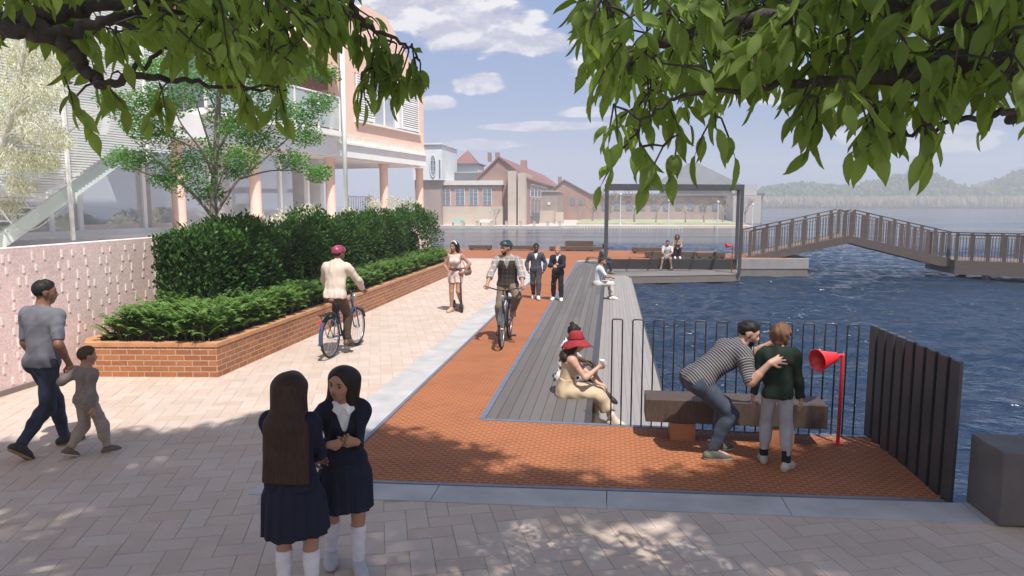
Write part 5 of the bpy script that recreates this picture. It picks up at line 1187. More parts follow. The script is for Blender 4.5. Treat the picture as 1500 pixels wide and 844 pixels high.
class Fig:
    def __init__(s, H=1.75, sex='m', head=None, girth=1.):
        s.H, s.k, s.sex, s.g = H, H/1.75, sex, girth; s.hs = head or .232*s.k
        s.P = {g: [] for g in ('torso', 'head', 'armL', 'armR', 'handL', 'handR', 'legL', 'legR', 'footL', 'footR')}
    def add(s, grp, a, b, ra, rb=None, ax=None, ratio=1.): s.P[grp].append((V(a), V(b), ra, ra if rb is None else rb, None if ax is None else nrm(ax), ratio))
    def pose(s, pelvis=None, lean=(0, 0, 0), side=(0, 0, 0), twist=(0, 0, 0), head=(0, 0, 0), feet={}, hands={}):
        k, g = s.k, s.g; f = s.sex == 'f'; neckc = max(0, (s.hs-.232*k))
        if pelvis is None: pelvis = (0, 0, .955*k)
        D = math.radians; R = [rotz(D(t_))@rotx(-D(a))@roty(D(b)) for a, b, t_ in zip(lean, side, twist)]
        Pv = V(pelvis); Wa = Pv+R[0]@V(0, 0, .13*k); Ch = Wa+R[1]@V(0, 0, .17*k); Nk = Ch+R[2]@V(0, 0, .195*k-neckc*.6)
        Rh = rotz(D(head[0]))@rotx(-D(head[1]))@roty(D(head[2])); hs = s.hs
        up = nrm(R[2]@V(0, 0, 1)+Rh@V(0, .12, .8)); Hc = Nk+up*(.055*k)+Rh@V(0, .03*k, .52*hs-.012*k)
        s.R, s.Pv, s.Wa, s.Ch, s.Nk, s.Rh, s.Hc = R, Pv, Wa, Ch, Nk, Rh, Hc; s.spine = R[1]@V(0, 0, 1)
        fw = [r@V(0, 1, 0) for r in R]; X = [r@V(1, 0, 0) for r in R]
        shw = (.158 if f else .185)*k*(g**.5)
        A = s.add; q = 1. if not f else .94
        A('torso', Pv+R[0]@V(-.062*k, 0, -.02*k), Pv+R[0]@V(.062*k, 0, -.02*k), .106*k*g, None, fw[0], .95)
        for sx in (-1, 1): A('torso', Pv+R[0]@V(sx*.066*k, -.040*k, -.055*k), Pv+R[0]@V(sx*.066*k, -.036*k, -.03*k), .086*k*g)
        A('torso', Pv+R[0]@V(0, .005, .02*k), Wa, .150*k*g*q, (.135 if not f else .118)*k*g, fw[0], .74)
        A('torso', Wa, Ch+R[2]@V(0, 0, .05*k), (.135 if not f else .118)*k*g, (.168 if not f else .142)*k*g, fw[1], .70)
        A('torso', Nk+R[2]@V(-shw*.62, 0, -.085*k), Nk+R[2]@V(shw*.62, 0, -.085*k), .080*k*g)
        if f and s.H > 1.4:
            for sx in (-1, 1): A('torso', Ch+R[2]@V(sx*.068*k, .075*k, .005*k), Ch+R[2]@V(sx*.065*k, .09*k, .0), .060*k)
        sh = {}
        for n, sx in (('L', -1), ('R', 1)):
            sh[n] = Nk+R[2]@V(sx*shw, 0, -.062*k); A('torso', Nk+R[2]@V(0, -.01*k, -.02*k), sh[n]*.8+Nk*.2, .052*k, .050*k)
        A('torso', Nk+R[2]@V(0, -.008*k, -.04*k), Nk+up*.06*k, .058*k*(.86 if f else 1), .052*k*(.86 if f else 1))
        # head (unit = head height)
        h = lambda x, y, z: Hc+Rh@(V(x, y, z)*hs); s.h = h; xa = Rh@V(1, 0, 0); ya = Rh@V(0, 1, 0)
        A('head', Nk+up*.02*k, h(0, -.06, -.25), .054*k*(.84 if f else 1), .25*hs*(.9 if f else 1))
        A('head', h(0, -.11, .13), h(0, .02, .14), .36*hs, .35*hs, xa, .93)
        A('head', h(0, .06, .02), h(0, .13, -.32), .27*hs, .17*hs, xa, 1.02)
        A('head', h(0, .21, -.405), h(0, .22, -.40), .085*hs)
        for sx in (-1, 1): A('head', h(sx*.15, .19, -.09), h(sx*.13, .2, -.14), .13*hs); A('head', h(sx*.33, -.05, .02), h(sx*.335, -.06, -.09), .075*hs, .05*hs, xa, .45)
        A('head', h(0, .36, .02), h(0, .435, -.13), .026*hs, .040*hs); A('head', h(-.045, .38, -.14), h(.045, .38, -.14), .034*hs)
        A('head', h(-.15, .30, .085), h(.15, .30, .085), .065*hs); A('head', h(-.06, .33, -.255), h(.06, .33, -.255), .055*hs, None, ya, .8)
        # legs
        s.kn, s.an = {}, {}
        for n, sx in (('L', -1), ('R', 1)):
            hip = Pv+R[0]@V(sx*.088*k, 0, -.04*k); F = feet.get(n, {}); tgt = V(F.get('at', (sx*.085*k, 0, .085*k))); kn, an = ik(hip, tgt, .43*k, .405*k, F.get('pole', (sx*.12, 1, 0))); s.kn[n], s.an[n] = kn, an
            G = 'leg'+n; thr = (.088 if not f else .090)*k*g
            A(G, hip, kn, thr, .056*k*g); A(G, kn, an, .054*k*g, .036*k); kd = nrm(an-kn); fdir = nrm(np.cross(np.cross(kd, nrm(kn-(hip+an)/2+V(0, 1e-3, 0))), kd))
            A(G, kn+kd*.08*k-fdir*.018*k, kn+kd*.19*k-fdir*.016*k, .05*k*g, .042*k*g)
            ty, tp_ = F.get('yaw', -sx*-8.), F.get('pitch', 0.); Rf = rotz(D(ty))@rotx(-D(tp_)); fd, dn = Rf@V(0, 1, 0), Rf@V(0, 0, -1); FG = 'foot'+n; s.__dict__['fd'+n], s.__dict__['dn'+n] = fd, dn
            A(FG, an, an+fd*.03*k+dn*.02*k, .037*k); A(FG, an-fd*.045*k+dn*.048*k, an+fd*.11*k+dn*.055*k, .037*k, .036*k); A(FG, an+fd*.02*k+dn*.02*k, an+fd*.12*k+dn*.052*k, .038*k, .033*k); A(FG, an+fd*.10*k+dn*.058*k, an+fd*.165*k+dn*.066*k, .036*k, .024*k, Rf@V(1, 0, 0), 1.2)
        # arms
        s.el, s.wr, s.sh = {}, {}, sh
        for n, sx in (('L', -1), ('R', 1)):
            Hh = hands.get(n, {}); tgt = V(Hh.get('at', sh[n]+V(sx*.07, .06, -.52)*k)); el, wr = ik(sh[n], tgt, .285*k, .255*k, Hh.get('pole', (sx*.5, -1, 0))); s.el[n], s.wr[n] = el, wr; G = 'arm'+n; ar = (.92 if f else 1.)*g
            A(G, sh[n], sh[n]+(el-sh[n])*.25, .060*k*ar, .053*k*ar); A(G, sh[n], el, .052*k*ar, .040*k*ar); A(G, el, wr, .041*k*ar, .027*k*ar); A(G, el+(wr-el)*.12, el+(wr-el)*.4, .044*k*ar, .038*k*ar)
            d = nrm(Hh.get('dir', wr-el)); pn = V(Hh.get('palm', (-sx, 0, 0))); pn = nrm(pn-d*np.dot(pn, d)); tsd = np.cross(d, pn)*(-sx)*Hh.get('thumb', 1)
            G = 'hand'+n; c = Hh.get('curl', .45); hk = k*Hh.get('size', 1.); fmin = s.__dict__.get('fmin', 0)
            A(G, wr, wr+d*.03*hk, .026*k, .030*hk, pn, .75); A(G, wr+d*.025*hk, wr+d*.072*hk, .036*hk, .039*hk, pn, .42)
            for i in range(4):
                spread = (1.5-i)*Hh.get('spread', .08); p = wr+d*(.078-.004*abs(i-1.2))*hk+tsd*(1.5-i)*.0205*hk; fdv = nrm(d+tsd*spread); bend = c*.8; ax = nrm(np.cross(fdv, pn))
                for j, fl in enumerate(((.040, .043, .041, .032)[i], (.026, .028, .027, .021)[i], .020)):
                    cth, sth = math.cos(bend), math.sin(bend); v2 = fdv*cth+pn*sth; e = p+v2*fl*hk; r0 = max((.0092, .0085, .0078)[j]*hk, fmin); A(G, p, e, r0, max(r0*.88, fmin)); p = e; bend += c*1.05
            t0 = wr+d*.022*hk+tsd*.026*hk; t1 = t0+nrm(d*.62+tsd*.62+pn*.35)*.045*hk; t2 = t1+nrm(d*.85+tsd*.1+pn*.5)*.034*hk; A(G, t0, t1, .0135*hk, .011*hk); A(G, t1, t2, .0105*hk, .0085*hk)
        return s

def eval_prims(prims, off, lo, shape, h, k):
    D = np.full(shape, .09, np.float32); lo = V(lo)
    for (a, b, ra, rb, ax, ratio) in prims:
        m = max(ra, rb)*max(1, ratio)+off+.075; mn, mx = np.minimum(a, b)-m, np.maximum(a, b)+m
        i0 = np.clip(np.floor((mn-lo)/h).astype(int), 0, shape); i1 = np.clip(np.ceil((mx-lo)/h).astype(int)+1, 0, shape)
        if (i1 <= i0).any(): continue
        gx, gy, gz = [(np.arange(i0[c], i1[c])*h+lo[c]-a[c]).astype(np.float32) for c in range(3)]
        ba = b-a; L2 = float(ba@ba)+1e-9
        t_ = np.clip((gx[:, None, None]*ba[0]+gy[None, :, None]*ba[1]+gz[None, None, :]*ba[2])/L2, 0, 1)
        qx, qy, qz = gx[:, None, None]-t_*ba[0], gy[None, :, None]-t_*ba[1], gz[None, None, :]-t_*ba[2]; r = ra+(rb-ra)*t_+off
        if ax is not None and ratio != 1.:
            # thin (or widen) along ax
            dp = qx*ax[0]+qy*ax[1]+qz*ax[2]; e = (1/ratio-1)*dp; L0 = np.sqrt((qx+e*ax[0])**2+(qy+e*ax[1])**2+(qz+e*ax[2])**2)
            d = (L0-(r-off)-off/ (ratio if ratio < 1 else 1)*0-off)*1.
        else: d = np.sqrt(qx*qx+qy*qy+qz*qz)-r
        sl = tuple(slice(i0[c], i1[c]) for c in range(3)); D[sl] = smin(D[sl], d, k)
    return D
def grid_of(prims, h, pad=.05):
    mn = np.min([np.minimum(p[0], p[1])-max(p[2], p[3])*1.3 for p in prims], 0)-pad; mx = np.max([np.maximum(p[0], p[1])+max(p[2], p[3])*1.3 for p in prims], 0)+pad
    return mn, tuple(int(c) for c in np.ceil((mx-mn)/h)+1)
def coords(lo, shape, h):
    return [(np.arange(shape[c])*h+lo[c]).astype(np.float32).reshape([-1 if i == c else 1 for i in range(3)]) for c in range(3)]
def poly(D, lo, h, name, mats, parent, classify=None, attr=None):
    g = vdb.FloatGrid(.09); g.copyFromArray(np.ascontiguousarray(D, dtype=np.float32)); pts, quads = g.convertToQuads(isovalue=0.)
    if len(quads) == 0: return None
    P = pts*h+np.asarray(lo); quads = quads[:, ::-1]
    if not isinstance(mats, (list, tuple)): mats = [mats]
    mi = classify(P[quads].mean(1)) if classify else None
    at_ = {'along': ('POINT', attr(P))} if attr else None
    return fast_mesh(name, P, quads, None, parent, True, attr=at_, midx=mi, mats=list(mats))
_frng = np.random.default_rng(5)
def folds(C, amp, fr):
    f = 0
    for i in range(4):
        kx, ky, kz = _frng.normal(size=3)*fr; p = _frng.random()*6; w = _frng.normal(size=3)*fr*.45
        f = f+np.sin(kx*C[0]+ky*C[1]+kz*C[2]*.6+p+1.3*np.sin(w[0]*C[0]+w[1]*C[1]+w[2]*C[2]+p*2))
    return (amp*.35*f).astype(np.float32)
def garment(fig, name, mats, parent, parts, h, k=.03, fold=.004, fr=38., classify=None, attr=None, extra=None, cut=()):
    """parts: {group: (offset, [(point, normal) ...])} - space in front of each plane is cut away"""
    PR = {g: (v[2] if len(v) > 2 else fig.P[g]) for g, v in parts.items()}
    allp = sum(PR.values(), [])+(extra or []); lo, sh_ = grid_of(allp, h, .06); C = coords(lo, sh_, h); T = None; limbs = []
    for g, v in parts.items():
        off, clips = v[0], v[1]; D = eval_prims(PR[g], off, lo, sh_, h, k if g in ('torso', 'legL', 'legR') else .02)
        for p, n in clips:
            p, n = V(p), nrm(n); D = np.maximum(D, (C[0]-p[0])*n[0]+(C[1]-p[1])*n[1]+(C[2]-p[2])*n[2])
        if g == 'torso': T = D
        else: limbs.append(D)
    if extra:
        E = eval_prims(extra, 0, lo, sh_, h, k); T = E if T is None else smin(T, E, k)
    if T is not None and limbs:
        R_ = None
        for L_ in limbs: q = smin(T, L_, k); R_ = q if R_ is None else np.minimum(R_, q)
    else:
        R_ = T
        for L_ in limbs: R_ = L_ if R_ is None else np.minimum(R_, L_)
    if fold: R_ = R_+folds(C, fold, fr)
    for p, n in cut:
        p, n = V(p), nrm(n); R_ = np.maximum(R_, (C[0]-p[0])*n[0]+(C[1]-p[1])*n[1]+(C[2]-p[2])*n[2])
    return poly(R_, lo, h, name, mats, parent, classify, attr)
def blob(name, mats, parent, prims, h, off=0, k=.02, minus=(), cut=(), fold=0, fr=30, classify=None, ksub=.01):
    lo, sh_ = grid_of(prims, h, .04); C = coords(lo, sh_, h); D = eval_prims(prims, off, lo, sh_, h, k)
    if fold: D = D+folds(C, fold, fr)
    for p, n in cut: p, n = V(p), nrm(n); D = np.maximum(D, (C[0]-p[0])*n[0]+(C[1]-p[1])*n[1]+(C[2]-p[2])*n[2])
    if len(minus):
        E = eval_prims(list(minus), 0, lo, sh_, h, .01); D = -smin(-D, E, ksub)
    return poly(D, lo, h, name, mats, parent, classify)
def cap_(a, b, ra, rb=None, ax=None, ratio=1.): return (V(a), V(b), ra, ra if rb is None else rb, None if ax is None else nrm(ax), ratio)

class Person:
    def __init__(s, label, loc, rz, fig, skin, h=.008, face=True):
        s.f, s.h = fig, h; s.root = thing('person', label, 'person', loc, rz); f = fig
        allp = sum(f.P.values(), []); lo, sh_ = grid_of(allp, h, .03); T = eval_prims(f.P['torso'], 0, lo, sh_, h, .05)
        Hd = eval_prims(f.P['head'], 0, lo, sh_, h, .028*f.hs/.23)
        sock = [cap_(f.h(sx*.15, .42, .0), f.h(sx*.15, .42, .0), .085*f.hs) for sx in (-1, 1)]; E = eval_prims(sock, 0, lo, sh_, h, .01); Hd = -smin(-Hd, E, .02*f.hs/.23)
        R_ = smin(T, Hd, .02)
        for n in 'LR':
            a = eval_prims(f.P['arm'+n], 0, lo, sh_, h, .02); hd_ = eval_prims(f.P['hand'+n], 0, lo, sh_, h, .004); a = smin(a, hd_, .012)
            l = eval_prims(f.P['leg'+n], 0, lo, sh_, h, .03); l = smin(l, eval_prims(f.P['foot'+n], 0, lo, sh_, h, .02), .02)
            R_ = np.minimum(R_, np.minimum(smin(T, a, .035), smin(T, l, .03)))
        s.body = poly(R_, lo, h, 'body', SKIN[skin], s.root)
        if face:
            hh = f.h; hs = f.hs
            for sx in (-1, 1):
                b = MB(); b.ball(hh(sx*.15, .285, .0), .058*hs, 0, 8); b.ball(hh(sx*.15, .305, .0), .046*hs, 1, 8); b.build('eye', [M_EYEW, M_IRIS], s.root, smooth=True)
                b = MB(); b.tube([hh(sx*.07, .375, .085), hh(sx*.15, .372, .11), hh(sx*.225, .325, .085)], [.012*hs, .018*hs, .008*hs], 6); b.build('eyebrow', hair_mat('brow', (.015, .01, .008), (.03, .02, .015)), s.root, smooth=True)
            b = MB(); b.tube([hh(-.12, .345, -.225), hh(-.06, .392, -.243), hh(0, .402, -.252), hh(.06, .392, -.243), hh(.12, .345, -.225)], [.010*hs, .024*hs, .028*hs, .024*hs, .010*hs], 8); b.build('lips', M_LIP, s.root, smooth=True)
    def top(s, mats, sleeve=.45, hem=-.04, off=.014, neck=.02, fold=.005, name='shirt', fr=38., attr=None, classify=None, arm_off=None, vneck=None):
        f, k = s.f, s.f.k; P = {'torso': (off, [(f.Pv+f.R[0]@V(0, 0, hem*k), f.R[0]@V(0, 0, -1)), (f.Nk+f.R[2]@V(0, 0, neck*k), f.R[2]@V(0, .35, 1))])}
        if sleeve > 0:
            for n in 'LR':
                sh, el, wr = f.sh[n], f.el[n], f.wr[n]; p, d = (sh+(el-sh)*sleeve*2, el-sh) if sleeve <= .5 else (el+(wr-el)*(sleeve-.5)*2, wr-el); P['arm'+n] = (arm_off or off, [(p, d)]) if sleeve > .5 else (arm_off or off, [(p, d)], f.P['arm'+n][:2])
        cutp = ()
        return garment(f, name, mats, s.root, P, s.h, .035, fold, fr, classify, attr)
    def bottom(s, mats, leg=1., waist=.10, off=.014, fold=.005, name='trousers', fr=34.):
        f, k = s.f, s.f.k; P = {'torso': (min(off-.004, .010), [(f.Pv+f.R[0]@V(0, 0, waist*k), f.R[0]@V(0, 0, 1))])}
        for n in 'LR':
            kn, an = f.kn[n], f.an[n]; hip = f.P['leg'+n][0][0]
            p, d = (hip+(kn-hip)*leg*2, kn-hip) if leg <= .5 else (kn+(an-kn)*(leg-.5)*2, an-kn); P['leg'+n] = (off, [(p, d)]) if leg > .5 else (off, [(p, d)], f.P['leg'+n][:1])
        return garment(f, name, mats, s.root, P, s.h, .04, fold, fr)
    def shoes(s, mat, sole=None, off=.009, boot=0., sock=None, sock_h=.5):
        f, k = s.f, s.f.k
        for n in 'LR':
            an, fd, dn = f.an[n], getattr(f, 'fd'+n), getattr(f, 'dn'+n); up = nrm(f.kn[n]-an)
            pr = list(f.P['foot'+n])
            if boot: pr.append(cap_(an, an+up*boot, .042*k, .046*k))
            so = sole or mat; blob('shoe', [mat, so], s.root, pr, min(s.h, .008), off, .02, cut=[(an+dn*.088*k, dn), (an+up*(.028*k+boot), up)], classify=lambda c: (((c-an)@dn) > .068*k).astype(int))
            if sock: blob('sock', sock, s.root, [cap_(an, f.kn[n], .042*k, .058*k), f.P['leg'+n][2]], s.h, .005, .02, cut=[(an+(f.kn[n]-an)*sock_h, up)], fold=.002, fr=60)
    def hair(s, mat, style='short', length=1., h=None, under=None):
        f, hs, hh = s.f, s.f.hs, s.f.h; xa = f.Rh@V(1, 0, 0); ya, za = f.Rh@V(0, 1, 0), f.Rh@V(0, 0, 1); h = h or s.h
        cr = [cap_(hh(0, -.115, .15), hh(0, .015, .165), .385*hs, .375*hs, xa, .94)]; facec = [cap_(hh(0, .50, -.30), hh(0, .52, .0), .26*hs, .27*hs, xa, 1.0)]
        pl_ = [(hh(0, .335, .285), f.Rh@V(0, .63, -.78))]
        fd_ = .010*hs/.23
        if style == 'short': return blob('hair', mat, s.root, cr+[cap_(hh(0, .02, .44), hh(0, .22, .37), .09*hs, .07*hs, xa, 1.5)], h, .0, .03, minus=facec, cut=pl_, fold=fd_*.35, fr=90)
        if style == 'bob': return blob('hair', mat, s.root, cr+[cap_(hh(sx*.27, -.10, .05), hh(sx*.27, -.10, -.30), .15*hs, .13*hs) for sx in (-1, 1)]+[cap_(hh(0, -.25, .05), hh(0, -.25, -.33), .24*hs, .2*hs, xa, 1.3)], h, .0, .05, minus=[cap_(hh(0, .42, -.45), hh(0, .44, .05), .27*hs, .26*hs)], fold=fd_, fr=60)
        if style == 'bun': return blob('hair', mat, s.root, cr+[cap_(hh(0, -.28, .52), hh(0, -.28, .56), .15*hs)], h, .0, .02, minus=facec, cut=pl_, fold=fd_, fr=60)
        if style == 'long':
            bd = nrm(-(f.R[2]@V(0, 0, 1))*1.); bk = f.R[2]@V(0, -1, 0); xx = f.R[2]@V(1, 0, 0); p0 = hh(0, -.22, .1); p1 = f.Nk+bk*.075*f.k+bd*.06; p2 = p1+bd*length+bk*.03
            wv = .36*hs*1.0
            pr = cr+[cap_(hh(sx*.25, -.13, .10), hh(sx*.31, -.17, -.55), .185*hs, .19*hs) for sx in (-1, 1)]+[cap_(p0+xx*o_*wv, p1+xx*o_*wv*1.15, .19*hs, .19*hs) for o_ in (-.6, 0, .6)]+[cap_(p1+xx*o_*wv*1.35, p2+xx*o_*wv*1.6, .24*hs, .19*hs, bk, .75) for o_ in (-.85, -.3, .3, .85)]
            return blob('hair', mat, s.root, pr, h, .0, .07, minus=[cap_(hh(0, .50, -.6), hh(0, .49, .11), .275*hs, .27*hs, xa, 1.)], fold=fd_*.22, fr=40, cut=[under] if under else [(p2-bd*.03, bd)])
    def skirt(s, mat, waist=.10, length=.45, r0=.125, r1=.22, pleats=14, dep=.016, name='skirt'):
        f, k = s.f, s.f.k; c = f.Pv+f.R[0]@V(0, 0, waist*k); X, Y_, Z = f.R[0]@V(1, 0, 0), f.R[0]@V(0, 1, 0), f.R[0]@V(0, 0, 1); n = 168; b = MB(); rows = 16; vs = []
        for i in range(rows+1):
            u = i/rows
            for j in range(n):
                a = 2*PI*j/n; ph = (a*pleats/(2*PI)) % 1; saw = ph if ph < .82 else (1-ph)/.18*.82
                r = (r0+(.196-r0)*min(1, u*length/.13)**.8+(r1-.196)*u+.010*math.sin(a*3+1)*u)*k+dep*(saw-.4)*min(1, u*2.2); vs.append(c+X*r*math.cos(a)*1.08+Y_*r*math.sin(a)*(.86+.08*u)-Z*length*k*u+Z*.006*math.sin(a*5)*u)
        b.v = [tuple(v) for v in vs]; b.f = [(i*n+j, (i+1)*n+j, (i+1)*n+(j+1) % n, i*n+(j+1) % n) for i in range(rows) for j in range(n)]; b.m = [0]*len(b.f)
        o = b.build(name, mat, s.root, smooth=True); md = o.modifiers.new('thickness', 'SOLIDIFY'); md.thickness = .004; return o
    def helmet(s, mat, mat2):
        f, hs, hh = s.f, s.f.hs, s.f.h; xa = f.Rh@V(1, 0, 0); mn = []
        for o_ in (-.24, 0, .24): mn.append(cap_(hh(o_, -.38, .50), hh(o_*.9, .26, .52), .05*hs, None, xa, .9)); mn.append(cap_(hh(o_*1.3, .30, .42), hh(o_*1.2, .42, .3), .05*hs, None))
        blob('helmet_liner', mat2, s.root, [cap_(hh(0, -.13, .15), hh(0, .04, .17), .405*hs, .395*hs, xa, .93)], s.h, 0, .01, cut=[(hh(0, .30, .20), f.Rh@V(0, .22, -.97))])
        return blob('helmet', mat, s.root, [cap_(hh(0, -.16, .17), hh(0, .08, .19), .45*hs, .43*hs, xa, .92)], s.h, 0, .01, minus=mn, cut=[(hh(0, .30, .22), f.Rh@V(0, .22, -.97))], ksub=.004)
    def beard(s, mat):
        f, hs, hh = s.f, s.f.hs, s.f.h
        return blob('beard', mat, s.root, [cap_(hh(0, .07, -.10), hh(0, .14, -.33), .275*hs, .19*hs), cap_(hh(0, .21, -.405), hh(0, .22, -.42), .10*hs)], s.h, .004, .02, minus=[cap_(hh(0, .44, -.20), hh(0, .40, .1), .16*hs, .3*hs), cap_(hh(-.06, .42, -.25), hh(.06, .42, -.25), .06*hs)], cut=[(hh(0, .0, -.06), f.Rh@V(0, 0, 1)), (hh(0, -.08, -.1), f.Rh@V(0, -1, .2))])
    def w2l(s, p): return rotz(-s.root.rotation_euler[2])@(V(p)-V(s.root.location))
def w2l(p, loc, rz): return rotz(-rz)@(V(p)-V(loc))
def d2l(d, rz): return rotz(-rz)@V(d)
HB = hair_mat('dark_brown', (.012, .007, .005), (.045, .024, .016)); HK = hair_mat('black', (.006, .005, .005), (.02, .016, .014)); HC = hair_mat('chestnut', (.06, .028, .014), (.16, .08, .04)); HBL = hair_mat('sandy', (.20, .11, .05), (.38, .23, .11))
RAD = math.radians
# ================================================================== the people of the scene
navy = cloth('navy_blazer', (.012, .014, .030), .85, .15); navysk = cloth('navy_skirt', (.014, .017, .036), .85, .12); white = cloth('white_cotton', (.72, .72, .75)); sockw = cloth('white_sock', (.62, .62, .68))
grey = cloth('grey_tee', (.145, .145, .165)); denim = cloth('blue_denim', (.030, .038, .062), .85, .3); denim2 = cloth('slate_denim', (.055, .065, .09), .85, .3); beige = cloth('beige_knit', (.20, .165, .15)); beige2 = cloth('beige_trouser', (.30, .245, .205))
M_SHOE_B = M('dark_shoe', (.022, .018, .016), .6); M_SHOE_W = M('white_shoe', (.62, .60, .58), .6); M_SOLE_T = M('tan_sole', (.35, .20, .10), .7); M_SHOE_G = M('grey_shoe', (.13, .12, .11), .7); M_SHOE_T = M('taupe_shoe', (.30, .22, .17), .7); M_SOLE_W = M('white_sole', (.7, .69, .66), .6); M_BOOT = M('cream_boot', (.60, .50, .38), .55)

# --- father and child walking away hand in hand (left)
g = at(66, 662); H = top_z(66, 408, g)+.02; loc = (g[0]+.02, g[1]+.02, 0); rz = RAD(-13); k = H/1.75
hold = atD(107, 541, float(np.linalg.norm(V(g[0]+.22, g[1]+.02, .95)-EYE)))
hl = w2l(hold, loc, rz)
F = Fig(H, 'm').pose((0, .02, .935*k), (2, 4, 6), twist=(-4, 2, 6), head=(-26, 0, 0),
    feet={'L': dict(at=(-.05, .22, .087*k), yaw=-10), 'R': dict(at=(.04, -.30, .165*k), yaw=-4, pitch=40)},
    hands={'R': dict(at=hl+V(-.02, -.02, .055), pole=(.6, -1, 0), dir=(.05, .1, -1), palm=(-.3, .3, 0), curl=.75), 'L': dict(at=(-.25, .14, .86*k), pole=(-.5, -1, 0))})
p = Person('man in grey T-shirt and blue jeans walking away holding a child by the hand', loc, rz, F, 'brown', .007, face=False)
p.top(grey, .44, -.06, .022, fold=.005, attr=None, arm_off=.013); p.bottom(denim, .985, .09, .013, .006); p.shoes(M_SHOE_B, M_SOLE_T); p.hair(HK)
gc = at(124, 667); Hc_ = top_z(124, 508, gc)+.01; locc = (gc[0]+.05, gc[1]+.02, 0); rzc = RAD(-24); kc = Hc_/1.75
F = Fig(Hc_, 'm', .19, .98).pose((0, .0, .93*kc), (2, 3, 4), head=(-8, 0, 0), feet={'L': dict(at=(-.07, -.17, .085*kc+.04), yaw=6, pitch=24), 'R': dict(at=(.08, .13, .087*kc), yaw=-12)},
    hands={'L': dict(at=w2l(hold, locc, rzc)+V(.0, .0, -.035), pole=(-.6, -.6, -.4), dir=(-.1, .1, 1), palm=(1, 0, 0), curl=.8), 'R': dict(at=(.20, -.06, .50*kc/1), pole=(.5, -1, 0))})
p = Person('small child in a beige tracksuit walking away beside the man in grey', locc, rzc, F, 'tan', .006, face=False)
p.top(beige, .94, -.07, .022, fold=.006, name='sweatshirt', arm_off=.012); p.bottom(beige2, .96, .06, .016, .006); p.shoes(M('brown_trainer', (.13, .085, .065), .7), M_SOLE_W); p.hair(hair_mat('brown', (.035, .018, .01), (.10, .055, .03)))

# --- two schoolgirls in the foreground
g = (-1.94, 3.93); H1 = top_z(424, 547, g)+.01; loc = (g[0], g[1], 0); rz = RAD(2); k = H1/1.75
F = Fig(H1, 'f', .218, .94).pose(None, (0, 0, 2), head=(-4, 2, 0), feet={'L': dict(at=(-.10*k, .0, .085*k), yaw=8), 'R': dict(at=(.10*k, .03, .085*k), yaw=-10)},
    hands={'L': dict(at=(.04, .20, 1.02*k), pole=(-1, -.2, -.6), dir=(1, .1, .1), palm=(0, -1, 0)), 'R': dict(at=(-.02, .23, .99*k), pole=(1, -.1, -.6), dir=(-1, .1, .1), palm=(0, -1, 0))})
p = Person('schoolgirl with very long straight brown hair seen from behind in navy uniform', loc, rz, F, 'tan', .006, face=False)
p.top(navy, .97, -.045, .028, fold=.006, name='blazer', arm_off=.014); p.skirt(navysk, .03, .41, .152, .222, 16, .022); p.shoes(M_SHOE_B, boot=0., sock=sockw, sock_h=.80, off=.010)
p.hair(hair_mat('long_brown', (.020, .010, .008), (.055, .028, .019)), 'long', .37)
g = (-1.775, 4.37); H2 = top_z(516, 535, g)+.01; loc = (g[0], g[1], 0); rz = RAD(212); k = H2/1.75
hR = w2l(atD(480, 652, 4.74), loc, rz); hL = w2l(atD(523, 648, 4.76), loc, rz)
F = Fig(H2, 'f', .218, .94).pose(None, (1, 3, 5), twist=(0, -4, -8), head=(-44, 1, -6), feet={'L': dict(at=(-.08*k, .05, .085*k), yaw=0), 'R': dict(at=(.10*k, -.16, .085*k), yaw=-14)},
    hands={'R': dict(at=hR, pole=(1, -.5, .15), dir=(-.95, .2, .05), palm=(0, -1, .2), curl=.95), 'L': dict(at=hL, pole=(-.15, -1, -.3), dir=(.7, .3, .3), palm=(0, -1, .2), curl=.95)})
p = Person('smiling dark haired schoolgirl in navy blazer turning toward her friend', loc, rz, F, 'tan', .006)
f = F; nk = f.Nk+f.R[2]@V(0, .09*k, -.0)
vp = f.Ch+f.R[2]@V(0, .14*k, .02*k)
garment(f, 'blouse', white, p.root, {'torso': (.010, [(f.Ch+f.R[2]@V(0, 0, .0), f.R[2]@V(0, 0, -1)), (f.Nk+f.R[2]@V(0, .0, .055*k), f.R[2]@V(0, .5, 1))])}, .006, .035, .002)
def vcut(fig, w=1.0):
    c = fig.Ch+fig.R[2]@V(0, .12*fig.k, .015*fig.k); return c
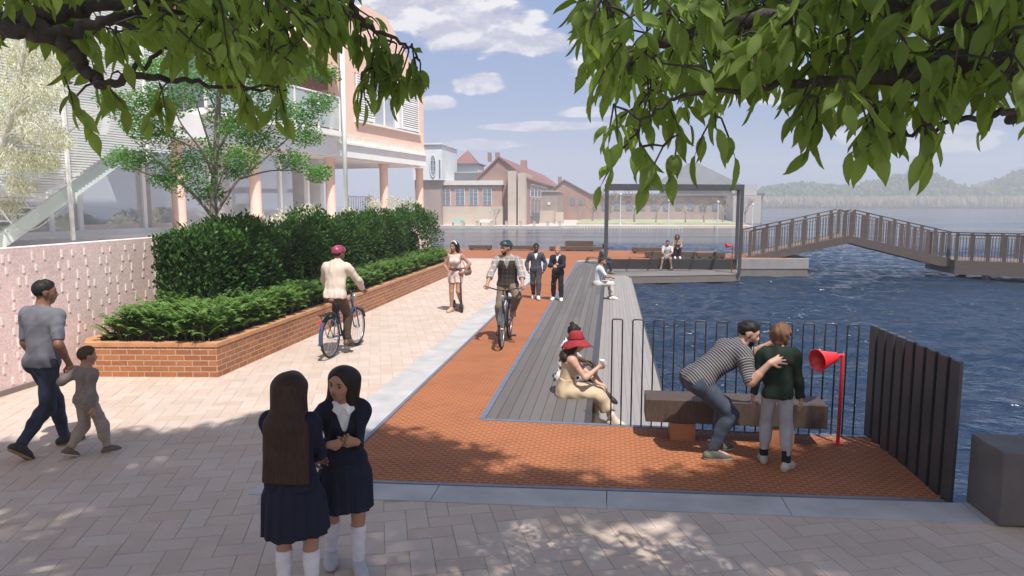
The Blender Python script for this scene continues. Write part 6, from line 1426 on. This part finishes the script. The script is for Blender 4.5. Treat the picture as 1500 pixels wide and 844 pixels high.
# blazer with an open V neck
fp = dict(torso=(.026, [(f.Pv+f.R[0]@V(0, 0, -.05*k), f.R[0]@V(0, 0, -1)), (f.Nk+f.R[2]@V(0, 0, .03*k), f.R[2]@V(0, .1, 1))]))
for n in 'LR': fp['arm'+n] = (.014, [(f.wr[n]*.97+f.el[n]*.03, f.wr[n]-f.el[n])])
def open_front(fig, parts, name, mat, root, h, fold, lowz=-.02, half=.055):
    """garment whose front is cut away in a V from the collar down"""
    allp = sum([fig.P[q] for q in parts], []); lo, sh_ = grid_of(allp, h, .06); C = coords(lo, sh_, h); T = None; R_ = None
    for q, (off, clips) in parts.items():
        D = eval_prims(fig.P[q], off, lo, sh_, h, .03 if q == 'torso' else .02)
        for pp, nn_ in clips: nn_ = nrm(nn_); D = np.maximum(D, (C[0]-pp[0])*nn_[0]+(C[1]-pp[1])*nn_[1]+(C[2]-pp[2])*nn_[2])
        if q == 'torso': T = D; R_ = D
        else: R_ = np.minimum(R_, smin(T, D, .035))
    R_ = R_+folds(C, fold, 36); X, Y_, Z = fig.R[2]@V(1, 0, 0), fig.R[2]@V(0, 1, 0), fig.R[2]@V(0, 0, 1); o = fig.Ch
    lx = sum((C[i]-o[i])*X[i] for i in range(3)); ly = sum((C[i]-o[i])*Y_[i] for i in range(3)); lz = sum((C[i]-o[i])*Z[i] for i in range(3))
    kk = fig.k; wv = half*kk*np.clip((lz-lowz*kk)/(.17*kk), -.5, 1.3)
    cutv = np.maximum(np.abs(lx)-wv, -(ly-.02*kk)); R_ = np.maximum(R_, -cutv)
    return poly(R_, lo, h, name, mat, root)
open_front(f, fp, 'blazer', navy, p.root, .006, .005, -.03, .062)
for sx in (-1, 1):
    b = MB(); X, Y_, Z = f.R[2]@V(1, 0, 0), f.R[2]@V(0, 1, 0), f.R[2]@V(0, 0, 1); c = f.Nk
    b.extrude([c+X*sx*.055*k+Y_*.035*k+Z*.045*k, c+X*sx*.012*k+Y_*.085*k+Z*-.01*k, c+X*sx*.035*k+Y_*.112*k+Z*-.065*k, c+X*sx*.088*k+Y_*.088*k+Z*-.02*k], Y_*.008+Z*.006); b.build('collar', white, p.root)
p.skirt(navysk, .02, .41, .155, .21, 16, .020); p.shoes(M('lilac_shoe', (.40, .39, .44), .6), sock=sockw, sock_h=.80, off=.010); p.hair(hair_mat('near_black', (.010, .006, .005), (.032, .018, .014)), 'long', .12)
for sx in (-1, 1):
    b = MB(); c = f.Nk; X, Y_ = f.R[2]@V(1, 0, 0), f.R[2]@V(0, 1, 0); top_ = f.sh['R' if sx > 0 else 'L']*.62+f.Nk*.38+V(0, 0, .062*k); b.tube(bez([top_-Y_*.10+V(0, 0, -.10), top_, top_+Y_*.13*k+V(0, 0, -.09), f.wr['R' if sx > 0 else 'L']+V(0, 0, .01)], 6), .011, 6); b.build('bag_strap', cloth('black_strap', (.01, .01, .012)), p.root, smooth=True)
bp_ = thing('backpack', 'dark school backpack on the back of the smiling schoolgirl', 'backpack', loc, rz)
c = f.Ch+f.R[2]@V(0, -.20*k, -.10); blob('bag', cloth('black_bag', (.012, .012, .015)), bp_, [cap_(c+V(-.05, 0, .12), c+V(.05, 0, .12), .075), cap_(c+V(-.06, -.02, -.15), c+V(.06, -.02, -.15), .085), cap_(c+V(0, 0, .1), c+V(0, 0, -.15), .10)], .01, 0, .05, fold=.003)
blob('pocket', cloth('black_bag', (.012, .012, .015)), bp_, [cap_(c+V(-.06, -.09, -.1), c+V(.06, -.09, -.1), .06)], .01, 0, .03)

# --- cyclist riding away
loc = (-4.52, 11.27, 0.006); rz = RAD(-3)
bk, ped = bicycle('dark city bicycle with blue mudguards ridden away by the man in a cream jumper', loc, rz, (.035, .06, .14), RAD(-82))
F = Fig(1.78, 'm').pose((0, -.30, 1.04), (10, 12, 15), head=(-26, 4, 0),
    feet={'R': dict(at=ped[0]+V(-.03, -.06, .10), yaw=-4, pole=(.1, 1, .2)), 'L': dict(at=ped[1]+V(.03, -.06, .10), yaw=4, pole=(-.15, 1, .2))},
    hands={'R': dict(at=(.31, .13, 1.075), pole=(1, -.5, -.3), dir=(-.1, .95, -.2), palm=(0, -.2, -1), curl=1.), 'L': dict(at=(-.31, .13, 1.075), pole=(-1, -.5, -.3), dir=(.1, .95, -.2), palm=(0, -.2, -1), curl=1.)})
p = Person('cyclist in cream jumper, brown trousers and pink helmet riding away by the planter', loc, rz, F, 'brown', .008, face=False)
p.top(cloth('cream_jumper', (.56, .47, .40)), .93, -.08, .026, fold=.008, name='jumper', arm_off=.018, neck=.05); p.bottom(cloth('brown_trouser', (.075, .05, .04)), .97, .10, .014, .006); p.shoes(M('brown_shoe', (.09, .05, .03), .5)); p.hair(HK)
p.helmet(M('pink_helmet', (.30, .03, .075), .4, .6, 14, coat=.4), M('grey_helmet_liner', (.08, .08, .09), .5))

# --- cyclist riding toward the viewer
loc = (-1.88, 12.42, 0.006); rz = RAD(181)
bk, ped = bicycle("black city bicycle ridden toward the viewer along the orange path", loc, rz, (.030, .045, .06), RAD(102))
F = Fig(1.82, 'm').pose((0, -.30, 1.045), (6, 8, 8), head=(-42, 2, 0),
    feet={"R": dict(at=V(-.02+abs(ped[0][0]), *(ped[1] if ped[1][2] < ped[0][2] else ped[0])[1:])+V(0, -.06, .10), yaw=-6, pole=(.12, 1, .2)), "L": dict(at=V(.02-abs(ped[0][0]), *(ped[0] if ped[1][2] < ped[0][2] else ped[1])[1:])+V(0, -.06, .10), yaw=6, pole=(-.35, 1, .2))},
    hands={'R': dict(at=(.32, .12, 1.085), pole=(1, -.5, -.4), dir=(-.1, .95, -.2), palm=(0, -.2, -1), curl=1.), 'L': dict(at=(-.32, .12, 1.085), pole=(-1, -.5, -.4), dir=(.1, .95, -.2), palm=(0, -.2, -1), curl=1.)})
p = Person('bearded cyclist in plaid shirt, dark waistcoat and helmet riding toward the viewer', loc, rz, F, 'tan', .007)
plaid = pattern_mat('plaid', 'plaid', (.46, .43, .40), (.20, .18, .17), (.10, .09, .09), 11)
p.top(plaid, .66, -.04, .018, fold=.006, arm_off=.016, neck=.045); f = F; k = F.k
open_front(f, dict(torso=(.034, [(f.Pv+f.R[0]@V(0, 0, -.02*k), f.R[0]@V(0, 0, -1)), (f.Nk+f.R[2]@V(0, 0, -.03*k), f.R[2]@V(0, .1, 1)), (f.sh['L']+f.R[2]@V(.045, 0, 0), f.R[2]@V(-1, 0, .15)), (f.sh['R']+f.R[2]@V(-.045, 0, 0), f.R[2]@V(1, 0, .15))])), 'waistcoat', pattern_mat('waistcoat', 'plaid', (.055, .045, .04), (.035, .028, .026), (.10, .085, .075), 13), p.root, .007, .004, .0, .055)
for n in 'LR': d_ = nrm(f.wr[n]-f.el[n]); c = f.el[n]+(f.wr[n]-f.el[n])*.30; b = MB(); b.tube([c, c+d_*.045], [.062, .060], 16); b.build('rolled_cuff', plaid, p.root, smooth=True)
p.bottom(cloth('khaki_trouser', (.17, .125, .095)), .96, .08, .018, .007); p.shoes(M('tan_shoe', (.13, .085, .05), .6), M_SHOE_B); p.hair(HB); p.beard(HB); p.helmet(M('teal_helmet', (.018, .035, .042), .35, coat=.4), M('black_liner', (.012, .012, .014), .5))

# --- woman with a scooter
g = at(668, 456); loc = (g[0], g[1], 0); rz = RAD(168); H = top_z(668, 353, g); k = H/1.75
bar_c = V(.0, .0, 0)
F = Fig(H, 'f').pose((0, 0, .955*k), (0, -2, 2), side=(2, -1, 0), head=(-16, 2, 4), feet={'R': dict(at=(.06, .12, .087*k), yaw=-10), 'L': dict(at=(-.10, -.10, .087*k+.08), yaw=4)},
    hands={'R': dict(at=(.10, .20, 1.02*k), pole=(1, -.4, -.4), dir=(-.9, .3, .0), palm=(0, -.3, -1), curl=.8), 'L': dict(at=(-.24, .06, .99*k), pole=(-1, -.6, 0), dir=(.6, .5, -.3), palm=(1, 0, 0), curl=.6)})
p = Person('woman in pale pink playsuit and headband standing with a kick scooter', loc, rz, F, 'tan', .009)
pk = cloth('blush_linen', (.62, .49, .45)); p.top(pk, 0, -.0, .014, fold=.005, name='blouse', neck=.0)
p.bottom(pk, .25, .12, .022, .007, name='shorts'); b = MB(); f = F; b.tube([f.Pv+f.R[0]@V(.148*math.cos(a), .115*math.sin(a), .09*k) for a in np.linspace(0, 2*PI, 20, endpoint=False)], .018, 6, closed=True); b.build('belt', cloth('brown_belt', (.10, .06, .045)), p.root, smooth=True)
p.shoes(M('sandal', (.42, .28, .20), .6)); p.hair(HK, 'long', -.02)
b = MB(); hh = F.h; b.tube([hh(.37*math.cos(a), -.02+.36*math.sin(a)*.0+.02, .15+.42*math.sin(a)) for a in np.linspace(0, PI, 16)], .018, 6); b.build('headband', cloth('white_band', (.72, .70, .68)), p.root, smooth=True)
gs = at(676, 458); sc = thing('scooter', 'dark kick scooter with a tall stem beside the woman in pink', 'scooter', (gs[0], gs[1], .004), RAD(205))
M_SCO = M('dark_bronze_metal', (.07, .055, .05), .45, .1, 6, metal=.3)
b = MB(); b.tube([(0, 0, .12), (0, -.10, 1.03)], .022, 10); b.build('stem', M_SCO, sc, smooth=True); b = MB(); b.tube([(-.24, -.10, 1.03), (.24, -.10, 1.03)], .015, 10); b.build('handlebar', M_SCO, sc, smooth=True)
b = MB(); b.box(-.075, .075, -.72, -.10, .085, .115); b.build('deck', M_SCO, sc, bevel=.01); b = MB(); b.box(-.03, .03, -.10, .02, .10, .20); b.build('neck', M_SCO, sc, bevel=.008)
for y in (0.03, -.80): b = MB(); b.lathe((-.022, y, .10), (1, 0, 0), [(0, .06), (.004, .098), (.04, .098), (.044, .06)], 20); b.build('wheel', M_TYRE, sc, smooth=False)
b = MB(); b.box(-.03, .03, -.86, -.66, .20, .212, R=rotx(.25), c=V(0, -.19, -.19*.0)); b.build('rear_fender', M_SCO, sc, bevel=.004)
hb = thing('handbag', 'brown handbag hanging at the hip of the woman with the scooter', 'bag', loc, rz); c = V(-.29, -.06, .98*k); blob('body', M('bag_tan', (.20, .12, .075), .6), hb, [cap_(c+V(0, -.10, 0), c+V(0, .10, 0), .075, None, V(1, 0, 0), .6), cap_(c+V(0, -.09, .09), c+V(0, .09, .09), .05, None, V(1, 0, 0), .6)], .009, 0, .03)
b = MB(); b.tube(bez([c+V(0, -.12, .08), F.sh['L']*.9+F.Nk*.1+V(0, -.05, .06), F.sh['L']*.9+F.Nk*.1+V(0, .05, .05), c+V(0, .12, .08)], 6), .008, 5); b.build('strap', M('bag_tan', (.20, .12, .075), .6), hb, smooth=True)

# --- two schoolboys
bnavy = cloth('boy_navy', (.020, .020, .030)); btr = cloth('boy_trouser', (.018, .017, .024))
g = at(785, 438); loc = (g[0], g[1], 0.006); rz = RAD(184); H = top_z(783, 356, g); k = H/1.75
F = Fig(H, 'm', .215*1.0, .95).pose((0, 0, .945*k), (1, 1, 2), head=(4, 0, 0), feet={'R': dict(at=(.07, -.16, .087*k+.02), yaw=-4, pitch=14), 'L': dict(at=(-.07, .20, .087*k), yaw=6)},
    hands={'R': dict(at=(.215, .09, .90*k), pole=(.8, -1, 0), dir=(-.35, .3, -.9), palm=(-1, 0, 0)), 'L': dict(at=(-.215, .09, .90*k), pole=(-.8, -1, 0), dir=(.35, .3, -.9), palm=(1, 0, 0))})
p = Person('schoolboy with shaved head in navy cardigan and white shirt, hands at his pockets', loc, rz, F, 'dark', .010)
garment(F, 'shirt', white, p.root, {'torso': (.010, [(F.Ch, F.R[2]@V(0, 0, -1)), (F.Nk+F.R[2]@V(0, 0, .05*k), F.R[2]@V(0, .4, 1))])}, .009, .03, .002)
fp = dict(torso=(.020, [(F.Pv+F.R[0]@V(0, 0, -.07*k), F.R[0]@V(0, 0, -1)), (F.Nk+F.R[2]@V(0, 0, .03*k), F.R[2]@V(0, .1, 1))])); 
for n in 'LR': fp['arm'+n] = (.016, [(F.wr[n], F.wr[n]-F.el[n])])
open_front(F, fp, 'cardigan', cloth('boy_grey_navy', (.060, .064, .085)), p.root, .009, .005, -.02, .045); p.bottom(cloth('boy_grey', (.055, .055, .066)), .975, .08, .018, .007); p.shoes(M_SHOE_W, M_SOLE_W); p.hair(HK)
g = at(817, 440); loc = (g[0], g[1], 0.006); rz = RAD(172); H = top_z(820, 360, g); k = H/1.75
F = Fig(H, 'm', .212, .95).pose((0, 0, .945*k), (1, 2, 4), head=(-2, 4, 0), feet={'R': dict(at=(.12, -.02, .087*k), yaw=-12), 'L': dict(at=(-.12, .12, .087*k), yaw=10)},
    hands={'R': dict(at=(.03, .24, 1.13*k), pole=(1, -.6, -.3), dir=(-.7, .3, .5), palm=(0, -1, 0), curl=.8), 'L': dict(at=(-.02, .26, 1.08*k), pole=(-1, -.6, -.3), dir=(.8, .2, .2), palm=(0, -1, 0), curl=.8)})
p = Person('fair haired schoolboy in dark blazer and trousers with hands clasped in front', loc, rz, F, 'light', .010)
garment(F, 'shirt', white, p.root, {'torso': (.010, [(F.Ch, F.R[2]@V(0, 0, -1)), (F.Nk+F.R[2]@V(0, 0, .05*k), F.R[2]@V(0, .4, 1))])}, .009, .03, .002)
fp = dict(torso=(.022, [(F.Pv+F.R[0]@V(0, 0, -.08*k), F.R[0]@V(0, 0, -1)), (F.Nk+F.R[2]@V(0, 0, .03*k), F.R[2]@V(0, .1, 1))]))
for n in 'LR': fp['arm'+n] = (.018, [(F.wr[n], F.wr[n]-F.el[n])])
open_front(F, fp, 'blazer', bnavy, p.root, .009, .006, -.01, .045); p.bottom(btr, .98, .08, .020, .008); p.shoes(M_SHOE_W, M_SOLE_W); p.hair(HBL)

# --- man leaning over and boy at the bench
g = at(1040, 668); loc = (g[0], g[1], .006); rz = RAD(-76); gb_ = at(1132, 683); locb = (gb_[0]+.01, gb_[1]+.0, .006); rzb = RAD(-14); Hb = top_z(1140, 474, gb_)+.01; kb = Hb/1.75
D0_ = float(np.linalg.norm(V(gb_[0], gb_[1]-.10, 1.25)-EYE))
hR = w2l(atD(1128, 532, D0_-.02), loc, rz); hL = w2l(atD(1136, 500, D0_+.42), loc, rz)
F = Fig(1.80, 'm').pose((0, -.14, .80), (44, 56, 56), twist=(0, 2, 6), head=(-18, 16, 0),
    feet={'R': dict(at=(.10, -.02, .087), yaw=-6, pole=(.15, 1, 0)), 'L': dict(at=(-.14, .12, .087), yaw=8, pole=(-.1, 1, 0))},
    hands={'R': dict(at=hR, pole=(.6, -.1, -1), dir=d2l(RGT*.92+UPV*.34, rz), palm=d2l(V(.1, .8, -.45), rz), curl=.28, spread=.22), 'L': dict(at=hL, pole=(-.5, -.2, -.8), dir=d2l(V(1, .15, .05), rz), palm=(0, 0, -1), curl=.9)})
p = Person('man in striped T-shirt and jeans leaning forward with a hand on the boy\'s shoulder', loc, rz, F, 'light', .0065)
f = F
def along(P):
    a = (P-f.Pv)@f.spine
    for n in 'LR':
        d = f.el[n]-f.sh[n]; t_ = ((P-f.sh[n])@d)/(d@d); q = np.linalg.norm(P-f.sh[n]-np.clip(t_, 0, 1)[:, None]*d, axis=1); m = (t_ > .22) & (q < .10); a = np.where(m, t_*np.linalg.norm(d)+.5, a)
    return a
p.top(pattern_mat('stripe', 'stripe', (.045, .042, .048), (.25, .235, .235), scale=40), .50, -.10, .026, fold=.006, attr=along, neck=.02); p.bottom(denim2, .985, .09, .016, .008); p.shoes(M('canvas_grey', (.10, .10, .085), .75), M_SOLE_W); p.hair(HK); p.beard(HK)
F = Fig(Hb, 'm', .215, .90).pose((0, 0, .945*kb), (1, 1, 2), head=(-26, 0, 0), feet={'L': dict(at=(-.10, .06, .087*kb), yaw=8), 'R': dict(at=(.11, -.08, .087*kb), yaw=-24)},
    hands={'R': dict(at=(.21, .06, .83*kb), pole=(.5, -1, 0)), 'L': dict(at=(-.22, .04, .83*kb), pole=(-.5, -1, 0))})
p = Person('boy in dark green sweatshirt and pale grey trousers with his back to the viewer', locb, rzb, F, 'light', .0065, face=False)
p.top(cloth('green_sweat', (.016, .028, .020)), .95, -.10, .022, fold=.008, name='sweatshirt', arm_off=.015, neck=.03); p.bottom(cloth('pale_grey_trouser', (.36, .35, .39)), .90, .06, .014, .006); p.shoes(M('grey_suede', (.42, .38, .35), .7), M_SOLE_W, sock=cloth('dark_sock', (.015, .015, .018)), sock_h=.35); p.hair(hair_mat('auburn', (.075, .035, .018), (.19, .10, .052)), 'bob')
b = MB(); hh = F.h; b.tube([hh(.375*math.cos(a), .03+.0*a, .05+.46*math.sin(a)) for a in np.linspace(.15, PI-.15, 16)], .009, 6); b.build('headphone_band', M_SAD, p.root, smooth=True)

# --- seated along the step
def seated(label, loc, rz, H, sex, skin, h=.009, seat=.004, drop=.45, feet=None, hands=None, lean=(-6, 4, 10), head=(0, 6, 0), face=True, ext=.42, hd=None, girth=1.):
    k = H/1.75; F = Fig(H, sex, hd, girth); pz = seat+.085*k
    ft = feet or {'L': dict(at=(-.11, ext, seat-drop+.087*k), yaw=4), 'R': dict(at=(.11, ext+.03, seat-drop+.087*k), yaw=-4)}
    hn = hands or {'L': dict(at=(-.06, ext-.06, seat+.20*k), pole=(-1, -.4, -.4), dir=(.6, .7, -.1), palm=(0, 0, -1)), 'R': dict(at=(.06, ext-.04, seat+.20*k), pole=(1, -.4, -.4), dir=(-.6, .7, -.1), palm=(0, 0, -1))}
    for n in ft: ft[n].setdefault('pole', (0, .6, 1))
    F.pose((0, 0, pz), lean, head=head, feet=ft, hands=hn); return F, Person(label, loc, rz, F, skin, h, face)
F, p = seated('man in pale tee and pale trousers seated on the boardwalk step, elbows on knees', (-.40, 21.9, 0), RAD(-82), 1.78, 'm', 'tan', .011, lean=(0, 10, 22), head=(-20, 0, 0),
    hands={'L': dict(at=(-.05, .42, .28), pole=(-1, -.3, -.5), dir=(.6, .7, -.2), palm=(0, 0, -1)), 'R': dict(at=(.06, .42, .26), pole=(1, -.3, -.5), dir=(-.6, .7, -.2), palm=(0, 0, -1))})
p.top(cloth('pale_blue_tee', (.52, .58, .60)), .44, -.04, .018, fold=.006); p.bottom(cloth('pale_trouser', (.55, .52, .50)), .94, .08, .018, .006); p.shoes(M_SHOE_W); p.hair(HB); p.beard(HB)
F, p = seated('person in grey top and dark jeans seated behind the left post of the shelter', (-.42, 30.2, 0), RAD(-95), 1.72, 'm', 'dark', .013, lean=(0, 12, 20), face=False)
p.top(cloth('grey_top', (.10, .11, .12)), .9, -.04, .018, fold=.006); p.bottom(denim, .97, .08, .016, .006); p.shoes(M_SHOE_G); p.hair(HK)
sq = atY(978, 380, 32.55)
F, p = seated('bearded man in pale tee and shorts seated on the dark step under the shelter', (sq[0], 32.78, 0), RAD(172), 1.80, 'm', 'tan', .013, lean=(0, 6, 10), ext=.46, feet={'L': dict(at=(-.22, .46, -.363), yaw=10), 'R': dict(at=(.24, .46, -.363), yaw=-10)})
p.top(cloth('pale_grey_tee', (.46, .48, .48)), .44, -.04, .018, fold=.006); p.bottom(cloth('grey_shorts', (.22, .215, .22)), .5, .08, .022, .006, name='shorts'); p.shoes(M_SHOE_G); p.hair(HB); p.beard(HB)
sq = atY(990, 370, 33.3)
F, p = seated('woman in olive top and dark trousers seated on a bench block under the shelter', (sq[0]+.05, 33.42, .31), RAD(180), 1.66, 'f', 'tan', .013, seat=0, drop=.30, ext=.40)
p.top(cloth('olive_top', (.20, .19, .15)), 0, -.04, .014, fold=.005); p.bottom(cloth('black_trouser', (.02, .018, .022)), .93, .08, .014, .005); p.shoes(M_SHOE_W); p.hair(HC, 'long', .12)

# two women near the hoop fence
loc = (-.64, 9.86, 0); rz = RAD(-86)
F, p = seated('woman with a dark hair bun and white spotted blouse behind the red hat', loc, rz, 1.68, 'f', 'dark', .008, lean=(0, 8, 16), head=(-10, 12, 0),
    feet={'L': dict(at=(-.06, .40, -.36), yaw=0), 'R': dict(at=(.02, .62, -.20), yaw=0, pitch=20)}, hands={'R': dict(at=(.03, .33, .25), pole=(1, -.3, -.6), dir=(-.6, .6, -.1), palm=(0, -.3, -1), curl=.7), 'L': dict(at=(-.06, .34, .26), pole=(-1, -.3, -.6), dir=(.5, .7, .2), palm=(0, -.3, -1), curl=.7)})
dots = pattern_mat('dots', 'dots', (.70, .66, .63), (.02, .018, .02), scale=13)
p.top(dots, .60, -.06, .022, fold=.007, name='blouse'); p.bottom(dots, .40, .08, .026, .006, name='skirt'); p.shoes(M_SHOE_B); p.hair(HK, 'bun')
loc = (-.55, 9.05, 0); rz = RAD(-80); H = 1.72
hcup = (.08, .46, .42)
F, p = seated('woman in cream halter dress and floppy red hat seated on the step', loc, rz, H, 'f', 'light', .0065, lean=(0, 6, 14), head=(-24, 14, 0), face=True,
    feet={'R': dict(at=(.02, .63, -.33), yaw=-4, pitch=12, pole=(.1, .5, 1)), 'L': dict(at=(-.06, .40, -.36), yaw=0, pole=(-.2, .6, 1))},
    hands={'R': dict(at=(.10, .40, .40), pole=(.8, -.6, -1), dir=(-.1, .8, .5), palm=(-1, 0, .1), curl=.8), 'L': dict(at=(.05, .42, .16), pole=(-1, -.3, -.3), dir=(.3, .9, -.2), palm=(0, 0, -1))})
f = F; k = F.k; cream = cloth('cream_linen', (.52, .40, .27), .85, .08)
p.top(cream, 0, -.02, .012, fold=.004, name='bodice', neck=-.13)
kR, kL, aR = f.kn['R'], f.kn['L'], f.an['R']; hp = f.Pv
garment(f, 'dress_skirt', cream, p.root, {'torso': (.020, [(f.Pv+V(0, 0, .16), V(0, 0, 1))])}, .007, .06, .008, 26, extra=[cap_(hp+V(.09, .05, -.02), kR, .105, .085), cap_(hp+V(-.08, .05, -.02), kL, .10, .085), cap_(hp+V(0, .1, -.03), (kR+kL)/2, .10, .10), cap_(kR, kR+(aR-kR)*.50, .082, .105), cap_(kL+V(0, .03, -.0), kL+V(0, .03, -.22), .075, .09)], cut=[(kR+(aR-kR)*.52, aR-kR)])
for sx in (-1, 1): b = MB(); b.tube(bez([f.Ch+f.R[2]@V(sx*.07, .13, .06), f.Nk+f.R[2]@V(sx*.065, .05, .0), f.Nk+f.R[2]@V(sx*.03, -.055, .02)], 6), .008, 6); b.build('halter_strap', cream, p.root, smooth=True)
p.shoes(M_BOOT, off=.010, boot=.08); p.hair(HB, 'long', .0, under=(F.h(0, -.10, .20)-F.Rh@nrm(V(0, -.30, 1))*.12*F.hs, F.Rh@nrm(V(0, -.30, 1))))
ht = thing('hat', 'floppy dark red felt hat on the head of the woman in cream', 'hat', loc, rz); b = MB(); hh = F.h; ax = F.Rh@nrm(V(0, -.30, 1)); c = hh(0, -.10, .20); X = F.Rh@V(1, 0, 0); Y_ = np.cross(ax, X); n = 48; vs = []
prof = [(.36, .0, 0), (.42, .18, 0), (.46, .34, 0), (.475, .41, 0), (.50, .425, 0), (.40, .47, 0), (.18, .55, .0), (.0, .66, 0), (-.16, .80, .10), (-.26, .90, .16)]
for (hz_, r, wv) in prof[:1]+prof[1:]:
    pass
rows_ = [(.50, .02), (.495, .18), (.46, .30), (.35, .39), (.15, .43), (.02, .455), (-.05, .53), (-.16, .66), (-.30, .82), (-.40, .92)]
for i, (hz_, r) in enumerate(rows_):
    fl = max(0, (i-5)/4.)
    for j in range(n):
        a = 2*PI*j/n; rr = r*(1+.06*fl*math.sin(3*a+1)); vs.append(c+X*rr*math.cos(a)*hs_ if False else c+(X*rr*math.cos(a)*.93+Y_*rr*math.sin(a))*F.hs+ax*(hz_+.10*fl*math.sin(2*a+.6)+.05*fl*math.sin(5*a))*F.hs)
b.v = [tuple(v) for v in vs]+[tuple(c+ax*.47*F.hs)]; R_ = len(rows_); b.f = [(i*n+j, (i+1)*n+j, (i+1)*n+(j+1) % n, i*n+(j+1) % n) for i in range(R_-1) for j in range(n)]+[(R_*n, j, (j+1) % n) for j in range(n)]; b.m = [0]*len(b.f)
o = b.build('felt', cloth('red_felt', (.26, .028, .035), .9, .12), ht, smooth=True); md = o.modifiers.new('thickness', 'SOLIDIFY'); md.thickness = .005
b = MB(); b.tube([c+(X*.455*math.cos(a)*.93+Y_*.455*math.sin(a))*F.hs+ax*.06*F.hs for a in np.linspace(0, 2*PI, 28, endpoint=False)], .008, 6, closed=True); b.build('band', cloth('dark_red_band', (.12, .012, .016)), ht, smooth=True)
hw = F.wr['R']+nrm(V(-.1, .8, .5))*.085; cw = rotz(rz)@hw+V(loc)
cp = thing('cup', 'small white cup in the hand of the woman in the red hat', 'cup', cw, 0); b = MB(); b.lathe((-.02, 0, -.02), (0, 0, 1), [(0, .024), (.07, .036), (.075, .036), (.073, .032), (.01, .021)], 16); b.build('body', M('white_china', (.75, .75, .74), .3), cp, smooth=True); b = MB(); b.ring((.022, 0, .015), (0, 1, 0), .018, .004, 14, 5); b.build('handle', M('white_china', (.75, .75, .74), .3), cp, smooth=True)
